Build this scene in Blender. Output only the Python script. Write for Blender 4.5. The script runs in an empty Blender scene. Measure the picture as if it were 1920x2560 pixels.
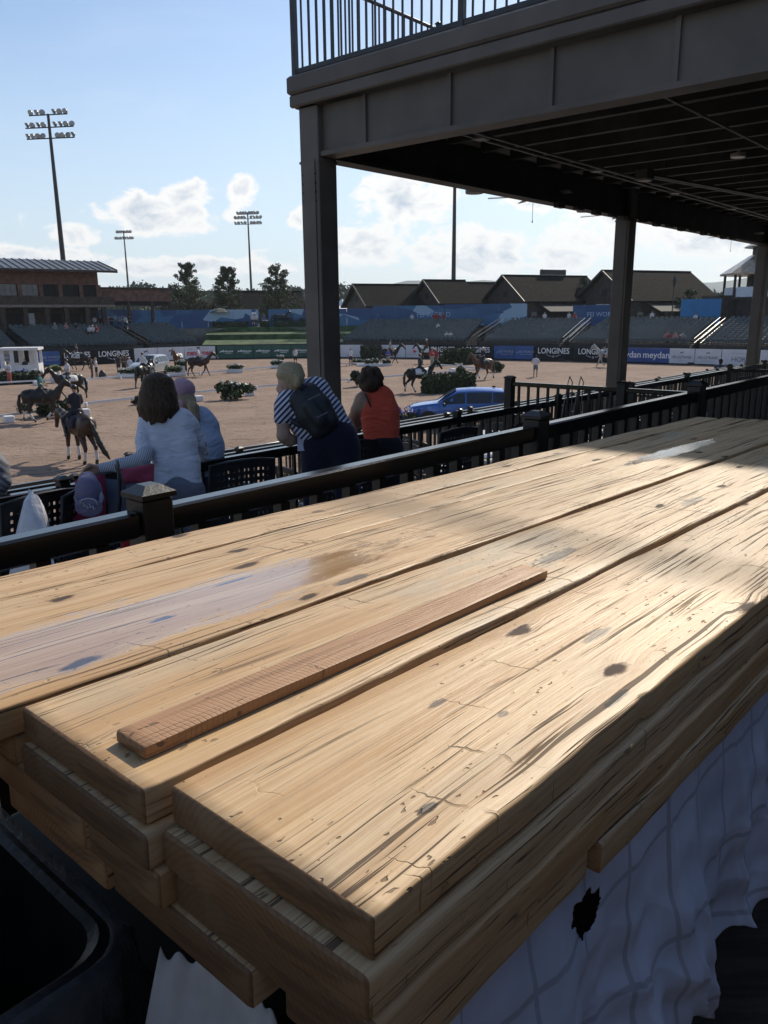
import bpy, math, random
import numpy as np
from mathutils import Vector, Matrix
random.seed(7); rng = np.random.default_rng(7)
SC = bpy.context.scene
COL = SC.collection
rad = math.radians

# ---------------------------------------------------------------- camera
FPX = 1960.0; CH = 5.2                      # focal length in photo pixels, camera height over the arena
PITCH = rad(14.2); ROLL = rad(-0.5); GRID = rad(41)
f0 = np.array([0, math.cos(PITCH), -math.sin(PITCH)]); r0 = np.array([1., 0, 0]); u0 = np.cross(r0, f0)
RT = math.cos(ROLL)*r0 + math.sin(ROLL)*u0; UP = -math.sin(ROLL)*r0 + math.cos(ROLL)*u0
CAM = np.array([0, 0, CH])
cd = bpy.data.cameras.new('camera'); cam = bpy.data.objects.new('camera', cd); COL.objects.link(cam)
cd.sensor_fit = 'VERTICAL'; cd.sensor_height = 36; cd.lens = 36*FPX/2560; cd.clip_start = .02; cd.clip_end = 20000
m = Matrix.Identity(4)
for i in range(3):
    m[i][0] = RT[i]; m[i][1] = UP[i]; m[i][2] = -f0[i]; m[i][3] = CAM[i]
cam.matrix_world = m; SC.camera = cam
SC.render.resolution_x = 768; SC.render.resolution_y = 1024

# ---------------------------------------------------------------- sun, sky, exposure
SUN_AZ, SUN_EL = rad(27), rad(37.5)
SUN = Vector((math.sin(SUN_AZ)*math.cos(SUN_EL), math.cos(SUN_AZ)*math.cos(SUN_EL), math.sin(SUN_EL)))
ld = bpy.data.lights.new('sun', 'SUN'); ld.energy = 4.7; ld.angle = rad(1.3); ld.color = (1, .91, .76)
lo = bpy.data.objects.new('sun', ld); COL.objects.link(lo); lo.rotation_euler = SUN.to_track_quat('Z', 'Y').to_euler()
lo.location = (40, 60, 80)
vs = SC.view_settings; vs.view_transform = 'Standard'; vs.look = 'None'; vs.gamma = 1; vs.exposure = 0.12; vs.use_curve_mapping = False

class NT:
    """small node-tree helper"""
    def __init__(s, nt): s.t = nt; s.n = nt.nodes; s.l = nt.links
    def new(s, t, **k):
        n = s.n.new(t)
        for a, v in k.items(): setattr(n, a, v)
        return n
    def put(s, sock, v):
        if isinstance(v, bpy.types.NodeSocket): s.l.new(v, sock)
        elif isinstance(v, (tuple, list)) and len(v) == 3 and sock.type == 'RGBA': sock.default_value = (*v, 1)
        else: sock.default_value = v
    def math(s, op, a, b=0., c=None, clamp=False):
        n = s.new('ShaderNodeMath', operation=op, use_clamp=clamp); s.put(n.inputs[0], a); s.put(n.inputs[1], b)
        if c is not None: s.put(n.inputs[2], c)
        return n.outputs[0]
    def mix(s, f, a, b, mode='MIX'):
        n = s.new('ShaderNodeMix', data_type='RGBA', blend_type=mode); n.clamp_factor = True
        s.put(n.inputs[0], f); s.put(n.inputs[6], a); s.put(n.inputs[7], b); return n.outputs[2]
    def ramp(s, f, a, b):            # smoothstep a..b
        n = s.new('ShaderNodeMapRange', interpolation_type='SMOOTHSTEP'); s.put(n.inputs[0], f)
        n.inputs[1].default_value = a; n.inputs[2].default_value = b; return n.outputs[0]
    def map(s, vec, scale=(1, 1, 1), loc=(0, 0, 0), rot=(0, 0, 0)):
        n = s.new('ShaderNodeMapping'); s.l.new(vec, n.inputs[0])
        s.put(n.inputs[1], loc); n.inputs[2].default_value = rot; n.inputs[3].default_value = scale; return n.outputs[0]
    def noise(s, vec, scale=1., detail=4., rough=.55, dist=0.):
        n = s.new('ShaderNodeTexNoise'); s.l.new(vec, n.inputs['Vector'])
        n.inputs['Scale'].default_value = scale; n.inputs['Detail'].default_value = detail
        n.inputs['Roughness'].default_value = rough; n.inputs['Distortion'].default_value = dist; return n.outputs[0]
    def xyz(s, vec):
        n = s.new('ShaderNodeSeparateXYZ'); s.l.new(vec, n.inputs[0]); return n.outputs
    def comb(s, x, y, z=0.):
        n = s.new('ShaderNodeCombineXYZ'); s.put(n.inputs[0], x); s.put(n.inputs[1], y); s.put(n.inputs[2], z); return n.outputs[0]

w = bpy.data.worlds.new('World'); SC.world = w; w.use_nodes = True
N = NT(w.node_tree); N.n.clear()
sky = N.new('ShaderNodeTexSky', sky_type='NISHITA', sun_disc=False, sun_elevation=SUN_EL, sun_rotation=SUN_AZ,
            altitude=300., air_density=1.0, dust_density=.6, ozone_density=2.0)
gen = N.new('ShaderNodeTexCoord').outputs['Generated']
gx, gy, gz = N.xyz(gen)
AZ = N.math('ARCTAN2', gx, gy); EL = N.math('ARCSINE', gz)
DEG = math.pi/180
wv = N.comb(AZ, N.math('MULTIPLY', EL, 1.5), 0.)
n1 = N.noise(wv, 30.0, 10, .6, .5)
n2 = N.noise(wv, 8.0, 5, .6, .2)
nz = N.math('ADD', N.math('MULTIPLY', N.math('SUBTRACT', n1, .5), 2.1), N.math('MULTIPLY', N.math('SUBTRACT', n2, .5), 1.7))
def blob(az, el, ra, re):
    a = N.math('POWER', N.math('DIVIDE', N.math('SUBTRACT', AZ, az*DEG), ra*DEG), 2.)
    e = N.math('POWER', N.math('DIVIDE', N.math('SUBTRACT', EL, el*DEG), re*DEG), 2.)
    return N.math('SUBTRACT', 1., N.math('ADD', a, e))
# cumulus heaps all round the sky (azimuth, elevation, half widths in degrees)
heaps = [(-15.4, 6.3, 4.6, 1.5), (-13.0, 7.5, 2.0, 1.5), (-20.0, 5.2, 2.6, .9), (-9.3, 8.0, 1.2, 1.5), (-10.0, 6.6, 1.0, .8), (-5.2, 6.4, 1.6, 1.0),
         (-25, 3.6, 9, .9), (-14, 3.2, 9, .8), (-1.5, 4.6, 4.5, 1.7), (2.0, 7.6, 4.2, 2.1), (6.5, 4.0, 5.5, 2.2), (10.5, 7.9, 3.6, 1.7), (12.5, 4.2, 4.5, 1.9),
         (16.5, 7.0, 5.0, 2.8), (22, 5.5, 6.0, 3.4), (29, 8, 7, 4), (38, 5, 8, 3), (52, 8, 9, 4), (70, 5, 10, 3), (95, 9, 10, 4), (125, 6, 12, 4),
         (160, 9, 12, 5), (-40, 6, 7, 3), (-58, 8, 9, 4), (-80, 5, 9, 3), (-110, 8, 12, 4), (-140, 6, 10, 4), (-172, 8, 9, 4)]
den = None
for h in heaps:
    b = blob(*h); den = b if den is None else N.math('MAXIMUM', den, b)
den = N.math('MAXIMUM', den, -1.6)
# broken low cloud towards the horizon everywhere
low = N.math('SUBTRACT', N.math('MULTIPLY', N.ramp(EL, 13*DEG, 2*DEG), .55), .75)
den = N.math('MAXIMUM', den, low)
den = N.math('ADD', N.math('MULTIPLY', den, .85), nz)
mask = N.ramp(den, .08, .50)
thick = N.ramp(den, .5, 1.35)
# thin high cirrus
ci = N.noise(N.map(wv, (2.2, 7, 1)), 1.3, 6, .62, .6)
cirrus = N.math('MULTIPLY', N.ramp(ci, .5, .82), .22)
SKY = .13
def cl(r, g, b): return (r/SKY, g/SKY, b/SKY)
skyc = N.mix(N.math('MULTIPLY', N.ramp(EL, 20*DEG, 0*DEG), .72), sky.outputs[0], cl(.62, .72, .82))
cloudc = N.mix(thick, cl(1.0, .98, .95), cl(.47, .55, .66))
out = N.mix(cirrus, skyc, cl(.8, .86, .93))
out = N.mix(N.math('MULTIPLY', mask, .94), out, cloudc)
bg = N.new('ShaderNodeBackground'); N.l.new(out, bg.inputs[0]); bg.inputs[1].default_value = SKY
N.l.new(bg.outputs[0], N.new('ShaderNodeOutputWorld').inputs[0])

# ---------------------------------------------------------------- frames and picking
GU = np.array([math.sin(GRID), math.cos(GRID), 0]); GV = np.array([-math.cos(GRID), math.sin(GRID), 0])
ZV = np.array([0, 0, 1.])
def ray(x, y): return f0 + RT*(x-960)/FPX + UP*(1280-y)/FPX
def at(x, y, z=0.):                       # point seen at a photo pixel, at world height z
    d = ray(x, y); return CAM + d*((z-CH)/d[2])
def W(x, y, d): return CAM + ray(x, y)*d  # point seen at a photo pixel, at depth d metres
def G(a, b, z): return GU*a + GV*b + ZV*z # point in the grid of the terraces

# ---------------------------------------------------------------- objects
def tag(o, label=None, cat=None, group=None, kind=None):
    if label: o['label'] = label
    if cat: o['category'] = cat
    if group: o['group'] = group
    if kind: o['kind'] = kind
    return o
def empty(name, loc=(0, 0, 0), rz=0., label=None, cat=None, group=None, scale=1.):
    o = bpy.data.objects.new(name, None); COL.objects.link(o); o.location = Vector(loc); o.rotation_euler = (0, 0, rz)
    o.scale = (scale,)*3; o.empty_display_size = .1
    return tag(o, label, cat, group)
def kids(o): return [c for c in bpy.data.objects if c.parent == o]
def copy_tree(o, parent=None):
    c = o.copy(); COL.objects.link(c)
    if parent: c.parent = parent
    for ch in list(o.children): copy_tree(ch, c)
    return c
def inst(src, loc, rz=0., name=None, parent=None, scale=None, rot=None):
    c = src.copy(); COL.objects.link(c); c.parent = parent if parent else None
    c.location = Vector(loc); c.rotation_euler = rot if rot else (0, 0, rz)
    if scale: c.scale = scale if hasattr(scale, '__len__') else (scale,)*3
    if name: c.name = name
    return c

def reparent(o, p):                       # part built in world space, kept in place under its thing
    o.parent = p; mw = Matrix.Translation(p.location) @ p.rotation_euler.to_matrix().to_4x4()
    o.matrix_parent_inverse = mw.inverted() if p.type == 'EMPTY' else Matrix.Identity(4); return o
class MB:
    """mesh collector: every shape added becomes ONE mesh object"""
    def __init__(s): s.v = []; s.f = []; s.mi = []; s.cur = 0; s.sm = False
    def add(s, vs, fs):
        o = len(s.v); s.v += [tuple(float(q) for q in p) for p in vs]
        s.f += [tuple(i+o for i in f) for f in fs]; s.mi += [s.cur]*len(fs); return s
    def box(s, c, d, rz=0., ax=None, bev=0.):
        c = np.array(c, float); hx, hy, hz = np.array(d, float)/2
        X, Y, Z = ax if ax is not None else (np.array([math.cos(rz), math.sin(rz), 0]), np.array([-math.sin(rz), math.cos(rz), 0]), ZV)
        if not bev:
            vs = [c+X*hx*a+Y*hy*b+Z*hz*e for e in (-1, 1) for a, b in ((-1, -1), (1, -1), (1, 1), (-1, 1))]
            return s.add(vs, [(3, 2, 1, 0), (4, 5, 6, 7), (0, 1, 5, 4), (1, 2, 6, 5), (2, 3, 7, 6), (3, 0, 4, 7)])
        b = min(bev, hx*.9, hy*.9, hz*.9)
        ring = [(-1, -1), (1, -1), (1, 1), (-1, 1)]
        def loop(ix, iy, z):
            out = []
            for a, q in ring:
                p1 = c+X*(hx-ix-b)*a+Y*(hy-iy)*q+Z*z; p2 = c+X*(hx-ix)*a+Y*(hy-iy-b)*q+Z*z
                out += [p1, p2] if a*q < 0 else [p2, p1]
            return out
        L = [loop(b, b, -hz), loop(0, 0, -hz+b), loop(0, 0, hz-b), loop(b, b, hz)]
        vs = sum(L, []); fs = []
        for k in range(3):
            for i in range(8): fs.append((k*8+i, k*8+(i+1) % 8, k*8+8+(i+1) % 8, k*8+8+i))
        fs.append(tuple(range(7, -1, -1))); fs.append(tuple(range(24, 32)))
        return s.add(vs, fs)
    def bar(s, p, q, w, h, bev=0., up=ZV):
        p = np.array(p, float); q = np.array(q, float); d = q-p; L = np.linalg.norm(d); X = d/L
        Y = np.cross(up, X); n = np.linalg.norm(Y)
        Y = np.array([1., 0, 0]) if n < 1e-6 else Y/n
        return s.box((p+q)/2, (L, w, h), ax=(X, Y, np.cross(X, Y)), bev=bev)
    def tube(s, pts, r, n=8, cap=True, flat=1.):
        pts = [np.array(p, float) for p in pts]; rr = r if hasattr(r, '__len__') else [r]*len(pts)
        vs = []; fs = []; ref = None
        for i, p in enumerate(pts):
            t = pts[min(i+1, len(pts)-1)]-pts[max(i-1, 0)]; t = t/(np.linalg.norm(t)+1e-12)
            if ref is None: ref = np.array([1., 0, 0]) if abs(t[0]) < .8 else np.array([0, 1., 0])
            a = np.cross(t, ref); a /= np.linalg.norm(a); b = np.cross(t, a); ref = -b if False else np.cross(a, t)
            for k in range(n):
                g = 2*math.pi*k/n; vs.append(p+(a*math.cos(g)+b*math.sin(g)*flat)*rr[i])
        for i in range(len(pts)-1):
            for k in range(n): fs.append((i*n+k, i*n+(k+1) % n, i*n+n+(k+1) % n, i*n+n+k))
        if cap: fs += [tuple(range(n-1, -1, -1)), tuple(range((len(pts)-1)*n, len(pts)*n))]
        return s.add(vs, fs)
    def lathe(s, c, prof, n=16, ax=None):          # prof: (radius, z)
        c = np.array(c, float); X, Y, Z = ax if ax is not None else (np.array([1., 0, 0]), np.array([0, 1., 0]), ZV)
        vs = []; fs = []
        for r, z in prof:
            for k in range(n):
                g = 2*math.pi*k/n; vs.append(c+X*r*math.cos(g)+Y*r*math.sin(g)+Z*z)
        for i in range(len(prof)-1):
            for k in range(n): fs.append((i*n+k, i*n+(k+1) % n, i*n+n+(k+1) % n, i*n+n+k))
        fs += [tuple(range(n-1, -1, -1)), tuple(range((len(prof)-1)*n, len(prof)*n))]
        return s.add(vs, fs)
    def prism(s, poly, d):                         # closed 3-D polygon pushed along d
        k = len(poly); poly = [np.array(p, float) for p in poly]; d = np.array(d, float)
        return s.add(poly+[p+d for p in poly], [tuple(range(k-1, -1, -1)), tuple(range(k, 2*k))]+[(i, (i+1) % k, k+(i+1) % k, k+i) for i in range(k)])
    def part(s, name, mat, parent, smooth=False): return reparent(s.build(name, mat, None, smooth), parent)
    def build(s, name, mat, parent=None, smooth=False, loc=None):
        me = bpy.data.meshes.new(name); me.from_pydata(s.v, [], s.f)
        mats = mat if isinstance(mat, (list, tuple)) else [mat]
        for mm in mats: me.materials.append(mm)
        if len(mats) > 1: me.polygons.foreach_set('material_index', s.mi)
        if smooth:
            me.polygons.foreach_set('use_smooth', [True]*len(me.polygons))
            if smooth is not True: me.set_sharp_from_angle(angle=rad(smooth))
        me.update()
        o = bpy.data.objects.new(name, me); COL.objects.link(o)
        if parent: o.parent = parent
        if loc is not None: o.location = Vector(loc)
        return o
def npmesh(name, v, f, mat, parent=None, smooth=False):
    me = bpy.data.meshes.new(name); v = np.asarray(v, np.float32); f = np.asarray(f, np.int32); k = f.shape[1]
    me.vertices.add(len(v)); me.vertices.foreach_set('co', v.ravel())
    me.loops.add(f.size); me.loops.foreach_set('vertex_index', f.ravel())
    me.polygons.add(len(f)); me.polygons.foreach_set('loop_start', np.arange(0, f.size, k, dtype=np.int32))
    me.materials.append(mat)
    if smooth: me.polygons.foreach_set('use_smooth', [True]*len(f))
    me.update(calc_edges=True); me.validate()
    o = bpy.data.objects.new(name, me); COL.objects.link(o)
    if parent: o.parent = parent
    return o

# ---------------------------------------------------------------- implicit bodies: smooth union of round cones, meshed by surface nets
def cone(a, ra, b, rb, k=.03): return ('c', np.array(a, float), ra, np.array(b, float), rb, k)
def chain(pts, k=.03): return [cone(pts[i][:3], pts[i][3], pts[i+1][:3], pts[i+1][3], k) for i in range(len(pts)-1)]
def ell(c, r, k=.03, R=None): return ('e', np.array(c, float), np.array(r, float), np.eye(3) if R is None else np.array(R), k)
def sdf(prims, h):
    lo = np.full(3, 1e9); hi = -lo
    bb = []
    for p in prims:
        if p[0] == 'c': r = max(p[2], p[4]); l = np.minimum(p[1]-r, p[3]-r); u = np.maximum(p[1]+r, p[3]+r)
        else: r = p[2].max(); l = p[1]-r; u = p[1]+r
        bb.append((l, u)); lo = np.minimum(lo, l); hi = np.maximum(hi, u)
    lo = lo-3*h; n = np.ceil((hi+3*h-lo)/h).astype(int)+1
    F = np.full(n, 9., np.float32)
    for p, (l, u) in zip(prims, bb):
        k = p[-1]; pad = k+2.5*h
        i0 = np.maximum(((l-pad-lo)/h).astype(int), 0); i1 = np.minimum(np.ceil((u+pad-lo)/h).astype(int)+1, n)
        ax = [lo[d]+h*np.arange(i0[d], i1[d]) for d in range(3)]
        P = np.stack(np.meshgrid(*ax, indexing='ij'), -1)
        if p[0] == 'c':
            a, ra, b, rb = p[1:5]; d = b-a; L2 = max(d@d, 1e-9)
            t = np.clip(((P-a)@d)/L2, 0, 1); D = np.linalg.norm(P-a-t[..., None]*d, axis=-1)-(ra+(rb-ra)*t)
        else:
            Q = (P-p[1])@p[3]; k0 = np.linalg.norm(Q/p[2], axis=-1); k1 = np.linalg.norm(Q/p[2]**2, axis=-1)+1e-9
            D = np.where(k0 < 1e-4, -p[2].min(), k0*(k0-1)/k1)
        sl = tuple(slice(i0[d], i1[d]) for d in range(3)); S = F[sl]
        hh = np.clip(.5+.5*(S-D)/k, 0, 1); F[sl] = np.where(S > 8, D, S*(1-hh)+D*hh-k*hh*(1-hh))
    ins = F < 0
    c = [ins[a:n[0]-1+a, b:n[1]-1+b, e:n[2]-1+e] for a in (0, 1) for b in (0, 1) for e in (0, 1)]
    cnt = sum(x.astype(np.int8) for x in c); act = (cnt > 0) & (cnt < 8)
    idx = np.argwhere(act); acc = np.zeros((len(idx), 3)); num = np.zeros(len(idx))
    corners = [(a, b, e) for a in (0, 1) for b in (0, 1) for e in (0, 1)]
    for i, ca in enumerate(corners):
        for cb in corners[i+1:]:
            if sum(abs(ca[d]-cb[d]) for d in range(3)) != 1: continue
            A = F[idx[:, 0]+ca[0], idx[:, 1]+ca[1], idx[:, 2]+ca[2]]; B = F[idx[:, 0]+cb[0], idx[:, 1]+cb[1], idx[:, 2]+cb[2]]
            x = (A < 0) != (B < 0); t = np.where(x, A/np.where(A == B, 1, A-B), 0)[:, None]
            acc += np.where(x[:, None], np.array(ca)+t*(np.array(cb)-np.array(ca)), 0); num += x
    V = lo+h*(idx+acc/num[:, None])
    vid = -np.ones(act.shape, np.int64); vid[tuple(idx.T)] = np.arange(len(idx))
    Q = []
    for d in range(3):
        o1, o2 = [q for q in range(3) if q != d]
        a = np.take(ins, range(n[d]-1), d); b = np.take(ins, range(1, n[d]), d)
        e = np.argwhere(a != b); e = e[(e[:, o1] > 0) & (e[:, o2] > 0) & (e[:, o1] < n[o1]-1) & (e[:, o2] < n[o2]-1)]
        fl = a[tuple(e.T)]
        def g(s1, s2):
            q = e.copy(); q[:, o1] -= s1; q[:, o2] -= s2; return vid[tuple(q.T)]
        q = np.stack([g(1, 1), g(0, 1), g(0, 0), g(1, 0)], 1)
        if d == 1: fl = ~fl
        Q.append(np.where(fl[:, None], q, q[:, ::-1]))
    return V, np.concatenate(Q)
def body(name, prims, h, mat, parent=None, fix=None):
    v, f = sdf(prims, h)
    if fix: v = fix(v)
    return npmesh(name, v, f, mat, parent, True)

# ---------------------------------------------------------------- materials
MATS = {}
def M(name, col, rough=.6, var=.18, scale=6., bump=0., bscale=40., metal=0., spec=.5, stretch=(1, 1, 1), col2=None, coat=0., trans=0., alpha=None, emit=None):
    if name in MATS: return MATS[name]
    mt = bpy.data.materials.new(name); mt.use_nodes = True; T = NT(mt.node_tree); b = T.n['Principled BSDF']
    co = T.map(T.new('ShaderNodeTexCoord').outputs['Object'], stretch)
    n = T.noise(co, scale, 4, .6)
    c2 = col2 if col2 else tuple(max(0, c*(1-2*var)) for c in col); c1 = col if col2 else tuple(min(1, c*(1+var*.6)) for c in col)
    T.l.new(T.mix(T.ramp(n, .3, .7), c1, c2), b.inputs['Base Color'])
    T.put(b.inputs['Roughness'], T.math('ADD', rough-.06, T.math('MULTIPLY', n, .12)))
    b.inputs['Metallic'].default_value = metal; b.inputs['Specular IOR Level'].default_value = spec
    b.inputs['Coat Weight'].default_value = coat; b.inputs['Coat Roughness'].default_value = .08
    if trans: b.inputs['Transmission Weight'].default_value = trans
    if alpha is not None: b.inputs['Alpha'].default_value = alpha
    if emit: b.inputs['Emission Color'].default_value = (*emit[:3], 1); b.inputs['Emission Strength'].default_value = emit[3]
    if bump:
        bn = T.new('ShaderNodeBump'); bn.inputs['Strength'].default_value = bump; bn.inputs['Distance'].default_value = .01
        T.l.new(T.noise(co, bscale, 4, .6), bn.inputs['Height']); T.l.new(bn.outputs[0], b.inputs['Normal'])
    MATS[name] = mt; return mt
# ================================================================ the stack of timber boards
def wood(name, wet=(), tone=1., weather=.5, red=0., crack=1., dirt=(), sawn=0.):
    mt = bpy.data.materials.new(name); mt.use_nodes = True; T = NT(mt.node_tree); b = T.n['Principled BSDF']
    ob = T.new('ShaderNodeTexCoord').outputs['Object']
    rnd = T.new('ShaderNodeObjectInfo').outputs['Random']
    off = T.comb(T.math('MULTIPLY', rnd, 37.), T.math('MULTIPLY', rnd, 11.), T.math('MULTIPLY', rnd, 23.))
    ad = T.new('ShaderNodeVectorMath', operation='ADD'); T.l.new(ob, ad.inputs[0]); T.l.new(off, ad.inputs[1]); co = ad.outputs[0]
    # knots bend the grain
    kv = T.new('ShaderNodeTexVoronoi'); kv.feature = 'F1'; kv.voronoi_dimensions = '2D'; kw = T.new('ShaderNodeVectorMath', operation='ADD'); T.l.new(T.map(co, (2.6, 6.5, 3)), kw.inputs[0]); T.l.new(T.comb(T.math('MULTIPLY', T.noise(T.map(co, (14, 30, 9)), 1., 4, .65), .16), T.math('MULTIPLY', T.noise(T.map(co, (14, 30, 9), (3, 8, 1)), 1., 4, .65), .16)), kw.inputs[1]); T.l.new(kw.outputs[0], kv.inputs['Vector']); kv.inputs['Scale'].default_value = 1.
    kn = T.ramp(kv.outputs['Distance'], .085, .04); khalo = T.ramp(kv.outputs['Distance'], .22, .05)
    upf = T.ramp(T.xyz(T.new('ShaderNodeNewGeometry').outputs['True Normal'])[2], .3, .7)
    keep = T.math('MULTIPLY', T.ramp(T.xyz(kv.outputs['Color'])[0], .66, .70), upf)
    kn = T.math('MULTIPLY', kn, keep); khalo = T.math('MULTIPLY', khalo, keep)
    cx, cy, cz = T.xyz(co)
    warp = T.math('MULTIPLY', T.math('SUBTRACT', T.noise(T.map(co, (1.1, 5, 5)), 1., 3), .5), .055)
    gy = T.math('ADD', T.math('ADD', cy, warp), T.math('MULTIPLY', khalo, .009))
    gv = T.comb(cx, gy, cz)
    g1 = T.noise(T.map(gv, (1.4, 95, 95)), 1., 5, .62)                 # fine grain
    g2 = T.noise(T.map(gv, (.55, 26, 20)), 1., 4, .55)                 # growth bands
    ring = T.math('SINE', T.math('MULTIPLY', T.math('ADD', gy, T.math('MULTIPLY', g2, .03)), 420.))
    pat = T.noise(T.map(co, (2.2, 5, 3)), 1., 4, .6)                   # weathered patches
    base = T.mix(T.ramp(g2, .35, .68), tuple(tone*c for c in (.59, .41, .225)), tuple(tone*c for c in (.465, .28, .125)))
    base = T.mix(T.math('MULTIPLY', T.ramp(ring, .1, 1.), .28), base, tuple(tone*c for c in (.42, .225, .08)))
    base = T.mix(T.math('MULTIPLY', T.ramp(g1, .46, .78), .45), base, tuple(tone*c for c in (.33, .20, .09)))
    fib = T.noise(T.map(gv, (5, 420, 200)), 1., 3, .6)
    base = T.mix(T.math('MULTIPLY', T.ramp(fib, .42, .66), .42), base, tuple(tone*c for c in (.34, .18, .065)))
    base = T.mix(T.math('MULTIPLY', T.ramp(pat, .5, .74), weather), base, (.36, .30, .215))
    base = T.mix(T.math('MULTIPLY', T.ramp(T.noise(T.map(co, (3.5, 9, 4), (5, 2, 0)), 1., 5, .7), .60, .76), T.math('MULTIPLY', upf, weather*.8)), base, (.17, .14, .115))
    if red: base = T.mix(red, base, (.34, .155, .07))
    # checks along the grain: thin, broken, in groups
    ck = T.noise(T.map(gv, (2.6, 210, 230)), 1., 3, .5)
    grp = T.noise(T.map(co, (1.6, 9, 3), (3, 1, 0)), 1., 3, .6)
    c1 = T.math('MULTIPLY', T.ramp(ck, .59, .645), T.ramp(grp, .40, .53))
    ck2 = T.noise(T.map(gv, (.9, 70, 60), (9, 4, 2)), 1., 4, .55)
    c1 = T.math('MAXIMUM', c1, T.math('MULTIPLY', T.ramp(ck2, .655, .685), T.math('MULTIPLY', upf, .95)))
    # knife and saw marks across the grain
    sw = T.math('MULTIPLY', T.math('SUBTRACT', T.noise(T.map(co, (6, 40, 5)), 1., 3), .5), .03)
    sv = T.comb(T.math('ADD', T.math('ADD', cx, T.math('MULTIPLY', cy, .28)), sw), cy, cz)
    s1 = T.noise(T.map(sv, (75, 3.2, 6)), 1., 2, .5); sm = T.noise(T.map(co, (3, 8, 5), (1, 7, 3)), 1., 3)
    scr = T.math('MULTIPLY', T.ramp(s1, .68, .715), T.ramp(sm, .47, .56))
    # regular fine saw marks across the board
    saw = T.ramp(T.math('SINE', T.math('ADD', T.math('MULTIPLY', T.math('ADD', cx, T.math('MULTIPLY', cy, .12)), 900.), T.math('MULTIPLY', T.noise(T.map(co, (9, 14, 5)), 1., 4, .7), 16.))), .45, 1.)
    saw = T.math('MULTIPLY', saw, T.ramp(T.noise(T.map(co, (2.5, 6, 3), (4, 4, 4)), 1., 3), .44, .62))
    base = T.mix(T.math('MULTIPLY', saw, .45*sawn), base, (.27, .15, .06))
    # deeper worm scratches and bark pits
    pit = T.math('MULTIPLY', T.ramp(T.noise(T.map(co, (45, 110, 60)), 1., 2), .655, .70), T.ramp(T.noise(T.map(co, (4, 7, 4)), 1., 2), .48, .6))
    dark = T.math('MAXIMUM', T.math('MAXIMUM', T.math('MULTIPLY', c1, .85*crack), T.math('MULTIPLY', scr, .5)), T.math('MULTIPLY', pit, .65))
    base = T.mix(T.math('MULTIPLY', khalo, .3), base, (.27, .15, .07))
    base = T.mix(kn, base, (.05, .026, .015))
    base = T.mix(dark, base, (.06, .034, .018))
    ox, oy, oz = T.xyz(ob)
    rough = T.math('ADD', T.math('ADD', .40, T.math('MULTIPLY', pat, .22)), T.math('MULTIPLY', T.math('MAXIMUM', dark, kn), .3), clamp=True)
    wetm = None
    for (x, y, rx, ry) in wet:                                        # puddled water on the board
        e = T.math('ADD', T.math('POWER', T.math('DIVIDE', T.math('SUBTRACT', ox, x), rx), 2.), T.math('POWER', T.math('DIVIDE', T.math('SUBTRACT', oy, y), ry), 2.))
        e = T.math('SUBTRACT', 1., e); e = T.math('ADD', e, T.math('MULTIPLY', T.math('SUBTRACT', T.noise(T.map(ob, (11, 42, 4)), 1., 6, .7), .5), 2.6))
        e = T.ramp(e, .0, .40); wetm = e if wetm is None else T.math('MAXIMUM', wetm, e)
    for (x, y, rx, ry, c) in dirt:
        e = T.math('ADD', T.math('POWER', T.math('DIVIDE', T.math('SUBTRACT', ox, x), rx), 2.), T.math('POWER', T.math('DIVIDE', T.math('SUBTRACT', oy, y), ry), 2.))
        e = T.math('ADD', T.math('SUBTRACT', 1., e), T.math('MULTIPLY', T.math('SUBTRACT', T.noise(T.map(ob, (30, 90, 20)), 1., 4, .7), .5), 2.2))
        base = T.mix(T.math('MULTIPLY', T.ramp(e, .2, .7), .9), base, c)
    if wetm is not None:
        base = T.mix(T.math('MULTIPLY', wetm, .4), base, T.mix(1., base, (.75, .70, .66), 'MULTIPLY'))
        rough = T.mix(wetm, rough, (.13, .13, .13))
        T.l.new(T.math('MULTIPLY', wetm, .9), b.inputs['Coat Weight']); b.inputs['Coat Roughness'].default_value = .09
    T.l.new(base, b.inputs['Base Color']); T.put(b.inputs['Roughness'], rough)
    b.inputs['Specular IOR Level'].default_value = .45
    hgt = T.math('SUBTRACT', T.math('ADD', T.math('MULTIPLY', g1, .35), T.math('SUBTRACT', T.math('MULTIPLY', fib, .2), T.math('MULTIPLY', saw, .5*sawn))), T.math('ADD', T.math('MULTIPLY', dark, 1.0), T.math('MULTIPLY', kn, .25)))
    hgt = T.math('ADD', hgt, T.math('MULTIPLY', T.noise(T.map(co, (14, 34, 10)), 1., 3), .45))
    bn = T.new('ShaderNodeBump'); bn.inputs['Distance'].default_value = .0035; bn.inputs['Strength'].default_value = .75
    if wetm is not None: T.put(bn.inputs['Strength'], T.math('SUBTRACT', .75, T.math('MULTIPLY', wetm, .42)))
    T.l.new(hgt, bn.inputs['Height']); T.l.new(bn.outputs[0], b.inputs['Normal'])
    return mt
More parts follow.
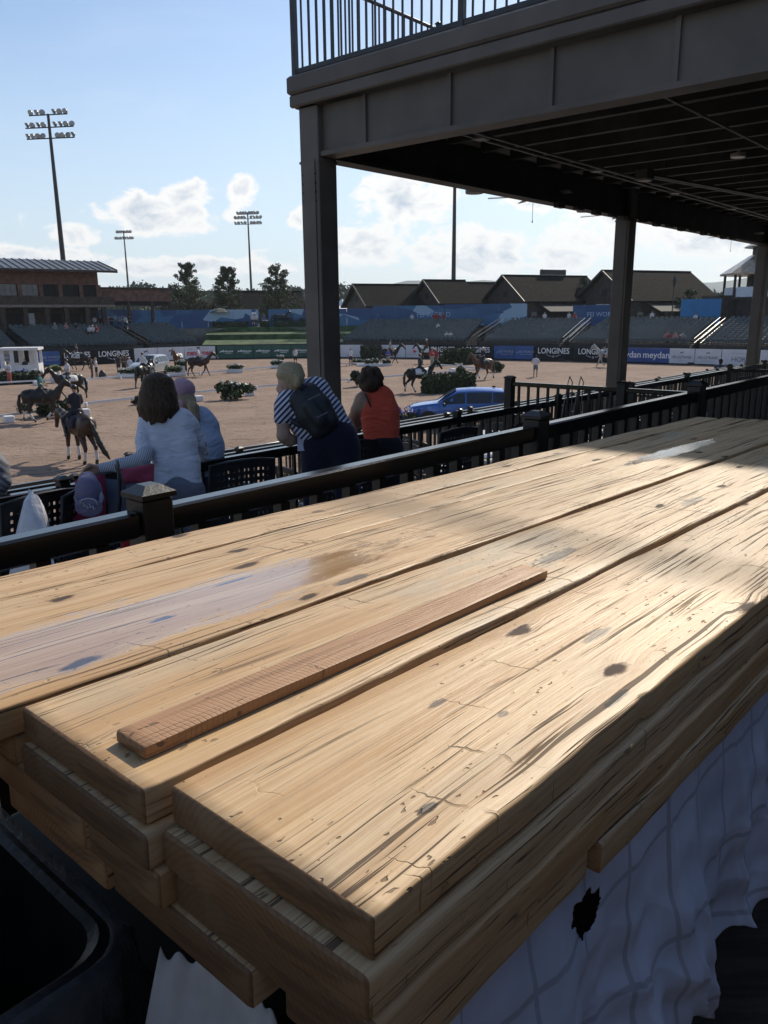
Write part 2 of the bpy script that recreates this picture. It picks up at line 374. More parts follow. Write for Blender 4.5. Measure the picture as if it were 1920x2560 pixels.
def endgrain(name, tone=1.):
    mt = bpy.data.materials.new(name); mt.use_nodes = True; T = NT(mt.node_tree); b = T.n['Principled BSDF']
    ob = T.new('ShaderNodeTexCoord').outputs['Object']; rnd = T.new('ShaderNodeObjectInfo').outputs['Random']
    x, y, z = T.xyz(ob)
    y = T.math('SUBTRACT', y, T.math('MULTIPLY', rnd, .25)); z = T.math('ADD', z, .10)
    d = T.math('SQRT', T.math('ADD', T.math('POWER', y, 2.), T.math('POWER', z, 2.)))
    d = T.math('ADD', d, T.math('MULTIPLY', T.noise(ob, 14., 3), .012))
    r = T.math('SINE', T.math('MULTIPLY', d, 900.)); pat = T.noise(T.map(ob, (8, 9, 18)), 1., 4, .6)
    c = T.mix(T.math('MULTIPLY', T.ramp(r, -.2, 1.), .5), (.26*tone, .135*tone, .055*tone), (.17*tone, .08*tone, .032*tone))
    c = T.mix(T.math('MULTIPLY', T.ramp(pat, .52, .64), .55), c, (.34*tone, .21*tone, .10*tone))
    c = T.mix(T.math('MULTIPLY', T.ramp(T.noise(T.map(ob, (8, 7, 60)), 1., 3), .58, .66), .5), c, (.07, .038, .02))
    T.l.new(c, b.inputs['Base Color']); b.inputs['Roughness'].default_value = .7
    bn = T.new('ShaderNodeBump'); bn.inputs['Distance'].default_value = .0015; bn.inputs['Strength'].default_value = .5
    T.l.new(T.noise(T.map(ob, (60, 60, 160)), 1., 4), bn.inputs['Height']); T.l.new(bn.outputs[0], b.inputs['Normal'])
    return mt
B0 = at(926, 2297, CH-.43)
BD = ray(2732, 826); BD = BD/np.linalg.norm(BD); baz = math.atan2(BD[0], BD[1]); BT = np.array([-math.cos(baz), math.sin(baz), 0]); BN = np.cross(BD, BT)
BM = Matrix(((BD[0], BT[0], BN[0], 0), (BD[1], BT[1], BN[1], 0), (BD[2], BT[2], BN[2], 0), (0, 0, 0, 1)))
TH = .0385
def plank(name, s0, s1, t0, t1, top, mats, label, r=.0042, th=.038, t0b=None, t1b=None, wavy=.0012, notch=None, warp=0., group=None, cat='board', crook=0.):
    """one board; local x runs along it, y across, z up from its top face; t0b/t1b: edges at the far end"""
    t0b = t0 if t0b is None else t0b; t1b = t1 if t1b is None else t1b
    L = s1-s0; xs = [0., .003]; x = .02
    while x < L-.02:
        xs.append(x); x += .02 if x < 1.2 else .05
    xs += [L-.003, L]
    ph = rng.uniform(0, 6.28, 8)
    vs = []; fs = []; mi = []
    arc = [(0.5-.5*math.cos(a), math.sin(a)) for a in (0, .52, 1.05, 1.57)]
    for i, x in enumerate(xs):
        f = x/L; inset = .0025 if i in (0, len(xs)-1) else 0
        e0 = t0+(t0b-t0)*f + wavy*(math.sin(x*7+ph[0])+.6*math.sin(x*23+ph[1])+.4*math.sin(x*61+ph[2]))+inset + crook*math.sin(math.pi*f)
        e1 = t1+(t1b-t1)*f + wavy*(math.sin(x*6+ph[3])+.6*math.sin(x*19+ph[4])+.4*math.sin(x*53+ph[5]))-inset + crook*math.sin(math.pi*f)
        zt = -inset+warp*math.sin(math.pi*f) + .0008*math.sin(x*9+ph[6]); zb = -th+inset+warp*math.sin(math.pi*f)
        rr = r*(1+.35*math.sin(x*13+ph[7]))
        if notch: 
            q = math.exp(-((x-notch[0])/notch[1])**2); e0 += notch[2]*q; rr += notch[2]*.6*q
        n = 9; pr = []
        q = [(0, -1), (.134, -.5), (.5, -.134), (1, 0)]
        pr += [(e0+rr*a, zt+rr*c) for a, c in q]
        pr += [(e0+(e1-e0)*k/n, zt) for k in range(1, n)]
        pr += [(e1-rr*a, zt+rr*c) for a, c in q[::-1]]
        pr += [(e1-rr*a*.6, zb-rr*.6*c) for a, c in q]
        pr += [(e0+rr*a*.6, zb-rr*.6*c) for a, c in q[::-1]]
        vs += [(x, y-t0, z) for y, z in pr]
    k = len(pr)
    for i in range(len(xs)-1):
        for j in range(k): fs.append((i*k+j, i*k+k+j, i*k+k+(j+1) % k, i*k+(j+1) % k)); mi.append(1 if i == 0 or i == len(xs)-2 else 0)
    fs += [tuple(range(k)), tuple(range(len(vs)-1, len(vs)-k-1, -1))]; mi += [1, 1]
    me = bpy.data.meshes.new(name); me.from_pydata(vs, [], [f[::-1] for f in fs])
    for mm in mats: me.materials.append(mm)
    me.polygons.foreach_set('material_index', mi); me.polygons.foreach_set('use_smooth', [True]*len(mi)); me.set_sharp_from_angle(angle=rad(50)); me.update()
    o = bpy.data.objects.new(name, me); COL.objects.link(o)
    p = B0+BD*s0+BT*t0+BN*top; mm = BM.copy(); mm.translation = Vector(p); o.matrix_world = mm
    return tag(o, label, cat, group)
EG = endgrain('end_grain', .8); EG2 = endgrain('end_grain_pale', 1.1); EG3 = endgrain('end_grain_dark', .6)
WA = wood('pine_weathered_a', weather=.45, dirt=((.452, .022, .040, .007, (.012, .008, .006)), (.135, .052, .016, .007, (.03, .018, .012)), (.62, .13, .05, .012, (.10, .06, .035)), (.30, .17, .02, .008, (.09, .05, .03)), (.33, .10, .012, .007, (.09, .05, .03))))
WB = wood('pine_weathered_b', weather=.8, dirt=((.95, .10, .10, .022, (.05, .03, .022)), (1.62, .09, .09, .02, (.10, .07, .05))))
WC = wood('pine_wet', weather=.1, wet=((.45, .125, .82, .098), (2.80, .185, .42, .045)), dirt=((.66, .11, .03, .007, (.03, .04, .10)), (.84, .175, .05, .006, (.05, .05, .08)), (.98, .03, .05, .016, (.07, .045, .03))))
WD = wood('pine_split', weather=.5, crack=1.25)
WL = wood('pine_lower', weather=.25, tone=.9)
WS = wood('sawn_strip', weather=.15, tone=.8, red=.62, crack=.35, sawn=.5)
ST = 'boards of the timber stack'
plank('timber_board', 0, 3.4, 0, .254, 0, (WA, EG), 'nearest top timber board, knotty, with a dark torn notch in its right edge', notch=(.475, .007, .005), r=.0045, group=ST)
plank('timber_board', -.022, 3.5, .269, .514, 0, (WB, EG), 'weathered top timber board that carries the loose red brown strip', group=ST, r=.0045)
plank('timber_board', -.42, 3.62, .524, .757, .001, (WC, EG2), 'top timber board with a long wet patch and ink blue stains', t1b=.835, t0b=.535, group=ST, r=.0045)
plank('timber_board', -.45, 3.62, .7605, .8815, -.001, (WD, EG), 'narrow split timber board between the wet board and the far edge board', t0b=.84, t1b=.955, wavy=.0018, group=ST)
plank('timber_board', -.4, 3.55, .885, 1.018, 0, (WD, EG2), 'narrow top timber board at the far edge of the stack beside the railing', t0b=.962, t1b=1.06, wavy=.002, group=ST)
# loose strip lying on the second board
plank('wooden_strip', .008, .80, .312, .366, .0135, (WS, endgrain('strip_end', 1.1)), 'loose thin red brown wooden strip lying on top of the boards', r=.0008, th=.013, wavy=.0004, cat='strip')
# second, third and fourth layers
lay = [(-.014, 3.3, -.009, .252, 1, EG, WL, 'board in the second layer under the nearest top board'),
       (-.03, 3.4, .2555, .512, 1, EG3, WL, 'board in the second layer under the board with the strip'),
       (-.03, 3.4, .53, .78, 1, EG2, WL, 'board in the second layer under the wet board'),
       (-.4, 3.4, .79, 1.03, 1, EG, WL, 'board in the second layer at the far side of the stack'),
       (-.010, 3.3, -.016, .24, 2, EG3, WL, 'board in the third layer under the nearest corner'),
       (-.026, 3.4, .2435, .375, 2, EG, WL, 'narrow board in the third layer with a reddish end'),
       (-.029, 3.4, .3785, .585, 2, EG2, WL, 'board in the third layer with a pale sawn end'),
       (-.015, 3.4, .60, .80, 2, EG, WL, 'board in the third layer under the wet board'),
       (.0, 3.4, .805, 1.03, 2, EG, WL, 'board in the third layer at the far side of the stack'),
       (.0, .335, -.012, .10, 3, EG3, WL, 'short offcut in the bottom layer at the near corner'),
       (.345, 3.3, -.022, .12, 3, EG2, WL, 'bottom layer board on the right with a broken splintered end'),
       (-.016, 3.3, .125, .35, 3, EG3, WL, 'bottom layer board behind the black bin'),
       (-.022, 3.4, .353, .58, 3, EG2, WL, 'pale ended bottom layer board above the black bin'),
       (.0, 3.4, .60, .80, 3, EG, WL, 'bottom layer board under the left side of the stack'),
       (.01, 3.4, .805, 1.03, 3, EG, WL, 'bottom layer board at the far side of the stack')]
for s0, s1, t0, t1, k, eg, wd, lb in lay:
    plank('timber_board', s0, s1, t0, t1, -TH*k-.0006*k, (wd, eg), lb, group=ST, r=.0045, wavy=.0011)
# ---------------- draped table under the stack
def S3(s, t, n): return B0+BD*s+BT*t+BN*n
tb = empty('trestle_table', S3(1.5, .5, -1.1), 0, 'folding table hidden under the cloth, carrying the timber stack', 'table')
mb = MB(); mb.box(S3(1.62, .50, -.175), (3.1, .94, .028), ax=(BD, BT, BN))
mb.part('table_top', M('table_board', (.22, .17, .12), .6), tb)
for s in (.4, 2.9):
    for t in (.15, .85):
        q = S3(s, t, -.19); mb = MB(); mb.tube([q, (q[0], q[1], CH-1.55)], .016, 8); reparent(mb.build('leg', M('table_leg', (.1, .1, .1), .4, metal=.6), None, 30), tb)
def cloth(name, fn, nu, nv, mat, label, hole=None):
    vs = np.array([fn(i/nu, j/nv) for i in range(nu+1) for j in range(nv+1)])
    fs = []
    for i in range(nu):
        for j in range(nv):
            if hole and hole((i+.5)/nu, (j+.5)/nv): continue
            a = i*(nv+1)+j; fs.append((a, a+nv+1, a+nv+2, a+1))
    o = npmesh(name, vs, fs, mat, None, True)
    so = o.modifiers.new('thickness', 'SOLIDIFY'); so.thickness = .0012
    return tag(o, label, 'cloth')
CLM = M('drape_cotton', (.46, .51, .63), .85, .10, 5, .12, 500)
SEAMS = (.13, .36, .62, .9, 1.2, 1.5)
def side(u, v):
    s = -.02+u*2.4; k = v**1.15
    fold = sum(a_*(abs(math.sin(f_*s+p_+.5*math.sin(v*2.2+s)))**.7-.5) for a_, f_, p_ in ((.060, 8.5, .3), (.034, 15.3, 1.1), (.014, 31., 2.)))
    t = .016-.075*k+fold*k+.016*k*math.sin(v*7+s*9)+.009*k*abs(math.sin(v*13-s*11))+.004*k*math.sin(v*31+s*19)
    for q in SEAMS: t -= .0035*math.exp(-((s-q-.03*v)/.005)**2)
    n = -.162-.42*v-(.04*math.sin(s*6+2.4)+.02*math.sin(s*17+1)+.010*math.sin(s*53))*v
    return S3(s, t, n)
def torn(u, v):
    du, dv = u-.168, v-.20; a_ = .9*du*2.4+.42*dv*.6; b_ = -.42*du*2.4+.9*dv*.42
    return (a_/.045)**2+(b_/.026)**2 < 1+.22*math.sin(u*380+v*40)+.15*math.sin(v*150)
T = NT(CLM.node_tree); b = T.n['Principled BSDF']; oc = T.new('ShaderNodeTexCoord').outputs['Object']
dt = T.new('ShaderNodeVectorMath', operation='DOT_PRODUCT'); T.l.new(oc, dt.inputs[0]); dt.inputs[1].default_value = tuple(BD)
ln_ = T.math('MAXIMUM', T.ramp(T.math('SINE', T.math('MULTIPLY', dt.outputs['Value'], 52.)), .975, .992), T.ramp(T.math('SINE', T.math('MULTIPLY', T.xyz(oc)[2], 38.)), .98, .994))
prev = b.inputs['Base Color'].links[0].from_socket; T.l.new(T.mix(T.math('MULTIPLY', ln_, .55), prev, (.20, .21, .24)), b.inputs['Base Color'])   # woven grid lines of the sheet
cloth('white_drape', side, 620, 170, CLM, 'white cotton cloth hanging in folds below the timber stack, with a torn hole', torn)
def front(u, v):
    t = .05+u*.30; k = v
    s = .045-.10*k+(.012+.03*k)*math.sin(t*31+2*v)+.02*k*math.sin(t*67)
    n = -.235-.028*math.sin(t*23)-.008*math.sin(t*190)-.5*v
    return S3(s, t, n)
cloth('white_dust_sheet', front, 110, 40, M('dust_sheet', (.5, .49, .48), .9, .08, 14, .15, 400), 'off white ragged dust sheet hanging under the near end of the boards')
mb = MB(); mb.box(S3(1.2, .62, 0)*[1, 1, 0]+ZV*(CH-1.55+.36), (2.3, .72, .70), ax=(BD*[1, 1, 0]/np.hypot(BD[0], BD[1]), BT, ZV), bev=.03)  # black box added under the table so the torn hole looks dark
tag(mb.build('dark_filler_box', M('filler_black', (.008, .008, .008), .7)), 'black crate added under the draped table to darken its torn hole', 'filler')
# ---------------- black bin with liner
def rrect(cx, cy, hx, hy, r, n=6):
    out = []
    for qx, qy, a0 in ((1, 1, 0), (-1, 1, 90), (-1, -1, 180), (1, -1, 270)):
        for k in range(n+1):
            a = rad(a0+90*k/n); out.append((cx+qx*(hx-r)+r*math.cos(a), cy+qy*(hy-r)+r*math.sin(a)))
    return out
bs, bt = -.19, .665
binO = empty('rubbish_bin', S3(bs, bt, -1.1), 0, 'black plastic bin with a moulded rim at the near end of the timber stack', 'bin')
def binmesh(levels, name, mat):
    vs = []; fs = []; n = None
    for hx, hy, z in levels:
        lp = rrect(0, 0, hx, hy, .055); n = len(lp)
        vs += [tuple(B0+BD*bs+BT*bt+np.array([0, 0, z])+BD*x*[1, 1, 0]+BT*y) for x, y in lp]
    for i in range(len(levels)-1):
        for k in range(n): fs.append((i*n+k, i*n+(k+1) % n, i*n+n+(k+1) % n, i*n+n+k))
    fs.append(tuple(range(len(vs)-n, len(vs))))
    mb = MB(); mb.add(vs, fs); return reparent(mb.build(name, mat, None, 40), binO)
PL = M('bin_plastic', (.012, .013, .014), .34, .2, 20, .15, 60)
zf = -1.12
binmesh([(.155, .185, zf), (.205, .24, -.33), (.222, .257, -.325), (.222, .257, -.30), (.205, .24, -.293), (.195, .23, -.30), (.19, .225, -.36), (.145, .175, zf+.03)], 'shell', PL)
lp = rrect(0, 0, .226, .261, .06, 6); vs = []; fs = []
for lv, (g, z) in enumerate(((-.02, -.30), (.0, -.286), (.012, -.30), (.016, -.36), (.02, -.44), (.016, -.52))):
    for i, (x, y) in enumerate(lp):
        jig = .006*math.sin(i*3.1+lv*1.7)*(lv > 1)+.01*math.sin(i*1.3)*(lv > 2)
        L_ = math.hypot(x, y); x2 = x*(1+(g+jig)/L_); y2 = y*(1+(g+jig)/L_)
        vs.append(tuple(B0+BD*bs+BT*bt+BD*x2*[1, 1, 0]+BT*y2+np.array([0, 0, z-.02*math.sin(i*.9)*(lv > 3)])))
n = len(lp)
for l in range(5):
    for k in range(n):
        fs.append((l*n+k, l*n+(k+1) % n, l*n+n+(k+1) % n, l*n+n+k))
mb = MB(); mb.add(vs, fs)
reparent(mb.build('liner', M('bin_liner', (.10, .105, .11), .28, .2, 30, .4, 60, alpha=.55), None, True), binO)
mb = MB(); mb.lathe(B0+BD*(bs-.1)+BT*(bt-.02)+np.array([0, 0, -.75]), [(.032, 0), (.034, .1), (.03, .15), (.014, .19), (.014, .215)], 14)
tag(mb.build('plastic_bottle', M('bottle', (.25, .32, .4), .1, .1, 5, spec=.7), None, 40), 'clear plastic bottle thrown into the black bin', 'bottle')
# ================================================================ terraces
CONC = M('terrace_concrete', (.36, .34, .31), .8, .2, 3, .3, 50)
Z1, Z2, Z3, Z4 = CH-1.55, CH-1.95, CH-2.62, CH-3.28
B1, B2, B3, B4 = 1.75, 4.55, 7.8, 10.95          # rails, measured along the grid
def terrace(a0, a1, b0, b1, z, zb=-.3):
    mb = MB(); mb.box(G((a0+a1)/2, (b0+b1)/2, (z+zb)/2), (a1-a0, b1-b0, z-zb), ax=(GU, GV, ZV)); return tag(mb.build('terrace', CONC), kind='structure')
t1_ = terrace(-14, 60, -12, B1+.12, Z1); t1_.data.materials[0] = M('deck_floor_brown', (.05, .035, .025), .7, .3, 3, .3, 40, stretch=(1, 8, 1)); terrace(-14, 60, B1+.123, B2+.12, Z2); terrace(-14, 60, B2+.123, B3+.12, Z3); terrace(-14, 60, B3+.123, B4+.15, Z4)
# ================================================================ railings
def paint(name, col, rough):
    m = M(name, col, rough, .25, 5, .12, 90, spec=.5); return m
RAILM = M('rail_black_paint', (.012, .011, .011), .17, .2, 5, spec=.75)
RAILB = paint('baluster_black_paint', (.013, .012, .012), .34)
def railing(name, p, q, h, label, posts, post_w=.085, bal=.115, balw=.03, top=(.062, .07), group=None, capped=True, rail_mat=None, clear=.09):
    """railing from p to q (floor points); posts: distances along it"""
    p = np.array(p, float); q = np.array(q, float); d = q-p; L = np.linalg.norm(d); X = d/L; Y = np.cross(ZV, X)
    e = empty(name, p, 0, label, 'railing', group); RM = rail_mat or RAILM
    proto = None; zt = h-.035
    for k, s in enumerate(posts):
        c = p+X*s
        if proto is None:
            mb = MB(); mb.box((0, 0, (h+.03)/2), (post_w, post_w, h+.03), ax=(X, Y, ZV), bev=.006); proto = mb.build('post', RM if rail_mat else RAILB, None, 30)
            mc = MB(); w_ = post_w/2+.006
            if capped:
                r1 = [(-X-Y)*w_, (X-Y)*w_, (X+Y)*w_, (-X+Y)*w_]
                mc.add([v+ZV*(h+.030) for v in r1]+[v+ZV*(h+.043) for v in r1]+[v*.42+ZV*(h+.062) for v in r1],
                       [(3, 2, 1, 0)]+[(i, (i+1) % 4, 4+(i+1) % 4, 4+i) for i in range(4)]+[(4+i, 4+(i+1) % 4, 8+(i+1) % 4, 8+i) for i in range(4)]+[(8, 9, 10, 11)])
                cap = mc.build('post_cap', RM if rail_mat else RAILB); cap.parent = proto
            o = proto
        else:
            o = inst(proto, (0, 0, 0))
            if capped: c2 = inst(cap, (0, 0, 0)); c2.parent = o
        o.location = Vector(c); reparent(o, e)
    ps = list(posts)
    if ps[0] > .3: ps = [0.]+ps
    if ps[-1] < L-.3: ps = ps+[L]
    pb = None
    for s0, s1 in zip(ps[:-1], ps[1:]):
        a = p+X*(s0+post_w/2); b = p+X*(s1-post_w/2)
        mb = MB(); mb.bar(a+ZV*zt, b+ZV*zt, top[0], top[1], .006); mb.part('top_rail', RM, e, 30)
        mb = MB(); mb.bar(a+ZV*clear, b+ZV*clear, .04, .05, .004); mb.part('bottom_rail', RM, e, 30)
        n = max(1, int(round((s1-s0)/bal)))
        for i in range(1, n):
            c = p+X*(s0+(s1-s0)*i/n)
            if pb is None:
                hb = zt-top[1]/2-clear-.02
                mb = MB(); mb.box((0, 0, clear+.02+hb/2), (balw, balw, hb), ax=(X, Y, ZV)); pb = mb.build('baluster', RAILB); o = pb
            else: o = inst(pb, (0, 0, 0))
            o.location = Vector(c); reparent(o, e)
    return e
hR = 1.07
railing('terrace_railing', G(-2.81, B1, Z1), G(11, B1, Z1), hR, 'near black railing with wide top rail running along the far side of the timber stack', [3.9+1.95*k for k in range(-2, 6)], .088, .15, .036, (.055, .066))
railing('terrace_railing', G(-1.0, B2, Z2), G(40, B2, Z2), .95, 'black railing of the second terrace that the spectators lean on', [1.2+2.05*k for k in range(0, 20)], .068, .15, .024)
railing('terrace_railing', G(-.5, B3, Z3), G(40, B3, Z3), .95, 'black railing of the third terrace, second from the sand', [2.3+2.2*k for k in range(0, 17)], .075, .17, .026)
railing('terrace_railing', G(.5, B4, Z4), G(46, B4, Z4), 1.0, 'outermost black railing along the edge of the riding arena', [2.9+2.4*k for k in range(0, 18)], .085, .155, .026)
railing('terrace_railing', G(8.15, B1+.55, Z2), G(8.15, B2+.52, Z2), 1.16, 'tall black cross railing with open balusters right of the blue car', [.0, 1.35, 2.77], .1, .125, .026, (.06, .05))
railing('terrace_railing', G(4.62, B2+.1, Z3), G(4.62, B3-.06, Z3), 1.1, 'black cross railing dividing the third terrace behind the blonde spectator', [.05, 1.6, 3.1], .07, .13, .024, (.05, .05))
railing('terrace_railing', G(11.2, B2+.1, Z3), G(11.2, B3-.06, Z3), 1.0, 'black cross railing dividing the third terrace below the blue car', [.05, 1.6, 3.1], .07, .13, .024, (.05, .05))
railing('terrace_railing', G(15.5, B2+.1, Z3), G(15.5, B3-.06, Z3), 1.0, 'black cross railing dividing the third terrace near the second pillar', [.05, 1.6, 3.1], .07, .13, .024, (.05, .05))
railing('terrace_railing', G(14.2, B1+.2, Z2), G(14.2, B2-.06, Z2), 1.0, 'black cross railing on the second terrace right of the tall railing', [.05, 1.3, 2.5], .07, .13, .024, (.05, .05))
# stair handrail between first and second terrace
mb = MB(); mb.tube([W(1372, 1034, 6.2), W(1225, 1098, 5.9), W(1140, 1135, 5.8)], .02, 8)
tag(mb.build('stair_handrail', RAILM, None, 40), 'thin black sloping handrail behind the near railing post', 'handrail')
# ================================================================ unseen walls added behind the viewpoint to shade the near board faces
shw_ = empty('shade_walls', G(-3.2, -3.2, Z1), 0, 'unseen brown walls added behind the viewpoint to shade the boards', 'building')
WALLM = M('shade_wall_brown', (.09, .065, .05), .7, .25, 3, stretch=(1, 1, 6))
def wbox(a0, a1, b0, b1, z0, z1, name):
    mb = MB(); mb.box(G((a0+a1)/2, (b0+b1)/2, (z0+z1)/2), (a1-a0, b1-b0, z1-z0), ax=(GU, GV, ZV)); return mb.part(name, WALLM, shw_)
wbox(-3.4, 30, -3.4, -3.1, Z1, CH+1.6, 'back_wall'); wbox(-3.4, -3.1, -3.09, .6, Z1, CH+1.0, 'side_wall')
# ================================================================ upper deck on pillars
PA, PB = 6.45, 6.5                                        # corner pillar
CW = .28
DZ0, DZ1, DZ2 = CH+1.62, CH+2.12, CH+2.42                  # beam bottom, fascia bottom, fascia top
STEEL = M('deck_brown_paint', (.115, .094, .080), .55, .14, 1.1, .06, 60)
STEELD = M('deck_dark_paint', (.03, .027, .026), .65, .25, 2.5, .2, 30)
dk = empty('upper_deck', G(PA, PB, DZ0), 0, 'dark brown raised deck with deep fascia and joists over the right side', 'deck')
A1 = PA+34; BQ = PB-17
def gbox(a0, a1, b0, b1, z0, z1, name, mat, parent, bev=0.):
    mb = MB(); mb.box(G((a0+a1)/2, (b0+b1)/2, (z0+z1)/2), (a1-a0, b1-b0, z1-z0), ax=(GU, GV, ZV), bev=bev); return mb.part(name, mat, parent, 30)
ov = .07
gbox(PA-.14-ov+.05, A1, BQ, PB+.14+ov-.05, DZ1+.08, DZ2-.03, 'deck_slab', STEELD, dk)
gf = PA-.14-ov
gbox(gf, gf+.06, BQ, PB+.14+ov, DZ1, DZ1+.12, 'fascia', STEEL, dk, .014)
gbox(gf-.022, gf+.06, BQ, PB+.14+ov+.022, DZ1+.123, DZ2, 'fascia', STEEL, dk, .022)
gbox(gf+.063, A1, PB+.14+ov-.06, PB+.14+ov, DZ1, DZ1+.12, 'fascia', STEEL, dk, .014)
gbox(gf+.063, A1, PB+.14+ov-.06, PB+.14+ov+.022, DZ1+.123, DZ2, 'fascia', STEEL, dk, .022)
# girders under the fascia with stiffener plates
gbox(PA-.06, PA+.06, BQ, PB-.143, DZ0+.05, DZ1-.003, 'girder', STEEL, dk)
gbox(PA-.11, PA+.11, BQ, PB-.143, DZ0, DZ0+.047, 'girder_flange', STEEL, dk)
for k in range(12):
    gbox(PA-.09, PA-.063, PB-.75-1.05*k-.02, PB-.75-1.05*k+.02, DZ0+.05, DZ1-.003, 'stiffener', STEEL, dk)
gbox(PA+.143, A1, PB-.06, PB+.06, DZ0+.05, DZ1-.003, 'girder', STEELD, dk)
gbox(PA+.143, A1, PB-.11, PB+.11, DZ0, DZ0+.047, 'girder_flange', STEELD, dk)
jp = None
for k in range(46):
    a = PA+.75+.72*k
    if jp is None:
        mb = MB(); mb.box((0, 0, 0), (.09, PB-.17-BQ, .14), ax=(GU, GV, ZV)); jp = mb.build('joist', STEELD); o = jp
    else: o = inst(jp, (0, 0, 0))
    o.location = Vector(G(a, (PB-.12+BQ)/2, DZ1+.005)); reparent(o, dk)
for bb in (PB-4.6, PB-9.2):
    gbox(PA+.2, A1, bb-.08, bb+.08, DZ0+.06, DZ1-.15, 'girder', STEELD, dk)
# scalloped joist brackets that hang below the far girder
for k in range(14):
    a = PA+4.9+.62*k
    gbox(a, a+.22, PB-.2, PB-.12, DZ0-.07+.02*(k % 2), DZ0-.002, 'bracket', STEELD, dk)
# pillars
for a, lb in ((PA, 'dark brown square pillar at the corner of the raised deck'), (PA+7.75, 'second dark brown pillar, right of the blue car'), (PA+16.1, 'dark brown pillar at the right edge of the view')):
    e = empty('deck_pillar', G(a, PB, Z3), 0, lb, 'pillar', 'pillars of the raised deck')
    gbox(a-CW/2, a+CW/2, PB-CW/2, PB+CW/2, Z3, DZ1-.002, 'shaft', STEEL, e, .01)
    gbox(a-CW/2-.012, a-CW/2-.001, PB-CW/2+.05, PB+CW/2-.05, Z3, DZ0-.02, 'cover_plate', STEEL, e)
    gbox(a-CW/2-.006, a+CW/2+.006, PB-CW/2-.006, PB+CW/2+.006, DZ0-.055, DZ0-.03, 'seam_band', STEEL, e)
    gbox(a-CW/2-.05, a+CW/2+.05, PB-CW/2-.05, PB+CW/2+.05, Z3+.001, Z3+.03, 'base_plate', STEELD, e)
# guard rails on the deck
GR = M('guard_rail_metal', (.045, .042, .045), .38, .2, 4, metal=.2)
def guard(p, q, L, X, label, posts):
    return railing('guard_railing', p, q, 1.07, label, posts, .06, .115, .016, (.04, .032), rail_mat=GR, clear=.06)
guard(G(gf+.1, PB+.2, DZ2), G(gf+.1, BQ, DZ2), 0, 0, 'dark metal guard railing on the near edge of the raised deck', [.0, 2.15, 5.6, 8.8, 12.])
guard(G(gf+.2, PB+.2, DZ2), G(gf+12, PB+.2, DZ2), 0, 0, 'dark metal guard railing on the arena side of the raised deck', [2.4, 4.8, 7.2, 9.6])
# conduits, junction boxes and bolt heads on the steelwork
CON = M('conduit_grey', (.16, .16, .16), .45, .15, 5, metal=.4)
for bb, zz in ((PB-.9, DZ1-.17), (PB-1.05, DZ1-.17), (PB-3.2, DZ1-.16)):
    mb = MB(); mb.tube([G(PA+.3, bb, zz), G(PA+30, bb, zz)], .016, 8); mb.part('conduit', CON, dk, 40)
for k in range(7): gbox(PA+1.6+2.9*k, PA+1.75+2.9*k, PB-1.04, PB-.89, DZ1-.20, DZ1-.13, 'junction_box', CON, dk, .008)
for dz in (.05, .14, .23, .32): 
    for db in (-.09, .09): mb = MB(); mb.lathe(G(PA-CW/2-.001, PB+db, DZ0-.12-dz), [(.014, 0), (.011, .012)], 6, ax=(GV, ZV, -GU)); mb.part('bolt', STEELD, dk)
# cylinder lights under the deck
LT = M('lamp_can', (.17, .165, .16), .45, .1, 5)
for k, (x, y, d) in enumerate(((1186, 484, 11.2), (1460, 530, 13.9), (1660, 563, 16.4), (1809, 585, 18.6))):
    q = W(x, y, d); e = empty('cylinder_lamp', q, 0, ('nearest', 'second', 'third', 'farthest')[k]+' round can lamp hanging under the raised deck, counted from the corner pillar', 'lamp', 'can lamps under the deck')
    mb = MB(); mb.lathe(q, [(.125, 0), (.13, .012), (.13, .40), (.11, .43), (.03, .44), (.03, DZ1-q[2])], 18); mb.part('can', LT, e, 40)
    mb = MB(); mb.lathe(q, [(.10, .004), (.10, .008)], 18); mb.part('lens', M('lamp_lens', (.5, .48, .42), .3), e)
def fan(q, label, ph=0.):
    e = empty('ceiling_fan', q, 0, label, 'fan', 'ceiling fans under the deck'); q = np.array(q)
    mb = MB(); mb.tube([q+ZV*.1, q+ZV*(DZ1-q[2])], .015, 8); mb.part('rod', LT, e)
    mb = MB(); mb.lathe(q, [(.05, -.06), (.11, -.03), (.12, .05), (.06, .11)], 16); mb.part('motor', LT, e, 40)
    for k in range(5):
        g = ph+k*2*math.pi/5; X = np.array([math.cos(g), math.sin(g), 0]); mb = MB(); mb.bar(q+X*.12-ZV*.01, q+X*.72-ZV*.02, .13, .012, up=ZV*.97+np.cross(ZV, X)*.22); mb.part('blade', LT, e)
    mb = MB(); mb.tube([q-ZV*.06, q-ZV*.38], .004, 5); mb.lathe(q-ZV*.42, [(.004, 0), (.012, .015), (.004, .04)], 8); mb.part('pull_chain', LT, e)
fan(W(1333, 488, 12.6), 'ceiling fan with pull chain between the first two can lamps', .4)
fan(W(1545, 533, 15.2), 'ceiling fan beside the second pillar', .1)
fan(W(1830, 585, 19.5), 'ceiling fan at the far right under the deck', .7)
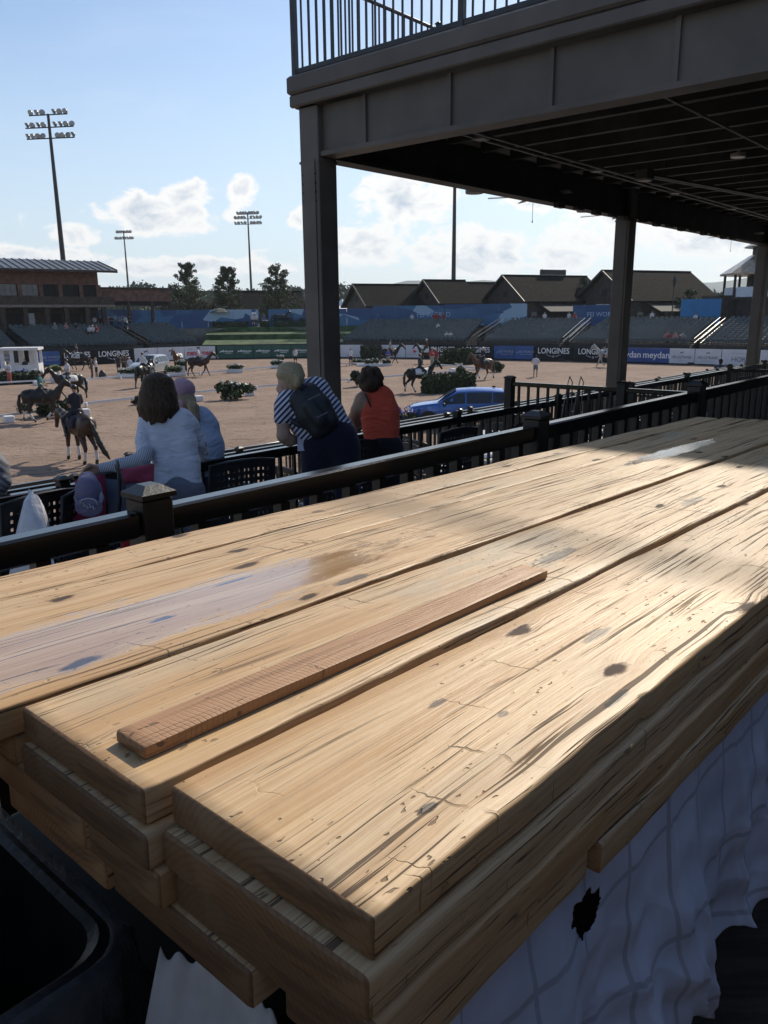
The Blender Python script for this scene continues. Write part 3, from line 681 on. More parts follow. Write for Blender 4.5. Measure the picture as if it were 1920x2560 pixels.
# radiant tube heater and a small downlight
q0 = at(1620, 436, DZ1-.30); e = empty('radiant_heater', q0, 0, 'twin tube radiant heater slung under the raised deck', 'heater')
q1 = at(1990, 505, DZ1-.30)
HT = M('heater_metal', (.10, .10, .10), .35, .1, 5, metal=.5)
for dz in (0, .09):
    mb = MB(); mb.tube([q0+GV*dz, q1+GV*dz], .022, 8); mb.part('tube', HT, e, 40)
mb = MB(); mb.box(q0+GV*.045, (.22, .2, .16), ax=(GU, GV, ZV), bev=.02); mb.part('burner_box', HT, e, 30)
for t in (.1, .6):
    p = q0+(q1-q0)*t+GV*.045; mb = MB(); mb.tube([p, (p[0], p[1], DZ1)], .006, 6); mb.part('hanger', HT, e)
q = at(1845, 394, DZ1-.11); mb = MB(); mb.lathe(q, [(.09, 0), (.10, .01), (.10, .05), (.02, .06), (.02, .10)], 18)
tag(mb.build('down_light', M('down_light_metal', (.55, .54, .5), .35, .1, 5, metal=.4), None, 40), 'small pale round downlight under the deck near the right edge', 'lamp')
# two thin cables looped over the tall cross railing
for k, x in enumerate((1424, 1452)):
    q = W(x, 948, 9.0); mb = MB()
    pts = [W(x-38+6*k, 1130, 8.7), W(x-20, 1040, 8.85), W(x-4, 958, 8.93), q+ZV*.03, W(x+7, 956, 9.05), W(x+5-4*k, 1010, 9.1), W(x-2, 1060, 9.15)]
    mb.tube(pts, .006, 6)
    tag(mb.build('hanging_cable', M('cable_grey', (.22, .22, .21), .5, .1)), ('left', 'right')[k]+' thin grey cable looped over the tall cross railing', 'cable', 'cables on the cross railing')
# ================================================================ ground
def sheet(name, poly, z, mat):
    mb = MB(); mb.add([(x, y, z) for x, y in poly], [tuple(range(len(poly)))]); return tag(mb.build(name, mat), kind='structure')
sheet('ground', [(-4500, -4500), (4500, -4500), (4500, 4500), (-4500, 4500)], -.05, M('field_ground', (.10, .11, .055), .95, .3, .02))
def sand():
    mt = bpy.data.materials.new('arena_sand'); mt.use_nodes = True; T = NT(mt.node_tree); b = T.n['Principled BSDF']
    co = T.new('ShaderNodeTexCoord').outputs['Object']
    n1 = T.noise(co, .25, 5, .6); n2 = T.noise(co, 4.5, 6, .7); n3 = T.noise(T.map(co, (1, 2.2, 1)), 1.1, 3, .6, .8)
    tr = T.noise(T.map(co, (.10, 1.1, 1), rot=(0, 0, rad(50))), 1., 4, .6)
    c = T.mix(T.ramp(n1, .35, .68), (.29, .21, .165), (.225, .162, .125))
    c = T.mix(T.math('MULTIPLY', T.ramp(tr, .5, .72), .5), c, (.31, .235, .185))
    c = T.mix(T.math('MULTIPLY', T.ramp(n2, .5, .74), .6), c, (.115, .078, .058))
    c = T.mix(T.math('MULTIPLY', T.ramp(n3, .58, .66), .7), c, (.085, .058, .044))
    T.l.new(c, b.inputs['Base Color']); b.inputs['Roughness'].default_value = .95; b.inputs['Specular IOR Level'].default_value = .1
    bn = T.new('ShaderNodeBump'); bn.inputs['Distance'].default_value = .10; bn.inputs['Strength'].default_value = .8
    T.l.new(T.math('ADD', n2, T.math('MULTIPLY', n3, 1.2)), bn.inputs['Height']); T.l.new(bn.outputs[0], b.inputs['Normal']); return mt
BAR = [(-95, 48), (-40, 82.2), (-22, 96.5), (-8, 98.3), (8, 93), (20, 86.7), (36, 75), (75, 45)]
sheet('arena_sand', [(-95, 40), (-30, 5), (40, 0), (75, 30)]+[p for p in BAR[::-1]], 0., sand())
def onbar(px, off=0., line=BAR):
    """point of the arena edge seen at picture column px, moved outwards by off"""
    d = ray(px, 900)[:2]
    for (x0, y0), (x1, y1) in zip(line[:-1], line[1:]):
        e = np.array([x1-x0, y1-y0]); A = np.array([[d[0], -e[0]], [d[1], -e[1]]])
        if abs(np.linalg.det(A)) < 1e-9: continue
        t, u = np.linalg.solve(A, np.array([x0, y0]))
        if t > 0 and -1e-6 <= u <= 1+1e-6:
            nn = np.array([-e[1], e[0]])/np.hypot(*e); nn = nn if nn@d > 0 else -nn
            return np.array([*(d*t+nn*off), 0.])
# ================================================================ arena boards with lettering
def text_mesh(txt, size, bold=0., extrude=.004):
    cu = bpy.data.curves.new('t', 'FONT'); cu.body = txt; cu.size = size; cu.align_x = 'CENTER'; cu.align_y = 'CENTER'; cu.offset = bold; cu.extrude = extrude; cu.resolution_u = 3
    ob = bpy.data.objects.new('t', cu); COL.objects.link(ob); bpy.context.view_layer.update()
    me = bpy.data.meshes.new_from_object(ob.evaluated_get(bpy.context.evaluated_depsgraph_get())); bpy.data.objects.remove(ob); bpy.data.curves.remove(cu); return me
TXT = {}
def lettering(txt, size, c, X, mat, parent, bold=0., name='lettering', sx=1.):
    k = (txt, size, bold, mat.name)
    if k not in TXT: TXT[k] = text_mesh(txt, size, bold); TXT[k].materials.clear(); TXT[k].materials.append(mat)
    o = bpy.data.objects.new(name, TXT[k]); COL.objects.link(o); X = np.array(X, float)/np.linalg.norm(X); n = np.cross(X, ZV)
    mm = Matrix(((X[0]*sx, 0, n[0], 0), (X[1]*sx, 0, n[1], 0), (X[2], 1, 0, 0), (0, 0, 0, 1))); mm.translation = Vector(c)
    o.matrix_world = mm; lw = o.matrix_basis.copy(); o.parent = parent
    o.matrix_parent_inverse = Matrix.Translation(-Vector(parent.location)) if parent.type == 'EMPTY' else Matrix.Identity(4); return o
WHT = M('print_white', (.78, .78, .78), .6, .03); REDP = M('print_red', (.55, .05, .09), .6, .03); BLKP = M('print_black', (.03, .03, .035), .6, .03); GRYP = M('print_grey', (.4, .4, .42), .6, .03)
BK = M('board_black', (.012, .014, .02), .7, .1, 2, spec=.2); BLU = M('board_blue', (.022, .09, .30), .5, .12, 1); BWH = M('board_white', (.62, .63, .68), .5, .05, 1); GRN = M('board_green', (.012, .085, .065), .5, .1, 1); NAV = M('board_navy', (.025, .07, .27), .5, .08, 1)
def wing(c, X, s, mat, parent):                       # winged hourglass under the word
    mb = MB(); c = np.array(c); Z = ZV; n = np.cross(X, ZV)*.006
    for sg in (-1, 1):
        for k in range(3):
            p0 = c+X*sg*s*.12-Z*s*.03*k; p1 = c+X*sg*s*(1.0-.22*k)+Z*s*(.22-.11*k); p2 = c+X*sg*s*(.9-.22*k)+Z*s*(.13-.1*k)
            mb.prism([p0, p1, p2], n)
    mb.box(c-Z*s*.05, (s*.2, .008, s*.26), ax=(X, n/np.linalg.norm(n), Z)); return mb.part('emblem', mat, parent)
def horse_mark(c, X, s, mat, parent):                 # small galloping horse emblem
    prof = [(-.5, .0), (-.62, .16), (-.45, .12), (-.3, .2), (.1, .2), (.32, .42), (.52, .34), (.5, .26), (.36, .24), (.3, .05), (.62, -.12), (.55, -.2), (.2, -.02), (-.2, -.02), (-.34, -.2), (-.66, -.24), (-.64, -.16), (-.42, -.1)]
    n = np.cross(X, ZV)*.006; mb = MB(); mb.prism([np.array(c)+X*a*s+ZV*b*s for a, b in prof], n); return mb.part('emblem', mat, parent)
BOARDS = [(-60, 26, BLU, 'fei', 'blue', 'beside the white judge hut on its left'), (92, 151, BLU, 'fei', 'blue', 'just right of the white judge hut'),
          (151, 236, BK, 'lon', 'black', 'behind the black horse'), (236, 334, BK, 'lon', 'black', 'left of the white boards and silver car'),
          (336.5, 395, BWH, 'hor', 'white', 'behind the silver car'), (395, 462, BWH, 'hor', 'white', 'with a horse emblem, right of the silver car'), (462, 501, BWH, 'men', 'white', 'with red word, left of brown horse'), (501, 540, BWH, 'men', 'white', 'with red word, right of brown horse')]
gx = [544, 588, 634, 680, 727, 775]
for i in range(5): BOARDS.append((gx[i], gx[i+1], GRN, 'ade', 'green', ('first', 'second', 'third', 'fourth', 'fifth')[i]+' from the left under the grass bank'))
BOARDS += [(776, 908, BWH, 'blank', 'white', 'right behind the corner pillar'), (953, 1014, BWH, 'dia', 'white', 'with a red diamond, left of the red shirts'), (1014, 1060, BWH, 'dia', 'white', 'with a red diamond, behind the red shirts'),
           (1060, 1146, BK, 'lon', 'black', 'left of the big clipped hedge'), (1146, 1234, BK, 'lon', 'black', 'behind the clipped hedge and chestnut horse'),
           (1234, 1285, BLU, 'fei', 'blue', 'just right of the chestnut horse'), (1285, 1333, BLU, 'fei', 'blue', 'just left of the person in white'),
           (1333, 1434, BK, 'lon', 'black', 'right of the person in white'), (1434, 1532, BK, 'lon', 'black', 'behind the grey horse'),
           (1532, 1608, NAV, 'mey', 'navy', 'mostly hidden by the second pillar'), (1608, 1672, NAV, 'mey', 'navy', 'just right of the second pillar'),
           (1672, 1736, BWH, 'hel', 'white', 'with a rider emblem, right of the navy board'), (1736, 1803, BWH, 'hel', 'white', 'with a rider emblem, left of the last board'), (1803, 1960, BWH, 'hrs', 'white', 'with thin serif capitals at the right end')]
for x0, x1, mt, kd, cn, wh in BOARDS:
    p = onbar(x0)+ZV*.15; q = onbar(x1)+ZV*.15; X = (q-p)/np.linalg.norm(q-p); n = np.cross(X, ZV); q = q-X*.03; p = p+X*.03; L = np.linalg.norm(q-p); c = (p+q)/2
    e = empty('arena_board', p, 0, cn+' advertising board on the arena edge '+wh, 'board', 'advertising boards round the arena')
    mb = MB(); mb.box(c+ZV*.70, (L, .06, 1.45), ax=(X, -n, ZV), bev=.01); mb.part('panel', mt, e)
    f = c+n*.036+ZV*.70
    if kd == 'lon': lettering('LONGINES', .86, f+ZV*.22, X, WHT, e, .012, sx=min(1., L/5.2)); wing(f-ZV*.32, X, .85, GRYP, e)
    if kd == 'fei': horse_mark(f-X*L*.26, X, .55, M('print_blue_grey', (.16, .26, .48), .6, .03), e); lettering('FEI WORLD', .34, f+X*L*.14+ZV*.1, X, GRYP, e); lettering('EQUESTRIAN GAMES', .15, f+X*L*.14-ZV*.2, X, GRYP, e)
    if kd == 'hor': horse_mark(f+ZV*.3, X, .5, BLKP, e); lettering('PFERDE', .26, f-ZV*.2, X, GRYP, e)
    if kd == 'men': lettering('mena', .86, f-ZV*.05, X, REDP, e, .03, sx=.78); lettering('group', .26, f+ZV*.46-X*.25, X, M('print_rose', (.6, .3, .3), .6, .03), e)
    if kd == 'ade': horse_mark(f-X*L*.24+ZV*.05, X, .42, WHT, e); lettering('Adequan', .36, f+X*L*.12+ZV*.1, X, WHT, e, .006); mb = MB(); mb.bar(f+X*L*-.05-ZV*.15, f+X*L*.32-ZV*.15, .008, .04); mb.part('underline', WHT, e)
    if kd == 'dia': mb = MB(); mb.prism([f+X*.28, f+ZV*.2, f-X*.28, f-ZV*.2], n*.006); mb.part('emblem', REDP, e); lettering('SALAMANDER', .2, f-ZV*.34, X, GRYP, e)
    if kd == 'mey': lettering('meydan', .92, f+ZV*.02, X, WHT, e, .012, sx=.95)
    if kd == 'hel': horse_mark(f+ZV*.32, X, .32, BLKP, e); lettering('HELGSTRAND', .36, f-ZV*.12, X, BLKP, e, sx=.85); lettering('DRESSAGE', .15, f-ZV*.45, X, GRYP, e)
    if kd == 'hrs': lettering('HORSE', .62, f-X*.9-ZV*.22, X, BLKP, e, -.004); lettering('THE CHRONICLE OF THE', .16, f-X*.9+ZV*.36, X, GRYP, e)
# ================================================================ grandstands
STC = M('stand_dark_steel', (.02, .024, .028), .6, .2, 2); STF = M('stand_front', (.010, .011, .014), .6, .2, 2)
SEATM = M('seat_green_plastic', (.016, .028, .026), .25, .45, 1.1, spec=.8)
ms = MB()
ms.add([(-.21, -.02, .40), (.21, -.02, .40), (.22, .17, .385), (.21, .38, .415), (-.21, .38, .415), (-.22, .17, .385)], [(0, 1, 2, 5), (5, 2, 3, 4)])
ms.add([(-.21, .39, .42), (.21, .39, .42), (.225, .46, .66), (.19, .50, .86), (-.19, .50, .86), (-.225, .46, .66), (0, .43, .44), (0, .50, .66), (0, .53, .875)], [(0, 6, 7, 5), (6, 1, 2, 7), (5, 7, 8, 4), (7, 2, 3, 8)])
ms.add([(-.21, .39, .42), (.21, .39, .42), (.225, .50, .66), (.19, .54, .86), (-.19, .54, .86), (-.225, .50, .66)], [(0, 5, 2, 1), (5, 4, 3, 2)])
ms.box((0, .22, .2), (.07, .07, .36)); ms.box((0, .53, .875), (.38, .07, .03), bev=.012); ms.box((-.235, .2, .58), (.03, .36, .03)); ms.box((.235, .2, .58), (.03, .36, .03))
seat0 = ms.build('stadium_seat', SEATM, None, 40)
SEATS = []
def stand(x0, x1, rows, label, z0=1.62, rise=.185, tread=.86, off=1.0):
    p = onbar(x0, off); q = onbar(x1, off); X = (q-p)/np.linalg.norm(q-p); Y = np.cross(ZV, X); L = np.linalg.norm(q-p)
    e = empty('grandstand', p, 0, label, 'grandstand', 'grandstands round the arena')
    for r in range(rows):
        zt = z0+rise*r; c = p+X*L/2+Y*(r*tread+tread/2)
        mb = MB(); mb.box((c[0], c[1], zt/2), (L, tread-.004, zt), ax=(X, Y, ZV)); mb.part('tier', STC, e)
        n = int((L-.2)/.56)
        for k in range(n): SEATS.append((p+X*(.1+(L-.2-n*.56)/2+.28+k*.56)+Y*(r*tread+.24)+ZV*zt, math.atan2(X[1], X[0])))
    mb = MB(); mb.box(p+X*L/2-Y*.08+ZV*(z0+.25)/2, (L, .1, z0+.25), ax=(X, Y, ZV)); mb.part('front_wall', STF, e)
    for k in range(3):
        mb = MB(); mb.bar(p-Y*.08+ZV*(z0+.32+.22*k), q-Y*.08+ZV*(z0+.32+.22*k), .03, .03); mb.part('front_rail', STF, e)
    return p, q, X, Y, L
stand(-110, 62, 11, 'left end block of dark green seats behind the white judge hut')
stand(86, 368, 11, 'long block of dark green seats in front of the brown pavilion')
stand(392, 505, 11, 'block of dark green seats between the pavilion and the grass bank')
stand(840, 1158, 12, 'block of dark green seats between the corner pillar and the first stairs')
stand(1190, 1392, 12, 'middle block of dark green seats behind the clipped hedge')
stand(1416, 1716, 12, 'block of dark green seats behind the second pillar', z0=1.7)
stand(1742, 2000, 12, 'right end block of dark green seats below the octagonal tower', z0=1.7)
SEATS.sort(key=lambda s: np.linalg.norm(s[0]-CAM) if abs(ray(0, 0)[0]*0+s[0][0]/s[0][1]) < .50 else 999)
SG = 'folding seats of the grandstands'
for i, (c, rz) in enumerate(SEATS[:300]):
    o = seat0 if i == 0 else inst(seat0, (0, 0, 0)); o.location = Vector(c); o.rotation_euler = (0, 0, rz)
    tag(o, 'small dark green plastic seat in the stand rows nearest the right edge', 'seat', SG)
sv = np.array([v.co[:] for v in seat0.data.vertices]); sf = [tuple(p.vertices) for p in seat0.data.polygons]
mb = MB()
for c, rz in SEATS[300:]:
    R_ = np.array([[math.cos(rz), -math.sin(rz), 0], [math.sin(rz), math.cos(rz), 0], [0, 0, 1]])
    mb.add(sv@R_.T+c, sf)
tag(mb.build('seat_rows', SEATM, None, 40), 'rows of dark green plastic seats filling the far grandstands', 'seats', kind='stuff')
# stairs with bright handrails between the blocks
HR = M('handrail_steel', (.55, .55, .53), .28, .1, 5, metal=.9)
for x, lb in ((1174, 'dark stair with handrails left of the middle seat block'), (1404, 'stair with shining handrails right of the middle seat block'), (1729, 'stair with shining handrails left of the right end seat block'), (380, 'stair between the two seat blocks by the pavilion')):
    p = onbar(x-9, 1.); q = onbar(x+9, 1.); X = (q-p)/np.linalg.norm(q-p); Y = np.cross(ZV, X); L = np.linalg.norm(q-p); e = empty('stand_stair', p, 0, lb, 'stairs', 'stairs of the grandstands')
    for r in range(18):
        zt = .25+(3.75-.25)*r/17; c = p+X*L/2+Y*(-1.2+r*.66+.3); mb = MB(); mb.box((c[0], c[1], zt/2), (L*.86, .64, zt), ax=(X, Y, ZV)); mb.part('step', STC, e)
    for sg in (.06, .94):
        for h in (.55, 1.0):
            mb = MB(); mb.bar(p+X*L*sg+ZV*(1.5+h)+Y*.4, p+X*L*sg+Y*10+ZV*(3.5+h), .05, .05); mb.part('handrail', HR if x > 1200 else STC, e)
        for k in range(5):
            b = p+X*L*sg+Y*(.4+2.4*k)+ZV*(1.5+.5*k); mb = MB(); mb.bar(b-ZV*.2, b+ZV*1.0, .05, .05, up=X); mb.part('post', STC, e)
# ================================================================ grass bank, concourse
GRASS = M('lawn', (.055, .10, .03), .95, .35, .8, .8, 6)
def pts(line): return [(p[0], p[1]) for p in line]
bank = [(0.7, 1.5), (2.2, 1.75), (6.2, 2.1), (6.6, 2.75), (10.4, 3.0), (11.0, 3.6), (13, 3.62)]
cols = [onbar(x)for x in (505, 560, 640, 720, 790, 845)]
mb = MB(); vs = []; fs = []
for i, x in enumerate((505, 545, 590, 640, 690, 740, 790, 845)):
    for o_, z in bank: p = onbar(x, o_); vs.append((p[0], p[1], z))
k = len(bank)
for i in range(7):
    for j in range(k-1): fs.append((i*k+j, i*k+k+j, i*k+k+j+1, i*k+j+1))
mb.add(vs, fs); tag(mb.build('grass_bank', GRASS, None), kind='structure')
mb = MB(); P0 = onbar(505, .66); P1_ = onbar(845, .66)
for a, b in ((505, 640), (640, 760), (760, 845)):
    p, q = onbar(a, .5), onbar(b, .5); mb.bar(p+ZV*.85, q+ZV*.85, .1, 1.7)
tag(mb.build('bank_wall', STF), 'dark retaining wall at the foot of the grass bank', 'wall')
line = [(-140, 20)]+[tuple(onbar(x, 10.9)[:2]) for x in (-100, 0, 100, 200, 300, 400, 500, 560, 640, 720, 800, 860, 960, 1060, 1160, 1260, 1360, 1460, 1560, 1660, 1760, 1860, 1960)]+[(110, 40)]
mb = MB(); n = len(line); far_ = [(-500, 30), (-420, 420), (0, 520), (420, 420), (500, 30)]
poly = line+far_[::-1]
mb.add([(x, y, 3.5) for x, y in poly], [tuple(range(len(poly)))]); mb.add([(x, y, 3.5) for x, y in line]+[(x, y, -.04) for x, y in line], [(i, i+1, n+i+1, n+i) for i in range(n-1)])
tag(mb.build('concourse', M('concourse_paving', (.2, .19, .16), .85, .2, .5)), kind='structure')
# ================================================================ blue printed hoardings
def facets():
    mt = bpy.data.materials.new('blue_hoarding_print'); mt.use_nodes = True; T = NT(mt.node_tree); b = T.n['Principled BSDF']
    co = T.new('ShaderNodeTexCoord').outputs['Object']; v = T.new('ShaderNodeTexVoronoi'); v.inputs['Scale'].default_value = .32; T.l.new(T.map(co, (1, 1, 2.2), rot=(0, .5, 0)), v.inputs['Vector'])
    r, g, bb = T.xyz(v.outputs['Color'])
    c = T.mix(T.ramp(r, .2, .9), (.024, .07, .19), (.05, .145, .28)); c = T.mix(T.ramp(g, .82, .86), c, (.28, .40, .52))
    T.l.new(c, b.inputs['Base Color']); b.inputs['Roughness'].default_value = .55; return mt
HB = facets(); HP = M('hoarding_cyan', (.02, .18, .42), .5, .08, 1)
def hoard(x0, x1, off, h, label, mat=HB, z=3.5, words=(), step=3.2):
    p = onbar(x0, off); q = onbar(x1, off); X = (q-p)/np.linalg.norm(q-p); L = np.linalg.norm(q-p); Y = np.cross(ZV, X); e = empty('blue_hoarding', p, 0, label, 'hoarding', 'blue hoardings round the concourse'); n = max(1, int(L/step))
    for k in range(n):
        mb = MB(); mb.box(p+X*(L*(k+.5)/n)+ZV*(z+h/2), (L/n-.03, .06, h), ax=(X, Y, ZV)); mb.part('panel', mat, e)
    for t, tx, s in words:
        lettering(tx, s, p+X*L*t-Y*.05+ZV*(z+h*.55), X, M('print_pale_blue', (.4, .5, .68), .6, .03), e)
hoard(262, 432, 13.5, 2.5, 'pale blue printed hoarding behind the open shelter', words=((.72, 'FEI WORLD', .8),))
hoard(432, 645, 13.2, 2.4, 'blue printed hoarding behind the three trees')
hoard(672, 845, 13.4, 2.4, 'blue printed hoarding beside the equestrian sculpture')
hoard(846, 1042, 13.0, 2.7, 'blue printed hoarding with white lettering right of the corner pillar', words=((.86, 'FEI WORLD', .9), (.86, '', .3)))
hoard(1042, 1224, 13.3, 2.8, 'blue printed hoarding with pale facets below the gabled roofs')
hoard(1346, 1424, 13.8, 2.5, 'small blue printed hoarding between the two large gabled houses', words=((.68, 'FEI WORLD', .75),))
hoard(1596, 1706, 13.4, 3.0, 'plain bright blue screen right of the second pillar', HP)
hoard(1868, 1960, 14, 3.0, 'plain blue screen under the octagonal tower', M('hoarding_royal', (.03, .10, .36), .5, .08, 1))
# ================================================================ buildings
BRK = M('pavilion_brick', (.17, .085, .065), .85, .2, 2, .3, 8); BRN = M('timber_brown', (.055, .036, .028), .7, .25, 2); DRK = M('dark_interior', (.012, .012, .013), .8, .1)
ROOF = M('roof_shingle', (.015, .0135, .013), .95, .3, 3, .4, 10, spec=.05); MET = M('roof_metal', (.16, .155, .15), .38, .15, 2, metal=.4); GLS = M('window_glass', (.06, .07, .08), .08, .1, 1, spec=.8); FRM = M('window_frame', (.04, .032, .028), .5)
class Frame:
    def __init__(s, o, X): s.o = np.array(o, float); s.X = np.array(X, float)/np.linalg.norm(X); s.Y = np.cross(ZV, s.X)
    def p(s, x, y, z): return s.o+s.X*x+s.Y*y+ZV*z
    def box(s, x0, x1, y0, y1, z0, z1, name, mat, par, bev=0.):
        mb = MB(); mb.box(s.p((x0+x1)/2, (y0+y1)/2, (z0+z1)/2), (x1-x0, y1-y0, z1-z0), ax=(s.X, s.Y, ZV), bev=bev); return mb.part(name, mat, par)
    def sx(s, px):                                   # local x seen at picture column px on the front plane
        d = ray(px, 800)[:2]; A = np.array([[d[0], -s.X[0]], [d[1], -s.X[1]]]); return np.linalg.solve(A, s.o[:2])[1]
# -- brown pavilion
p = onbar(-60, 12); q = onbar(250, 12); FR = Frame((p[0], p[1], 0), q-p); X1 = FR.sx(254); X0 = FR.sx(-120)
pv = empty('pavilion', FR.p(X0, 0, 3.5), 0, 'two storey brown pavilion with ribbed metal roof behind the left stand', 'building')
FR.box(X0, X1, .9, 9, 3.5, 6.25, 'ground_floor_wall', BRN, pv); FR.box(X0, X1, 0, 9, 8.95, 10.6, 'upper_wall', BRK, pv); FR.box(X0, X1, .25, 9, 6.55, 8.9, 'middle_wall', BRK, pv)
FR.box(X0, X1+1.2, -1.9, .2, 6.28, 6.55, 'balcony_slab', M('slab_edge', (.23, .18, .15), .8), pv); FR.box(X0, X1+1.2, -1.9, -1.82, 6.56, 7.5, 'balcony_parapet', BRN, pv)
for x0, x1, gl in ((-40, -6, 1), (6, 53, 1), (61, 106, 1), (115, 153, 0), (162, 207, 0), (211, 252, 0)):
    a, b = FR.sx(x0)+.1, FR.sx(x1)-.1; wn = FR.box(a, b, .16, .248, 7.55, 8.93, 'window', FRM if gl else DRK, pv)
    m_ = 3
    for k in range(m_):
        for r in range(2):
            u = a+(b-a)*(k+.06)/m_; v_ = a+(b-a)*(k+.94)/m_; FR.box(u, v_, .12, .157, 7.62+.66*r, 8.22+.66*r, 'pane', GLS if gl else DRK, wn)
for x in (0, 57, 110, 158, 209, 251):
    a = FR.sx(x); FR.box(a-.22, a+.22, -.25, .22, 6.56, 8.94, 'pilaster', BRK, pv); FR.box(a-.25, a+.25, -1.8, -1.3, 3.5, 6.27, 'column', BRN, pv)
for x0, x1 in ((18, 60), (70, 92), (120, 160), (170, 205), (215, 245)):
    a, b = FR.sx(x0), FR.sx(x1); FR.box(a, b, .8, .897, 3.6, 5.6, 'opening', DRK if x0 != 70 else M('lit_pane', (.5, .55, .6), .15, .1), pv)
# low roof
def slope(F_, x0, x1, y0, z0, y1, z1, name, mat, par, th=.12, ribs=0):
    mb = MB(); n = np.array([0, 0, th]); mb.prism([F_.p(x0, y0, z0), F_.p(x1, y0, z0), F_.p(x1, y1, z1), F_.p(x0, y1, z1)], n); o = mb.part(name, mat, par)
    if ribs:
        k = int((x1-x0)/ribs); rb = None
        for i in range(k+1):
            x = x0+(x1-x0)*i/k; mb = MB(); mb.bar(F_.p(x, y0, z0+th+.05), F_.p(x, y1, z1+th+.05), .07, .1); mb.part('rib', M('roof_rib', (.06, .06, .06), .5), o)
    return o
slope(FR, X0-.5, X1+1.7, -2.3, 10.45, 4.5, 11.9, 'roof', MET, pv, .14, .85); slope(FR, X0-.5, X1+1.7, 4.5, 11.9, 10.5, 10.5, 'roof', MET, pv)
mb = MB(); mb.bar(FR.p(X0, -2.35, 10.42), FR.p(X1+1.7, -2.35, 10.42), .12, .22); mb.part('eave_board', BRN, pv)
# -- open shelter right of it
sh = empty('open_shelter', FR.p(X1+.5, 1, 3.5), 0, 'flat roofed open shelter with brown fascia right of the pavilion', 'shelter'); S1 = FR.sx(430)
FR.box(X1+.05, S1, 0, .3, 7.0, 8.5, 'fascia', BRK, sh); FR.box(X1+.05, S1+.3, -.2, 7, 8.52, 8.7, 'roof', BRN, sh); FR.box(X1+.05, S1, .32, 7, 6.5, 7.0, 'ceiling', DRK, sh)
for x in (326, 384, 428):
    a = FR.sx(x); FR.box(a-.16, a+.16, .05, .35, 3.5, 6.98, 'post', BRN, sh)
# -- gabled houses
def gable(xl, yl, w, L, he, hr, az, label, depth, porch=True, ext=None):
    """xl: picture column of the near left eave corner"""
    o = W(xl, 790, depth); X = np.array([math.sin(rad(az)), math.cos(rad(az)), 0]); F_ = Frame((o[0], o[1], 0), X)
    e = empty('gabled_house', F_.p(0, 0, 3.5), 0, label, 'house', 'gabled houses behind the stands'); 
    mb = MB(); mb.prism([F_.p(0, -w/2, 3.5), F_.p(0, -w/2, he), F_.p(0, 0, hr-.15), F_.p(0, w/2, he), F_.p(0, w/2, 3.5)], X*L); mb.part('wall', BRN, e)
    rf = slope(F_, -.7, L+.7, -w/2-.9, he-.9*(hr-he)/(w/2), 0, hr, 'roof', ROOF, e, .16); slope(F_, -.7, L+.7, w/2+.9, he-.9*(hr-he)/(w/2), 0, hr, 'roof', ROOF, e, .16)
    mb = MB(); mb.bar(F_.p(-.72, 0, hr+.18), F_.p(L+.72, 0, hr+.18), .3, .12); mb.part('ridge_cap', ROOF, e)
    for sg in (-1, 1):
        mb = MB(); mb.bar(F_.p(-.75, sg*(w/2+.9), he-.9*(hr-he)/(w/2)+.1), F_.p(-.75, 0, hr+.1), .08, .25); mb.part('barge_board', FRM, e)
    wn = F_.box(-.05, -.003, -.5, .5, he+.3, he+1.2, 'vent', DRK, e)
    if porch: slope(F_, L*.15, L+.3, -w/2-3.2, he-1.9, -w/2, he-.6, 'porch_roof', M('porch_roof', (.06, .058, .055), .8, spec=.2), e, .1)
    for k in range(int(L/2.6)):
        a = .9+2.5*k; w_ = F_.box(a, a+1.2, -w/2-.05, -w/2-.003, 4.6, 5.8, 'window', FRM, e); F_.box(a+.08, a+1.12, -w/2-.08, -w/2-.053, 4.68, 5.72, 'pane', GLS, w_)
    d_ = F_.box(-.05, -.003, -.6, .6, 3.5, 5.6, 'door', FRM, e)
    return e, F_
gable(893, 0, 8.5, 15, 6.7, 9.5, 66, 'long low gabled house just right of the corner pillar', 122)
gable(1067, 0, 9, 6, 7.0, 10.0, 66, 'small gabled house left of the tall lamp mast', 121, False)
gable(1150, 0, 8, 9, 7.0, 9.7, 66, 'small gabled house right of the tall lamp mast', 124, False)
e4, F4 = gable(1262, 0, 10.5, 14, 7.1, 10.4, 66, 'large gabled house with a board on its ridge', 117)
mb = MB(); mb.box(F4.p(8.5, .2, 11.05), (4.6, .3, .75), ax=(F4.X, F4.Y, ZV)); mb.part('ridge_board', FRM, e4)
for x in (6.5, 10.5): mb = MB(); mb.bar(F4.p(x, .2, 10.3), F4.p(x, .2, 11.5), .1, .1, up=F4.X); mb.part('board_post', FRM, e4)
gable(1508, 0, 11.5, 15, 7.0, 10.7, 66, 'large gabled house behind the second pillar', 112)
e_, F_ = gable(590, 0, 9, 12, 6.5, 9.4, 78, 'dark gabled house hidden behind the three trees', 150, False)
# menu board on the gable
for x, y, lb in ((1506, 771, 'white framed notice board on the large gabled house'), (1256, 775, 'pale notice board on the house left of the stair')):
    p = W(x, y, 106); mb = MB(); mb.box(p, (1.7, .08, 1.1), rz=-.3); tag(mb.build('notice_board', M('notice', (.45, .52, .52), .5, .2, 3)), lb, 'board')
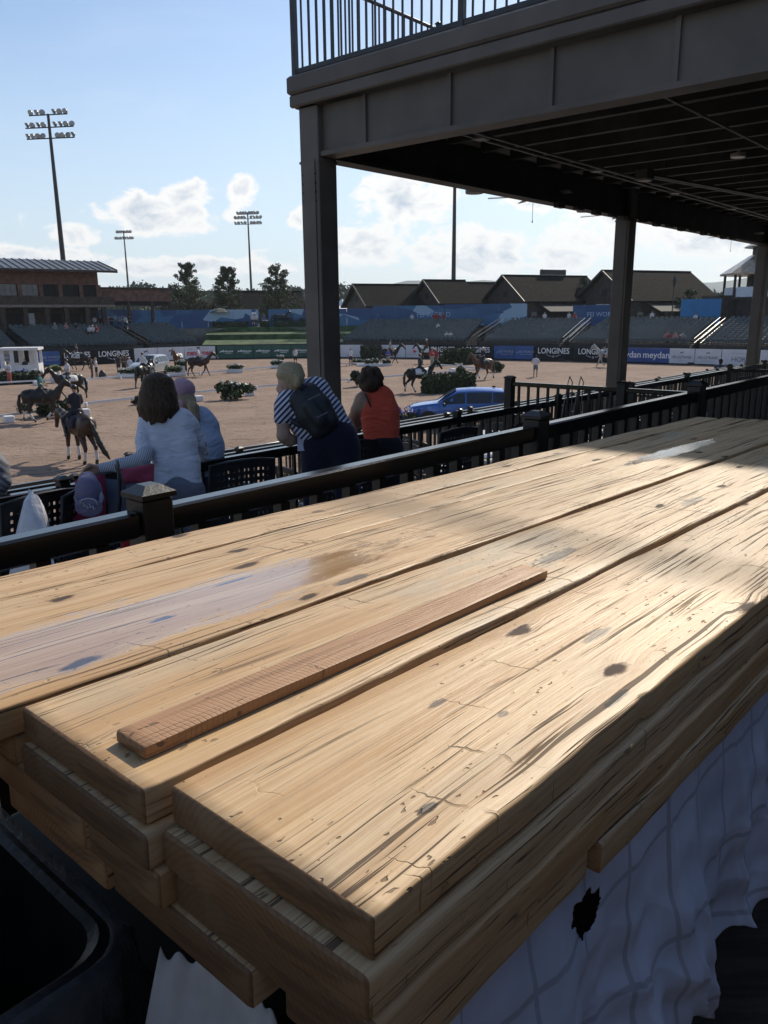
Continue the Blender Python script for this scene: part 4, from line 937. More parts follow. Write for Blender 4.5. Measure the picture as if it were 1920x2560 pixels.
# long low dark building and pale stable roofs
for x0, x1, d, z1, mt, lb in ((640, 790, 190, 9.6, ROOF, 'long dark low building behind the right tree'), (400, 640, 210, 9.2, ROOF, 'long dark low building behind the left trees'), (1686, 1830, 210, 7.6, M('pale_roof', (.55, .5, .42), .6), 'long cream roofed stable beyond the right stand')):
    p, q = W(x0, 790, d), W(x1, 790, d); F_ = Frame((p[0], p[1], 0), q-p); L = np.linalg.norm((q-p)[:2]); e = empty('low_building', F_.p(0, 0, 3.4), 0, lb, 'building')
    F_.box(0, L, 0, 12, 3.4, z1-2.2, 'wall', BRN if mt is ROOF else M('cream_wall', (.5, .46, .38), .7), e); slope(F_, -1, L+1, -1.5, z1-2.2, 6, z1, 'roof', mt, e, .2); slope(F_, -1, L+1, 13.5, z1-2.2, 6, z1, 'roof', mt, e, .2)
    for k in range(6): F_.box(L*(k+.3)/6, L*(k+.7)/6, -.06, -.003, 4.2, z1-2.8, 'window', DRK, e)
# peaked white tents
TENT = M('tent_fabric', (.75, .75, .76), .7, .04)
for x, y, d, r, lb in ((856, 778, 150, 3.4, 'white peaked tent beside the corner pillar'), (1772, 800, 128, 3.0, 'white peaked tent right of the cream stable'), (822, 790, 130, 2.8, 'white topped blue tent left of the corner pillar')):
    p = W(x, y, d); e = empty('peaked_tent', (p[0], p[1], 3.5), 0, lb, 'tent'); mb = MB(); c = np.array([p[0], p[1], 0])
    mb.lathe(c, [(r*1.4, 5.6), (r*.8, 6.3), (r*.3, 7.1), (.06, 8.0)], 4); mb.part('canopy', TENT, e)
    for a in range(4): g = a*math.pi/2; s = c+np.array([math.cos(g), math.sin(g), 0])*r*1.38; mb = MB(); mb.bar(s+ZV*3.5, s+ZV*5.62, .1, .1, up=np.array([1., 0, 0])); mb.part('pole', MET, e)
# -- octagonal tower at the right
c = W(1912, 790, 92); c = np.array([c[0], c[1], 0]); ot = empty('octagonal_tower', c+ZV*3.5, 0, 'octagonal wooden tower with tiered metal roof at the right edge', 'tower')
def octa(prof, name, mat, par, ph=.3):
    X = np.array([math.cos(ph), math.sin(ph), 0]); mb = MB(); mb.lathe(c, prof, 8, ax=(X, np.cross(ZV, X), ZV)); return mb.part(name, mat, par)
octa([(4.2, 3.5), (4.2, 6.4)], 'base_wall', BRN, ot); octa([(4.9, 6.4), (4.9, 6.65)], 'gallery_floor', BRN, ot); octa([(2.3, 6.65), (2.3, 9.1)], 'core', BRN, ot)
octa([(5.3, 9.15), (5.3, 9.35), (2.2, 11.4), (2.0, 11.4)], 'roof', M('copper_roof', (.34, .27, .19), .32, .2, 2, metal=.5), ot); octa([(2.0, 11.4), (2.0, 12.2)], 'lantern_wall', BRN, ot); octa([(2.9, 12.2), (2.9, 12.35), (.1, 13.9)], 'lantern_roof', MET, ot)
for k in range(8):
    g = .3+k*math.pi/4; s = c+np.array([math.cos(g), math.sin(g), 0])*4.7; mb = MB(); mb.bar(s+ZV*6.65, s+ZV*9.15, .22, .22, up=np.array([1., 0, 0])); mb.part('post', BRN, ot)
    g2 = g+math.pi/4; s2 = c+np.array([math.cos(g2), math.sin(g2), 0])*4.7; d = (s2-s)/np.linalg.norm(s2-s); mb = MB(); mb.bar(s+d*.25+ZV*7.25, s2-d*.25+ZV*7.25, .05, 1.1); mb.part('banner', BWH, ot)
mb = MB(); p = W(1790, 800, 92); mb.box((p[0], p[1], 5.2), (2.2, 3, 3.4), rz=.3); mb.part('stair_block', BRN, ot)
# ================================================================ light masts
LMP = M('floodlight_metal', (.12, .12, .13), .4, .1, 4, metal=.3); MAST = M('mast_steel', (.045, .04, .04), .5, .1, 3, metal=.3); LENS = M('floodlight_lens', (.5, .52, .55), .2, .1, 4)
def mast(px, pyt, d, label, rows, wid, lamp=.32, base=3.5, bow=.45):
    t = W(px, pyt, d); b = np.array([t[0], t[1], base]); e = empty('light_mast', b, 0, label, 'light mast', 'floodlight masts'); mb = MB()
    mb.tube([b, b+(t-b)*.5, t], [bow, bow*.72, bow*.42], 10); mb.part('mast', MAST, e, 40)
    Xd = np.array([math.cos(-.15), math.sin(-.15), 0]); pr = None
    for r, (dz, n) in enumerate(rows):
        c = t-ZV*dz; w_ = wid*(1. if r else .8); mb = MB(); mb.bar(c-Xd*w_/2, c+Xd*w_/2, .14, .14); mb.part('cross_arm', MAST, e)
        for k in range(n):
            u = (k+.5)/n-.5
            if abs(u) < .06 and n > 4: continue
            q = c+Xd*w_*u*1.05+ZV*lamp*.9; az = random.uniform(-1.2, 1.2); A = np.array([math.sin(az)*.85, -math.cos(az)*.85, -.5]); A /= np.linalg.norm(A); B_ = np.cross(A, ZV); B_ /= np.linalg.norm(B_)
            mb = MB(); mb.lathe(q, [(lamp*.25, -lamp*.75), (lamp*.55, -lamp*.55), (lamp*.95, .0), (lamp, lamp*.25)], 10, ax=(B_, np.cross(A, B_), A)); mb.tube([q-A*lamp*.4, c+Xd*w_*u*1.05], .04, 5); l_ = mb.part('floodlight', LMP, e, 40)
            mb = MB(); mb.lathe(q, [(lamp*.92, lamp*.26), (lamp*.5, lamp*.34)], 10, ax=(B_, np.cross(A, B_), A)); o = mb.build('lens', LENS); o.parent = l_
    return e
mast(120, 285, 112, 'tall floodlight mast rising behind the pavilion roof at the left', [(.1, 7), (1.75, 9), (3.2, 10)], 7.4, .42)
mast(309, 580, 265, 'small distant floodlight mast left of the trees', [(.3, 8), (2.3, 8)], 6.6, .5, bow=.42)
mast(619, 533, 225, 'distant floodlight mast between the second and third tree', [(.3, 8), (1.5, 9), (3., 9)], 8., .5, bow=.42)
mast(1139, 300, 130, 'bare mast rising behind the gabled houses and cut by the deck', [(.3, 6), (2.6, 6)], 11, .75)
# street lamp
q = W(1681, 770, 100); e = empty('street_lamp', (q[0], q[1], 3.5), 0, 'old fashioned black lantern on a post right of the large house', 'street lamp'); c = np.array([q[0], q[1], 0])
mb = MB(); mb.tube([c+ZV*3.5, c+ZV*4.2, c+ZV*8.2], [.14, .08, .06], 8); mb.part('post', MAST, e); mb = MB(); mb.lathe(c, [(.1, 8.2), (.17, 8.3), (.26, 8.95), (.3, 9.0), (.16, 9.25), (.03, 9.55)], 8); mb.part('lantern', MAST, e)
# ================================================================ trees
LEAF = [M('leaf_olive', (.075, .085, .03), .8, .35, 3), M('leaf_green', (.045, .075, .025), .8, .35, 3), M('leaf_dark', (.03, .05, .022), .8, .35, 3)]
BARK = M('bark', (.06, .045, .035), .9, .3, 6, .6, 20)
def leaf_cloud(centers, rads, n, size, seed=0, flat=.8):
    r = np.random.default_rng(seed); C = np.asarray(centers, float); R_ = np.asarray(rads, float); k = r.integers(0, len(C), n)
    d = r.normal(size=(n, 3)); d /= np.linalg.norm(d, axis=1)[:, None]; d *= (r.random(n)**.45)[:, None]; d[:, 2] *= flat
    P = C[k]+d*R_[k][:, None]
    a = r.normal(size=(n, 3)); a /= np.linalg.norm(a, axis=1)[:, None]; b = np.cross(a, r.normal(size=(n, 3))); b /= np.linalg.norm(b, axis=1)[:, None]
    s = size*(.6+.8*r.random(n))[:, None]
    V = np.stack([P-a*s, P+b*s*.6, P+a*s, P-b*s*.6], 1).reshape(-1, 3); return V, np.arange(n*4).reshape(-1, 4)
def tree(base, H, crown_w, label, seed, mat, n=4200, bare=.4, size=.16, low=.14, group=None):
    base = np.array(base, float); r = np.random.default_rng(seed); e = empty('tree', base, 0, label, 'tree', group); mb = MB()
    top = base+np.array([r.normal()*.2, r.normal()*.2, H*.96]); mb.tube([base, base+(top-base)*.3+np.array([.1, 0, 0]), base+(top-base)*.65, top], [H*.022, H*.017, H*.009, .015], 8); mb.part('trunk', BARK, e, 40)
    cs = []; rs = []; mb = MB()
    for k in range(64):
        f = low+.82*r.random()**1.25; p = base+(top-base)*f; g = r.random()*6.28; ln = crown_w*.5*(1.3-f*1.2)*(.65+.5*r.random())
        up = ln*(.1+1.3*f); q = p+np.array([math.cos(g)*ln, math.sin(g)*ln, up]); m_ = p+(q-p)*.55-ZV*up*.12
        mb.tube([p, m_, q], [H*.006*(1.1-f)+.012, .014, .006], 5, cap=False)
        dens = 1 if f < .5 else bare
        for t in (.55, .8, 1.): 
            if r.random() < dens+.25: cs.append(p+(q-p)*t); rs.append((.065 if f > .5 else .13)*crown_w*(.7+.6*r.random()))
    mb.part('limbs', BARK, e)
    v, f = leaf_cloud(cs, rs, n, size, seed); reparent(npmesh('crown', v, f, mat), e); return e
TG = 'trees in front of the blue hoarding'
for x, yt, d, cw, mt, sd, lb in ((459, 650, 112, 5.6, LEAF[0], 3, 'leftmost of the three airy trees on the concourse'), (572, 662, 112, 5.2, LEAF[0], 8, 'middle one of the three airy trees, with a leaning top'), (693, 650, 113, 5.4, LEAF[0], 15, 'rightmost of the three airy trees, next to the corner pillar')):
    t = W(x, yt, d); tree((t[0], t[1], 3.5), t[2]-3.5, cw*1.05, lb, sd, mt, 9000, .55, .12, group=TG)
for x, yt, d, cw, n, lb in ((1457, 695, 118, 4.5, 2400, 'small tree between the two large gabled houses'), (1722, 725, 108, 4.2, 1300, 'thin tree in front of the cream stable'), (1050, 700, 150, 4.5, 500, 'nearly bare tree top behind the small gabled house')):
    t = W(x, yt, d); tree((t[0], t[1], 3.5), t[2]-3.5, cw, lb, int(x), LEAF[1], n, .5, .15)
# clipped hedge on the concourse edge
def hedge(name, p, q, w, h, label, mat, n, size=.1, cat='hedge'):
    p = np.array(p, float); q = np.array(q, float); L = np.linalg.norm(q-p); X = (q-p)/L; Y = np.cross(ZV, X); r = np.random.default_rng(int(abs(p[0]*31+p[1]*7)) % 9999)
    e = empty(name, p, 0, label, cat); mb = MB(); mb.box((p+q)/2+ZV*h*.45, (L*.96, w*.82, h*.86), ax=(X, Y, ZV), bev=.06); mb.part('core', LEAF[2], e)
    u = r.random((n, 3)); face = r.integers(0, 5, n)
    u[face == 0, 2] = 1; u[face == 1, 1] = 0; u[face == 2, 1] = 1; u[face == 3, 0] = 0; u[face == 4, 0] = 1
    P = p+X*(u[:, :1]*L)+Y*((u[:, 1:2]-.5)*w)+ZV*(u[:, 2:]*h)+r.normal(size=(n, 3))*size*.4
    v, f = leaf_cloud(P, np.full(n, size*.4), n, size, 5); reparent(npmesh('leaves', v, f, mat), e); return e
for a, b, lb in ((520, 612, 'low hedge on the bank under the left trees'), (650, 672, 'short hedge block on the bank beside the plinth'), (690, 780, 'low hedge on the bank under the sculpture')):
    hedge('low_hedge', onbar(a, 11.6)+ZV*3.6, onbar(b, 11.6)+ZV*3.6, .7, .7, lb, LEAF[1], 500, .12)
# ================================================================ woods and mountains
mb = MB(); r = np.random.default_rng(4); cs = []; rs = []
def wood_band(x0, x1, d0, d1, ytop, n, seed):
    r = np.random.default_rng(seed); out = []
    for _ in range(n):
        x = r.uniform(x0, x1); d = r.uniform(d0, d1); t = W(x, ytop(x)+r.uniform(-5, 26), d); out.append((t, d))
    return out
bands = wood_band(230, 870, 330, 480, lambda x: 716+8*math.sin(x*.013)+5*math.sin(x*.05), 330, 1)+wood_band(1150, 1960, 330, 470, lambda x: 733+6*math.sin(x*.017), 330, 2)+wood_band(860, 1160, 380, 480, lambda x: 742, 120, 3)+wood_band(-300, 240, 380, 480, lambda x: 722, 150, 5)
C_ = []; R_ = []
for t, d in bands:
    rr = d*.012; z = t[2]
    while z > 4: C_.append((t[0]+r.normal()*rr*.3, t[1], z-rr)); R_.append(rr*r.uniform(.8, 1.2)); z -= rr*1.5
v, f = leaf_cloud(C_, R_, len(C_)*38, 1.15, 9, .9)
tag(npmesh('wooded_ridge', v, f, M('ridge_foliage', (.045, .075, .035), .9, .3, .05)), 'hazy wooded ridge behind the showground', 'woods', kind='stuff')
mb = MB()
for x0, x1, d, yt in ((-400, 900, 430, 735), (840, 1220, 430, 752), (1100, 2100, 420, 742)):
    p, q = W(x0, yt, d), W(x1, yt, d); mb.prism([(p[0], p[1], -1), (q[0], q[1], -1), (q[0], q[1]+160, -1), (p[0], p[1]+160, -1)], (0, 0, p[2]+1))
tag(mb.build('hill', M('hill_ground', (.04, .065, .03), .95, .3, .02)), kind='structure')
vs = []; fs = []; xs = np.linspace(-2900, 3600, 90)
for i, x in enumerate(xs):
    z = 75+35*math.sin(x*.0022+1.0)+17*math.sin(x*.0062)+9*math.sin(x*.018)+75*math.exp(-((x-1480)/300)**2)
    vs += [(x, 2700, -1), (x, 2850, z*.55), (x, 3100, z), (x, 3700, -1)]
for i in range(89):
    for j in range(3): fs.append((i*4+j, i*4+4+j, i*4+5+j, i*4+1+j))
mb = MB(); mb.add(vs, fs); tag(mb.build('mountains', M('mountain_forest', (.04, .06, .045), .95, .2, .002), None, True), kind='structure')
# ================================================================ spectators on the second terrace
SKIN = M('skin_light', (.42, .26, .19), .55, .08, 20); SKIN2 = M('skin_tan', (.33, .19, .125), .5, .08, 20)
def fabric(name, col, folds=.5, scale=9., var=.06, dirv=(0.4, 0.2, 1), rough=.9):
    mt = bpy.data.materials.new(name); mt.use_nodes = True; T = NT(mt.node_tree); b = T.n['Principled BSDF']
    co = T.new('ShaderNodeTexCoord').outputs['Object']; n = T.noise(T.map(co, (1, 1, 2.4), rot=dirv), scale, 3, .5, .6)
    T.l.new(T.mix(n, tuple(c*(1-var) for c in col), tuple(c*(1+var) for c in col)), b.inputs['Base Color']); b.inputs['Roughness'].default_value = rough; b.inputs['Specular IOR Level'].default_value = .2
    bn = T.new('ShaderNodeBump'); bn.inputs['Distance'].default_value = .03; bn.inputs['Strength'].default_value = folds
    T.l.new(T.math('ADD', n, T.math('MULTIPLY', T.noise(co, 300., 1), .02)), bn.inputs['Height']); T.l.new(bn.outputs[0], b.inputs['Normal']); b.inputs['Sheen Weight'].default_value = .15
    return mt
def striped(name, d, freq, c1, c2, lo=-.1, hi=.1, folds=.3):
    mt = fabric(name, c1, folds); T = NT(mt.node_tree); b = T.n['Principled BSDF']; d = np.array(d, float)/np.linalg.norm(d)
    co = T.new('ShaderNodeTexCoord').outputs['Object']; dt = T.new('ShaderNodeVectorMath', operation='DOT_PRODUCT'); T.l.new(co, dt.inputs[0]); dt.inputs[1].default_value = d
    w_ = T.math('ADD', T.math('MULTIPLY', dt.outputs['Value'], freq), T.math('MULTIPLY', T.noise(co, 7., 2), 2.2))
    T.l.new(T.mix(T.ramp(T.math('SINE', w_), lo, hi), c1, c2), b.inputs['Base Color']); return mt
def hairm(name, c, c2):
    return M(name, c, .6, .2, 10, .9, 14, stretch=(9, 9, .9), col2=c2, spec=.2)
def J(x, y, d, r): return (*W(x, y, d), r)
def hand(wrist, tip, side, mat, parent, s=1., curl=.3, down=np.array([0, 0, -1.])):
    """palm with five fingers; wrist -> knuckles direction tip, thumb towards side"""
    w_ = np.array(wrist, float); F = np.array(tip, float)-w_; F /= np.linalg.norm(F); S_ = np.array(side, float); S_ -= F*(S_@F); S_ /= np.linalg.norm(S_); dn = np.array(down, float); dn -= F*(dn@F); dn = dn/np.linalg.norm(dn)
    pr = chain([(*w_, .026*s), (*(w_+F*.045*s), .032*s)], .02); 
    for k, (o_, L) in enumerate(((.030, .068), (.011, .078), (-.010, .074), (-.029, .058))):
        b0 = w_+F*.075*s+S_*o_*s; b1 = b0+(F*math.cos(curl)+dn*math.sin(curl))*L*.5*s; b2 = b1+(F*math.cos(curl*3)+dn*math.sin(curl*3))*L*.3*s; b3 = b2+(F*math.cos(curl*4.5)+dn*math.sin(curl*4.5))*L*.25*s
        pr += chain([(*(w_+F*.03*s+S_*o_*.8*s), .015*s), (*b0, .0105*s), (*b1, .0092*s), (*b2, .0085*s), (*b3, .007*s)], .008)
    t0 = w_+F*.02*s+S_*.03*s; t1 = t0+(F*.6+S_*.7)*.04*s; t2 = t1+(F*.9+S_*.2+dn*.4)*.035*s
    pr += chain([(*t0, .014*s), (*t1, .012*s), (*t2, .0095*s)], .01); return pr
def legs_to(hips, z, spread, X, col, name, parent, r=(.095, .062, .05), bend=0., h=.016, shoe=None):
    pr = []
    hips = np.array(hips)
    for sg in (-1, 1):
        a = hips+X*spread*sg*.6; k = a*np.array([1, 1, 0])+X*spread*sg*.25+ZV*(z+(a[2]-z)*.52)+np.array([0, bend, 0]); f = a*np.array([1, 1, 0])+X*spread*sg*.35+ZV*(z+.1)
        pr += chain([(*a, r[0]), (*k, r[1]), (*f, r[2])], .03)
        if shoe is not None: shoe += chain([(f[0], f[1]-.03, z+.045, .045), (f[0], f[1]+.14, z+.035, .038)], .03)
    return pr
XR = np.array([1., 0, 0]); HV = .0125
# ---- woman in a white top
pA = empty('person', (*W(440, 1100, 5.0)[:2], Z2), 0, 'person with brown bob in white long sleeved top reaching to a chair', 'person')
WHITE = fabric('white_jersey', (.60, .61, .69), .9, 8)
sleeve = striped('grey_striped_sleeve', W(250, 1178, 4.9)-W(370, 1150, 4.95), 620., (.55, .57, .62), (.20, .22, .27), -.3, .3)
sh = chain([J(366, 1054, 5.0, .050), J(390, 1044, 5.02, .056), J(422, 1038, 5.03, .060), J(456, 1046, 5.04, .056), J(478, 1060, 5.05, .048)], .04)
sh += chain([J(388, 1062, 5.0, .068), J(396, 1110, 5.0, .070), J(414, 1160, 5.0, .066), J(414, 1206, 5.0, .078)], .05)
sh += chain([J(452, 1062, 5.02, .068), J(462, 1110, 5.02, .070), J(470, 1160, 5.02, .066), J(474, 1205, 5.02, .078)], .05)
sh += chain([J(420, 1056, 5.03, .08), J(442, 1206, 5.03, .082)], .05)
sh += chain([J(366, 1058, 5.0, .053), J(358, 1100, 4.95, .049), J(360, 1140, 4.9, .046)], .012)
sh += chain([J(480, 1064, 5.06, .047), J(500, 1105, 5.12, .042), J(510, 1140, 5.2, .036)], .012)
reparent(body('shirt', sh, HV*.85, WHITE), pA)
reparent(body('sleeve', chain([J(364, 1132, 4.9, .046), J(356, 1148, 4.88, .047), J(300, 1164, 4.84, .041), J(250, 1172, 4.8, .033)], .03), HV*.85, sleeve), pA)
hd = [ell(W(400, 990, 5.02), (.076, .09, .11), .03)]+chain([J(404, 1005, 5.03, .05), J(416, 1040, 5.03, .052)], .03)+hand(W(250, 1172, 4.8), W(205, 1190, 4.76), (-.1, -.6, .5), SKIN, pA, 1.15, .42)
hips = W(444, 1208, 5.02)
shoes = []
lg = legs_to(hips-ZV*.06, Z2, .12, XR, None, 'trousers', pA, shoe=shoes); lg += [ell(hips-ZV*.05, (.16, .12, .13), .04)]
reparent(body('body', hd, HV*.7, SKIN), pA)
reparent(body('trousers', lg, HV, fabric('grey_denim', (.16, .17, .21), .6)), pA); reparent(body('shoes', shoes, .016, M('shoe_dark', (.03, .03, .035), .6)), pA)
hr = [ell(W(395, 972, 5.0), (.103, .105, .105), .03)]
rh = np.random.default_rng(12)
for k in range(34):                                    # locks of the bob, hanging round the back of the head
    g = rad(-100+200*k/33); cx_ = 395+math.sin(g)*37; dd = 5.0-math.cos(g)*.085; end = 1044+9*math.cos(g)-6*math.sin(g)+rh.normal()*4
    hr += chain([J(395+math.sin(g)*26, 955, 5.0-math.cos(g)*.06, .03), J(cx_, 985, dd, .024), J(cx_+math.sin(g)*7, 1020, dd-.006, .019+.004*rh.random()), J(cx_+math.sin(g)*5+rh.normal()*2, end, dd+.006, .007)], .010)
HB1 = hairm('hair_brown', (.02, .012, .008), (.085, .05, .028))
reparent(body('hair', hr, .0075, HB1), pA)
# ---- person in the pink cap
pB = empty('person', (*W(500, 1100, 5.7)[:2], Z2), 0, 'person in faded pink cap with ponytail and pale blue top beside the white top', 'person')
sh = chain([J(470, 1058, 5.7, .08), J(500, 1048, 5.72, .085), J(520, 1066, 5.72, .075)], .05)+chain([J(480, 1070, 5.72, .10), J(496, 1120, 5.72, .115), J(500, 1180, 5.72, .12)], .06)+chain([J(512, 1070, 5.72, .085), J(524, 1115, 5.72, .095), J(522, 1180, 5.72, .11)], .06)
sh += chain([J(466, 1062, 5.75, .055), J(452, 1110, 5.85, .048), J(440, 1140, 6.0, .04)], .03)
reparent(body('shirt', sh, .015, fabric('pale_blue_cotton', (.33, .40, .54), .8, 7)), pB)
hips = W(510, 1178, 5.72); shoes = []
reparent(body('trousers', legs_to(hips-ZV*.05, Z2, .12, XR, None, '', pB, shoe=shoes)+[ell(hips-ZV*.05, (.17, .13, .13))], .016, fabric('navy_cotton', (.03, .035, .06), .5)), pB); reparent(body('shoes', shoes, .018, M('shoe_dark', (.03, .03, .035))), pB)
reparent(body('body', [ell(W(459, 992, 5.72), (.078, .09, .105))]+chain([J(464, 1010, 5.72, .05), J(478, 1045, 5.72, .052)], .03)+hand(W(440, 1142, 6.0), W(425, 1160, 6.05), (1, 0, .2), SKIN, pB, 1., .4), .011, SKIN), pB)
cap = body('cap', [ell(W(455, 974, 5.7), (.095, .105, .082), .02)]+chain([J(430, 1000, 5.68, .022), J(455, 1008, 5.63, .022), J(480, 1002, 5.66, .022)], .03)+chain([J(446, 975, 5.8, .06), J(438, 985, 5.9, .03)], .03), .009, fabric('pink_cap_cotton', (.42, .26, .32), .5, 14, .2)); reparent(cap, pB)
reparent(body('hair', [ell(W(466, 1002, 5.68), (.07, .075, .07))]+chain([J(476, 1003, 5.63, .026), J(484, 1020, 5.6, .036), J(487, 1045, 5.6, .034), J(489, 1072, 5.62, .012)], .02), .009, hairm('hair_ash', (.22, .17, .11), (.34, .27, .18))), pB)
# ---- blonde in striped shirt with rucksack
pC = empty('person', (*W(800, 1080, 5.5)[:2], Z2), 0, 'blonde person in striped shirt with black rucksack leaning on the railing', 'person')
ax_ = W(850, 1085, 5.5)-W(745, 985, 5.45)
STR = striped('navy_white_stripes', ax_+np.array([0, 0, 0.]), 215., (.60, .60, .66), (.03, .03, .09), -.15, .2, .4)
sh = chain([J(712, 1016, 5.42, .066), J(728, 998, 5.45, .075), J(760, 985, 5.5, .085), J(790, 975, 5.55, .078), J(808, 985, 5.6, .06)], .05)
sh += chain([J(735, 1010, 5.45, .10), J(765, 1055, 5.48, .105), J(790, 1090, 5.5, .115)], .06)+chain([J(790, 985, 5.5, .10), J(815, 1030, 5.52, .11), J(840, 1075, 5.52, .12)], .06)
sh += chain([J(710, 1020, 5.42, .064), J(706, 1046, 5.41, .060)], .03)+chain([J(808, 985, 5.6, .058), J(826, 1010, 5.68, .052)], .03)
reparent(body('shirt', sh, HV, STR), pC)
hips = W(825, 1098, 5.5); shoes = []
lg = legs_to(hips-ZV*.06, Z2, .15, XR, None, '', pC, (.125, .075, .055), shoe=shoes)+[ell(hips, (.18, .14, .14), .05), ell(W(842, 1084, 5.5), (.12, .12, .10), .05)]
reparent(body('trousers', lg, .015, fabric('navy_trousers', (.012, .013, .028), .5)), pC); reparent(body('shoes', shoes, .018, M('shoe_dark', (.03, .03, .035))), pC)
bd = [ell(W(722, 950, 5.43), (.073, .085, .105))]+chain([J(712, 985, 5.42, .03), J(700, 972, 5.46, .028)], .03)+chain([J(732, 965, 5.43, .05), J(752, 990, 5.46, .055)], .03)+chain([J(707, 1042, 5.41, .05), J(709, 1090, 5.42, .042), J(722, 1100, 5.46, .04), J(752, 1100, 5.56, .03)], .03)
bd += hand(W(752, 1100, 5.56), W(770, 1100, 5.6), (0, .3, 1), SKIN, pC, 1., .3)+chain([J(826, 1010, 5.68, .046), J(850, 1050, 5.8, .035), J(866, 1064, 5.9, .028)], .03)+hand(W(866, 1064, 5.9), W(880, 1072, 5.95), (0, .3, 1), SKIN, pC, 1., .3)+[ell(W(699, 948, 5.44), (.014, .02, .03), .01)]
reparent(body('body', bd, .010, SKIN), pC)
lk = []
for k in range(22):
    g = rad(-95+190*k/21); lk += chain([J(725+math.sin(g)*22, 918-math.cos(g)*2, 5.42-math.cos(g)*.03, .02), J(727+math.sin(g)*29, 938, 5.42-math.cos(g)*.075, .016), J(741, 950, 5.36, .012)], .008)
reparent(body('hair', lk+[ell(W(726, 938, 5.42), (.082, .092, .088), .03), ell(W(738, 955, 5.38), (.062, .05, .07), .03), ell(W(743, 946, 5.33), (.03, .03, .028), .012), ell(W(744, 958, 5.33), (.024, .03, .034), .012)], .007, hairm('hair_blonde', (.42, .34, .21), (.30, .23, .13))), pC)
rk = empty('rucksack', W(780, 1010, 5.3), 0, 'black rucksack on the back of the blonde person in stripes', 'rucksack')
NYL = M('rucksack_nylon', (.014, .015, .02), .55, .2, 12, .3, 60)
pr = chain([J(776, 978, 5.38, .06), J(800, 1014, 5.38, .072), J(824, 1052, 5.38, .066)], .03)+chain([J(742, 1000, 5.36, .055), J(768, 1040, 5.36, .07), J(794, 1072, 5.36, .066)], .03)+chain([J(760, 990, 5.36, .065), J(808, 1060, 5.36, .075)], .03)+chain([J(772, 1014, 5.29, .045), J(800, 1050, 5.29, .05)], .015)
reparent(body('pack', pr, HV, NYL), rk)
for pts_ in ([W(765, 975, 5.36), W(745, 968, 5.40), W(728, 990, 5.37), W(733, 1020, 5.35)], [W(795, 972, 5.42), W(808, 968, 5.48), W(822, 985, 5.5), W(826, 1010, 5.46)], [W(728, 1050, 5.36), W(745, 1062, 5.36), W(780, 1070, 5.36)]):
    mb = MB(); mb.tube(pts_, .018, 8, flat=.6); mb.part('strap', NYL, rk, True)
mb = MB(); mb.tube([W(752, 975, 5.3), W(756, 962, 5.3), W(768, 966, 5.3)], .008, 8); mb.part('grab_handle', NYL, rk, True)
for y in (1000, 1045): mb = MB(); mb.tube([W(770+ (y-1000)*.5, y, 5.12+.06), W(800+(y-1000)*.4, y-14, 5.2)], .005, 6); mb.part('zip', M('zip_metal', (.2, .2, .2), .4, metal=.7), rk)
mb = MB(); q = W(758, 1108, 5.42); mb.prism([W(743, 1082, 5.44), W(760, 1082, 5.42), W(772, 1106, 5.42), W(766, 1126, 5.42), W(744, 1128, 5.44)], (0, .012, 0)); tag(mb.build('folded_paper', M('paper_lilac', (.42, .42, .52), .8, .05)), 'pale folded programme sheet at the elbow of the striped shirt', 'paper')
# ---- person in orange vest
pD = empty('person', (*W(945, 1060, 6.2)[:2], Z2), 0, 'person with short curly hair in bright orange sleeveless top at the railing', 'person')
sh = chain([J(922, 1000, 6.2, .045), J(930, 986, 6.2, .04), J(950, 984, 6.2, .05), J(966, 992, 6.2, .04)], .03)+chain([J(934, 1000, 6.2, .075), J(932, 1030, 6.2, .085), J(936, 1065, 6.2, .085), J(942, 1106, 6.2, .095)], .06)+chain([J(962, 998, 6.2, .07), J(970, 1030, 6.2, .08), J(968, 1065, 6.2, .085), J(966, 1108, 6.2, .10)], .06)+chain([J(948, 990, 6.22, .08), J(952, 1108, 6.22, .095)], .06)
reparent(body('vest', sh, .0115, fabric('orange_vest', (.62, .085, .045), .8, 9)), pD)
bd = [ell(W(925, 956, 6.2), (.075, .09, .105))]+chain([J(926, 975, 6.2, .05), J(934, 992, 6.2, .055)], .03)+chain([J(906, 1000, 6.2, .058), J(894, 1025, 6.22, .05), J(884, 1046, 6.3, .042), J(870, 1062, 6.42, .03)], .03)+hand(W(870, 1062, 6.42), W(858, 1072, 6.46), (0, .4, 1), SKIN2, pD, 1., .35)
bd += chain([J(910, 1003, 6.2, .07), J(925, 1020, 6.2, .075), J(930, 1000, 6.2, .06)], .03)+chain([J(925, 1035, 6.35, .045), J(905, 1056, 6.42, .038), J(884, 1070, 6.5, .03)], .03)+hand(W(884, 1070, 6.5), W(872, 1078, 6.54), (0, .4, 1), SKIN2, pD, 1., .35)+chain([J(968, 996, 6.2, .055), J(978, 1020, 6.3, .045), J(972, 1050, 6.45, .035)], .03)
reparent(body('body', bd, .0105, SKIN2), pD)
mb = MB(); mb.tube([W(912, 984, 6.12), W(920, 1000, 6.11), W(928, 1018, 6.11)], .012, 8, flat=.5); mb.part('strap', M('black_elastic', (.015, .015, .018), .6), pD, True)
hips = W(956, 1112, 6.2); shoes = []
reparent(body('trousers', legs_to(hips-ZV*.05, Z2, .12, XR, None, '', pD, (.10, .065, .05), shoe=shoes)+[ell(hips, (.155, .12, .11))], .016, fabric('black_trousers', (.015, .016, .018), .5)), pD); reparent(body('shoes', shoes, .018, M('shoe_dark', (.03, .03, .035))), pD)
r_ = np.random.default_rng(5); pr = [ell(W(926, 944, 6.18), (.088, .09, .088), .03), ell(W(928, 962, 6.12), (.07, .06, .06), .03)]
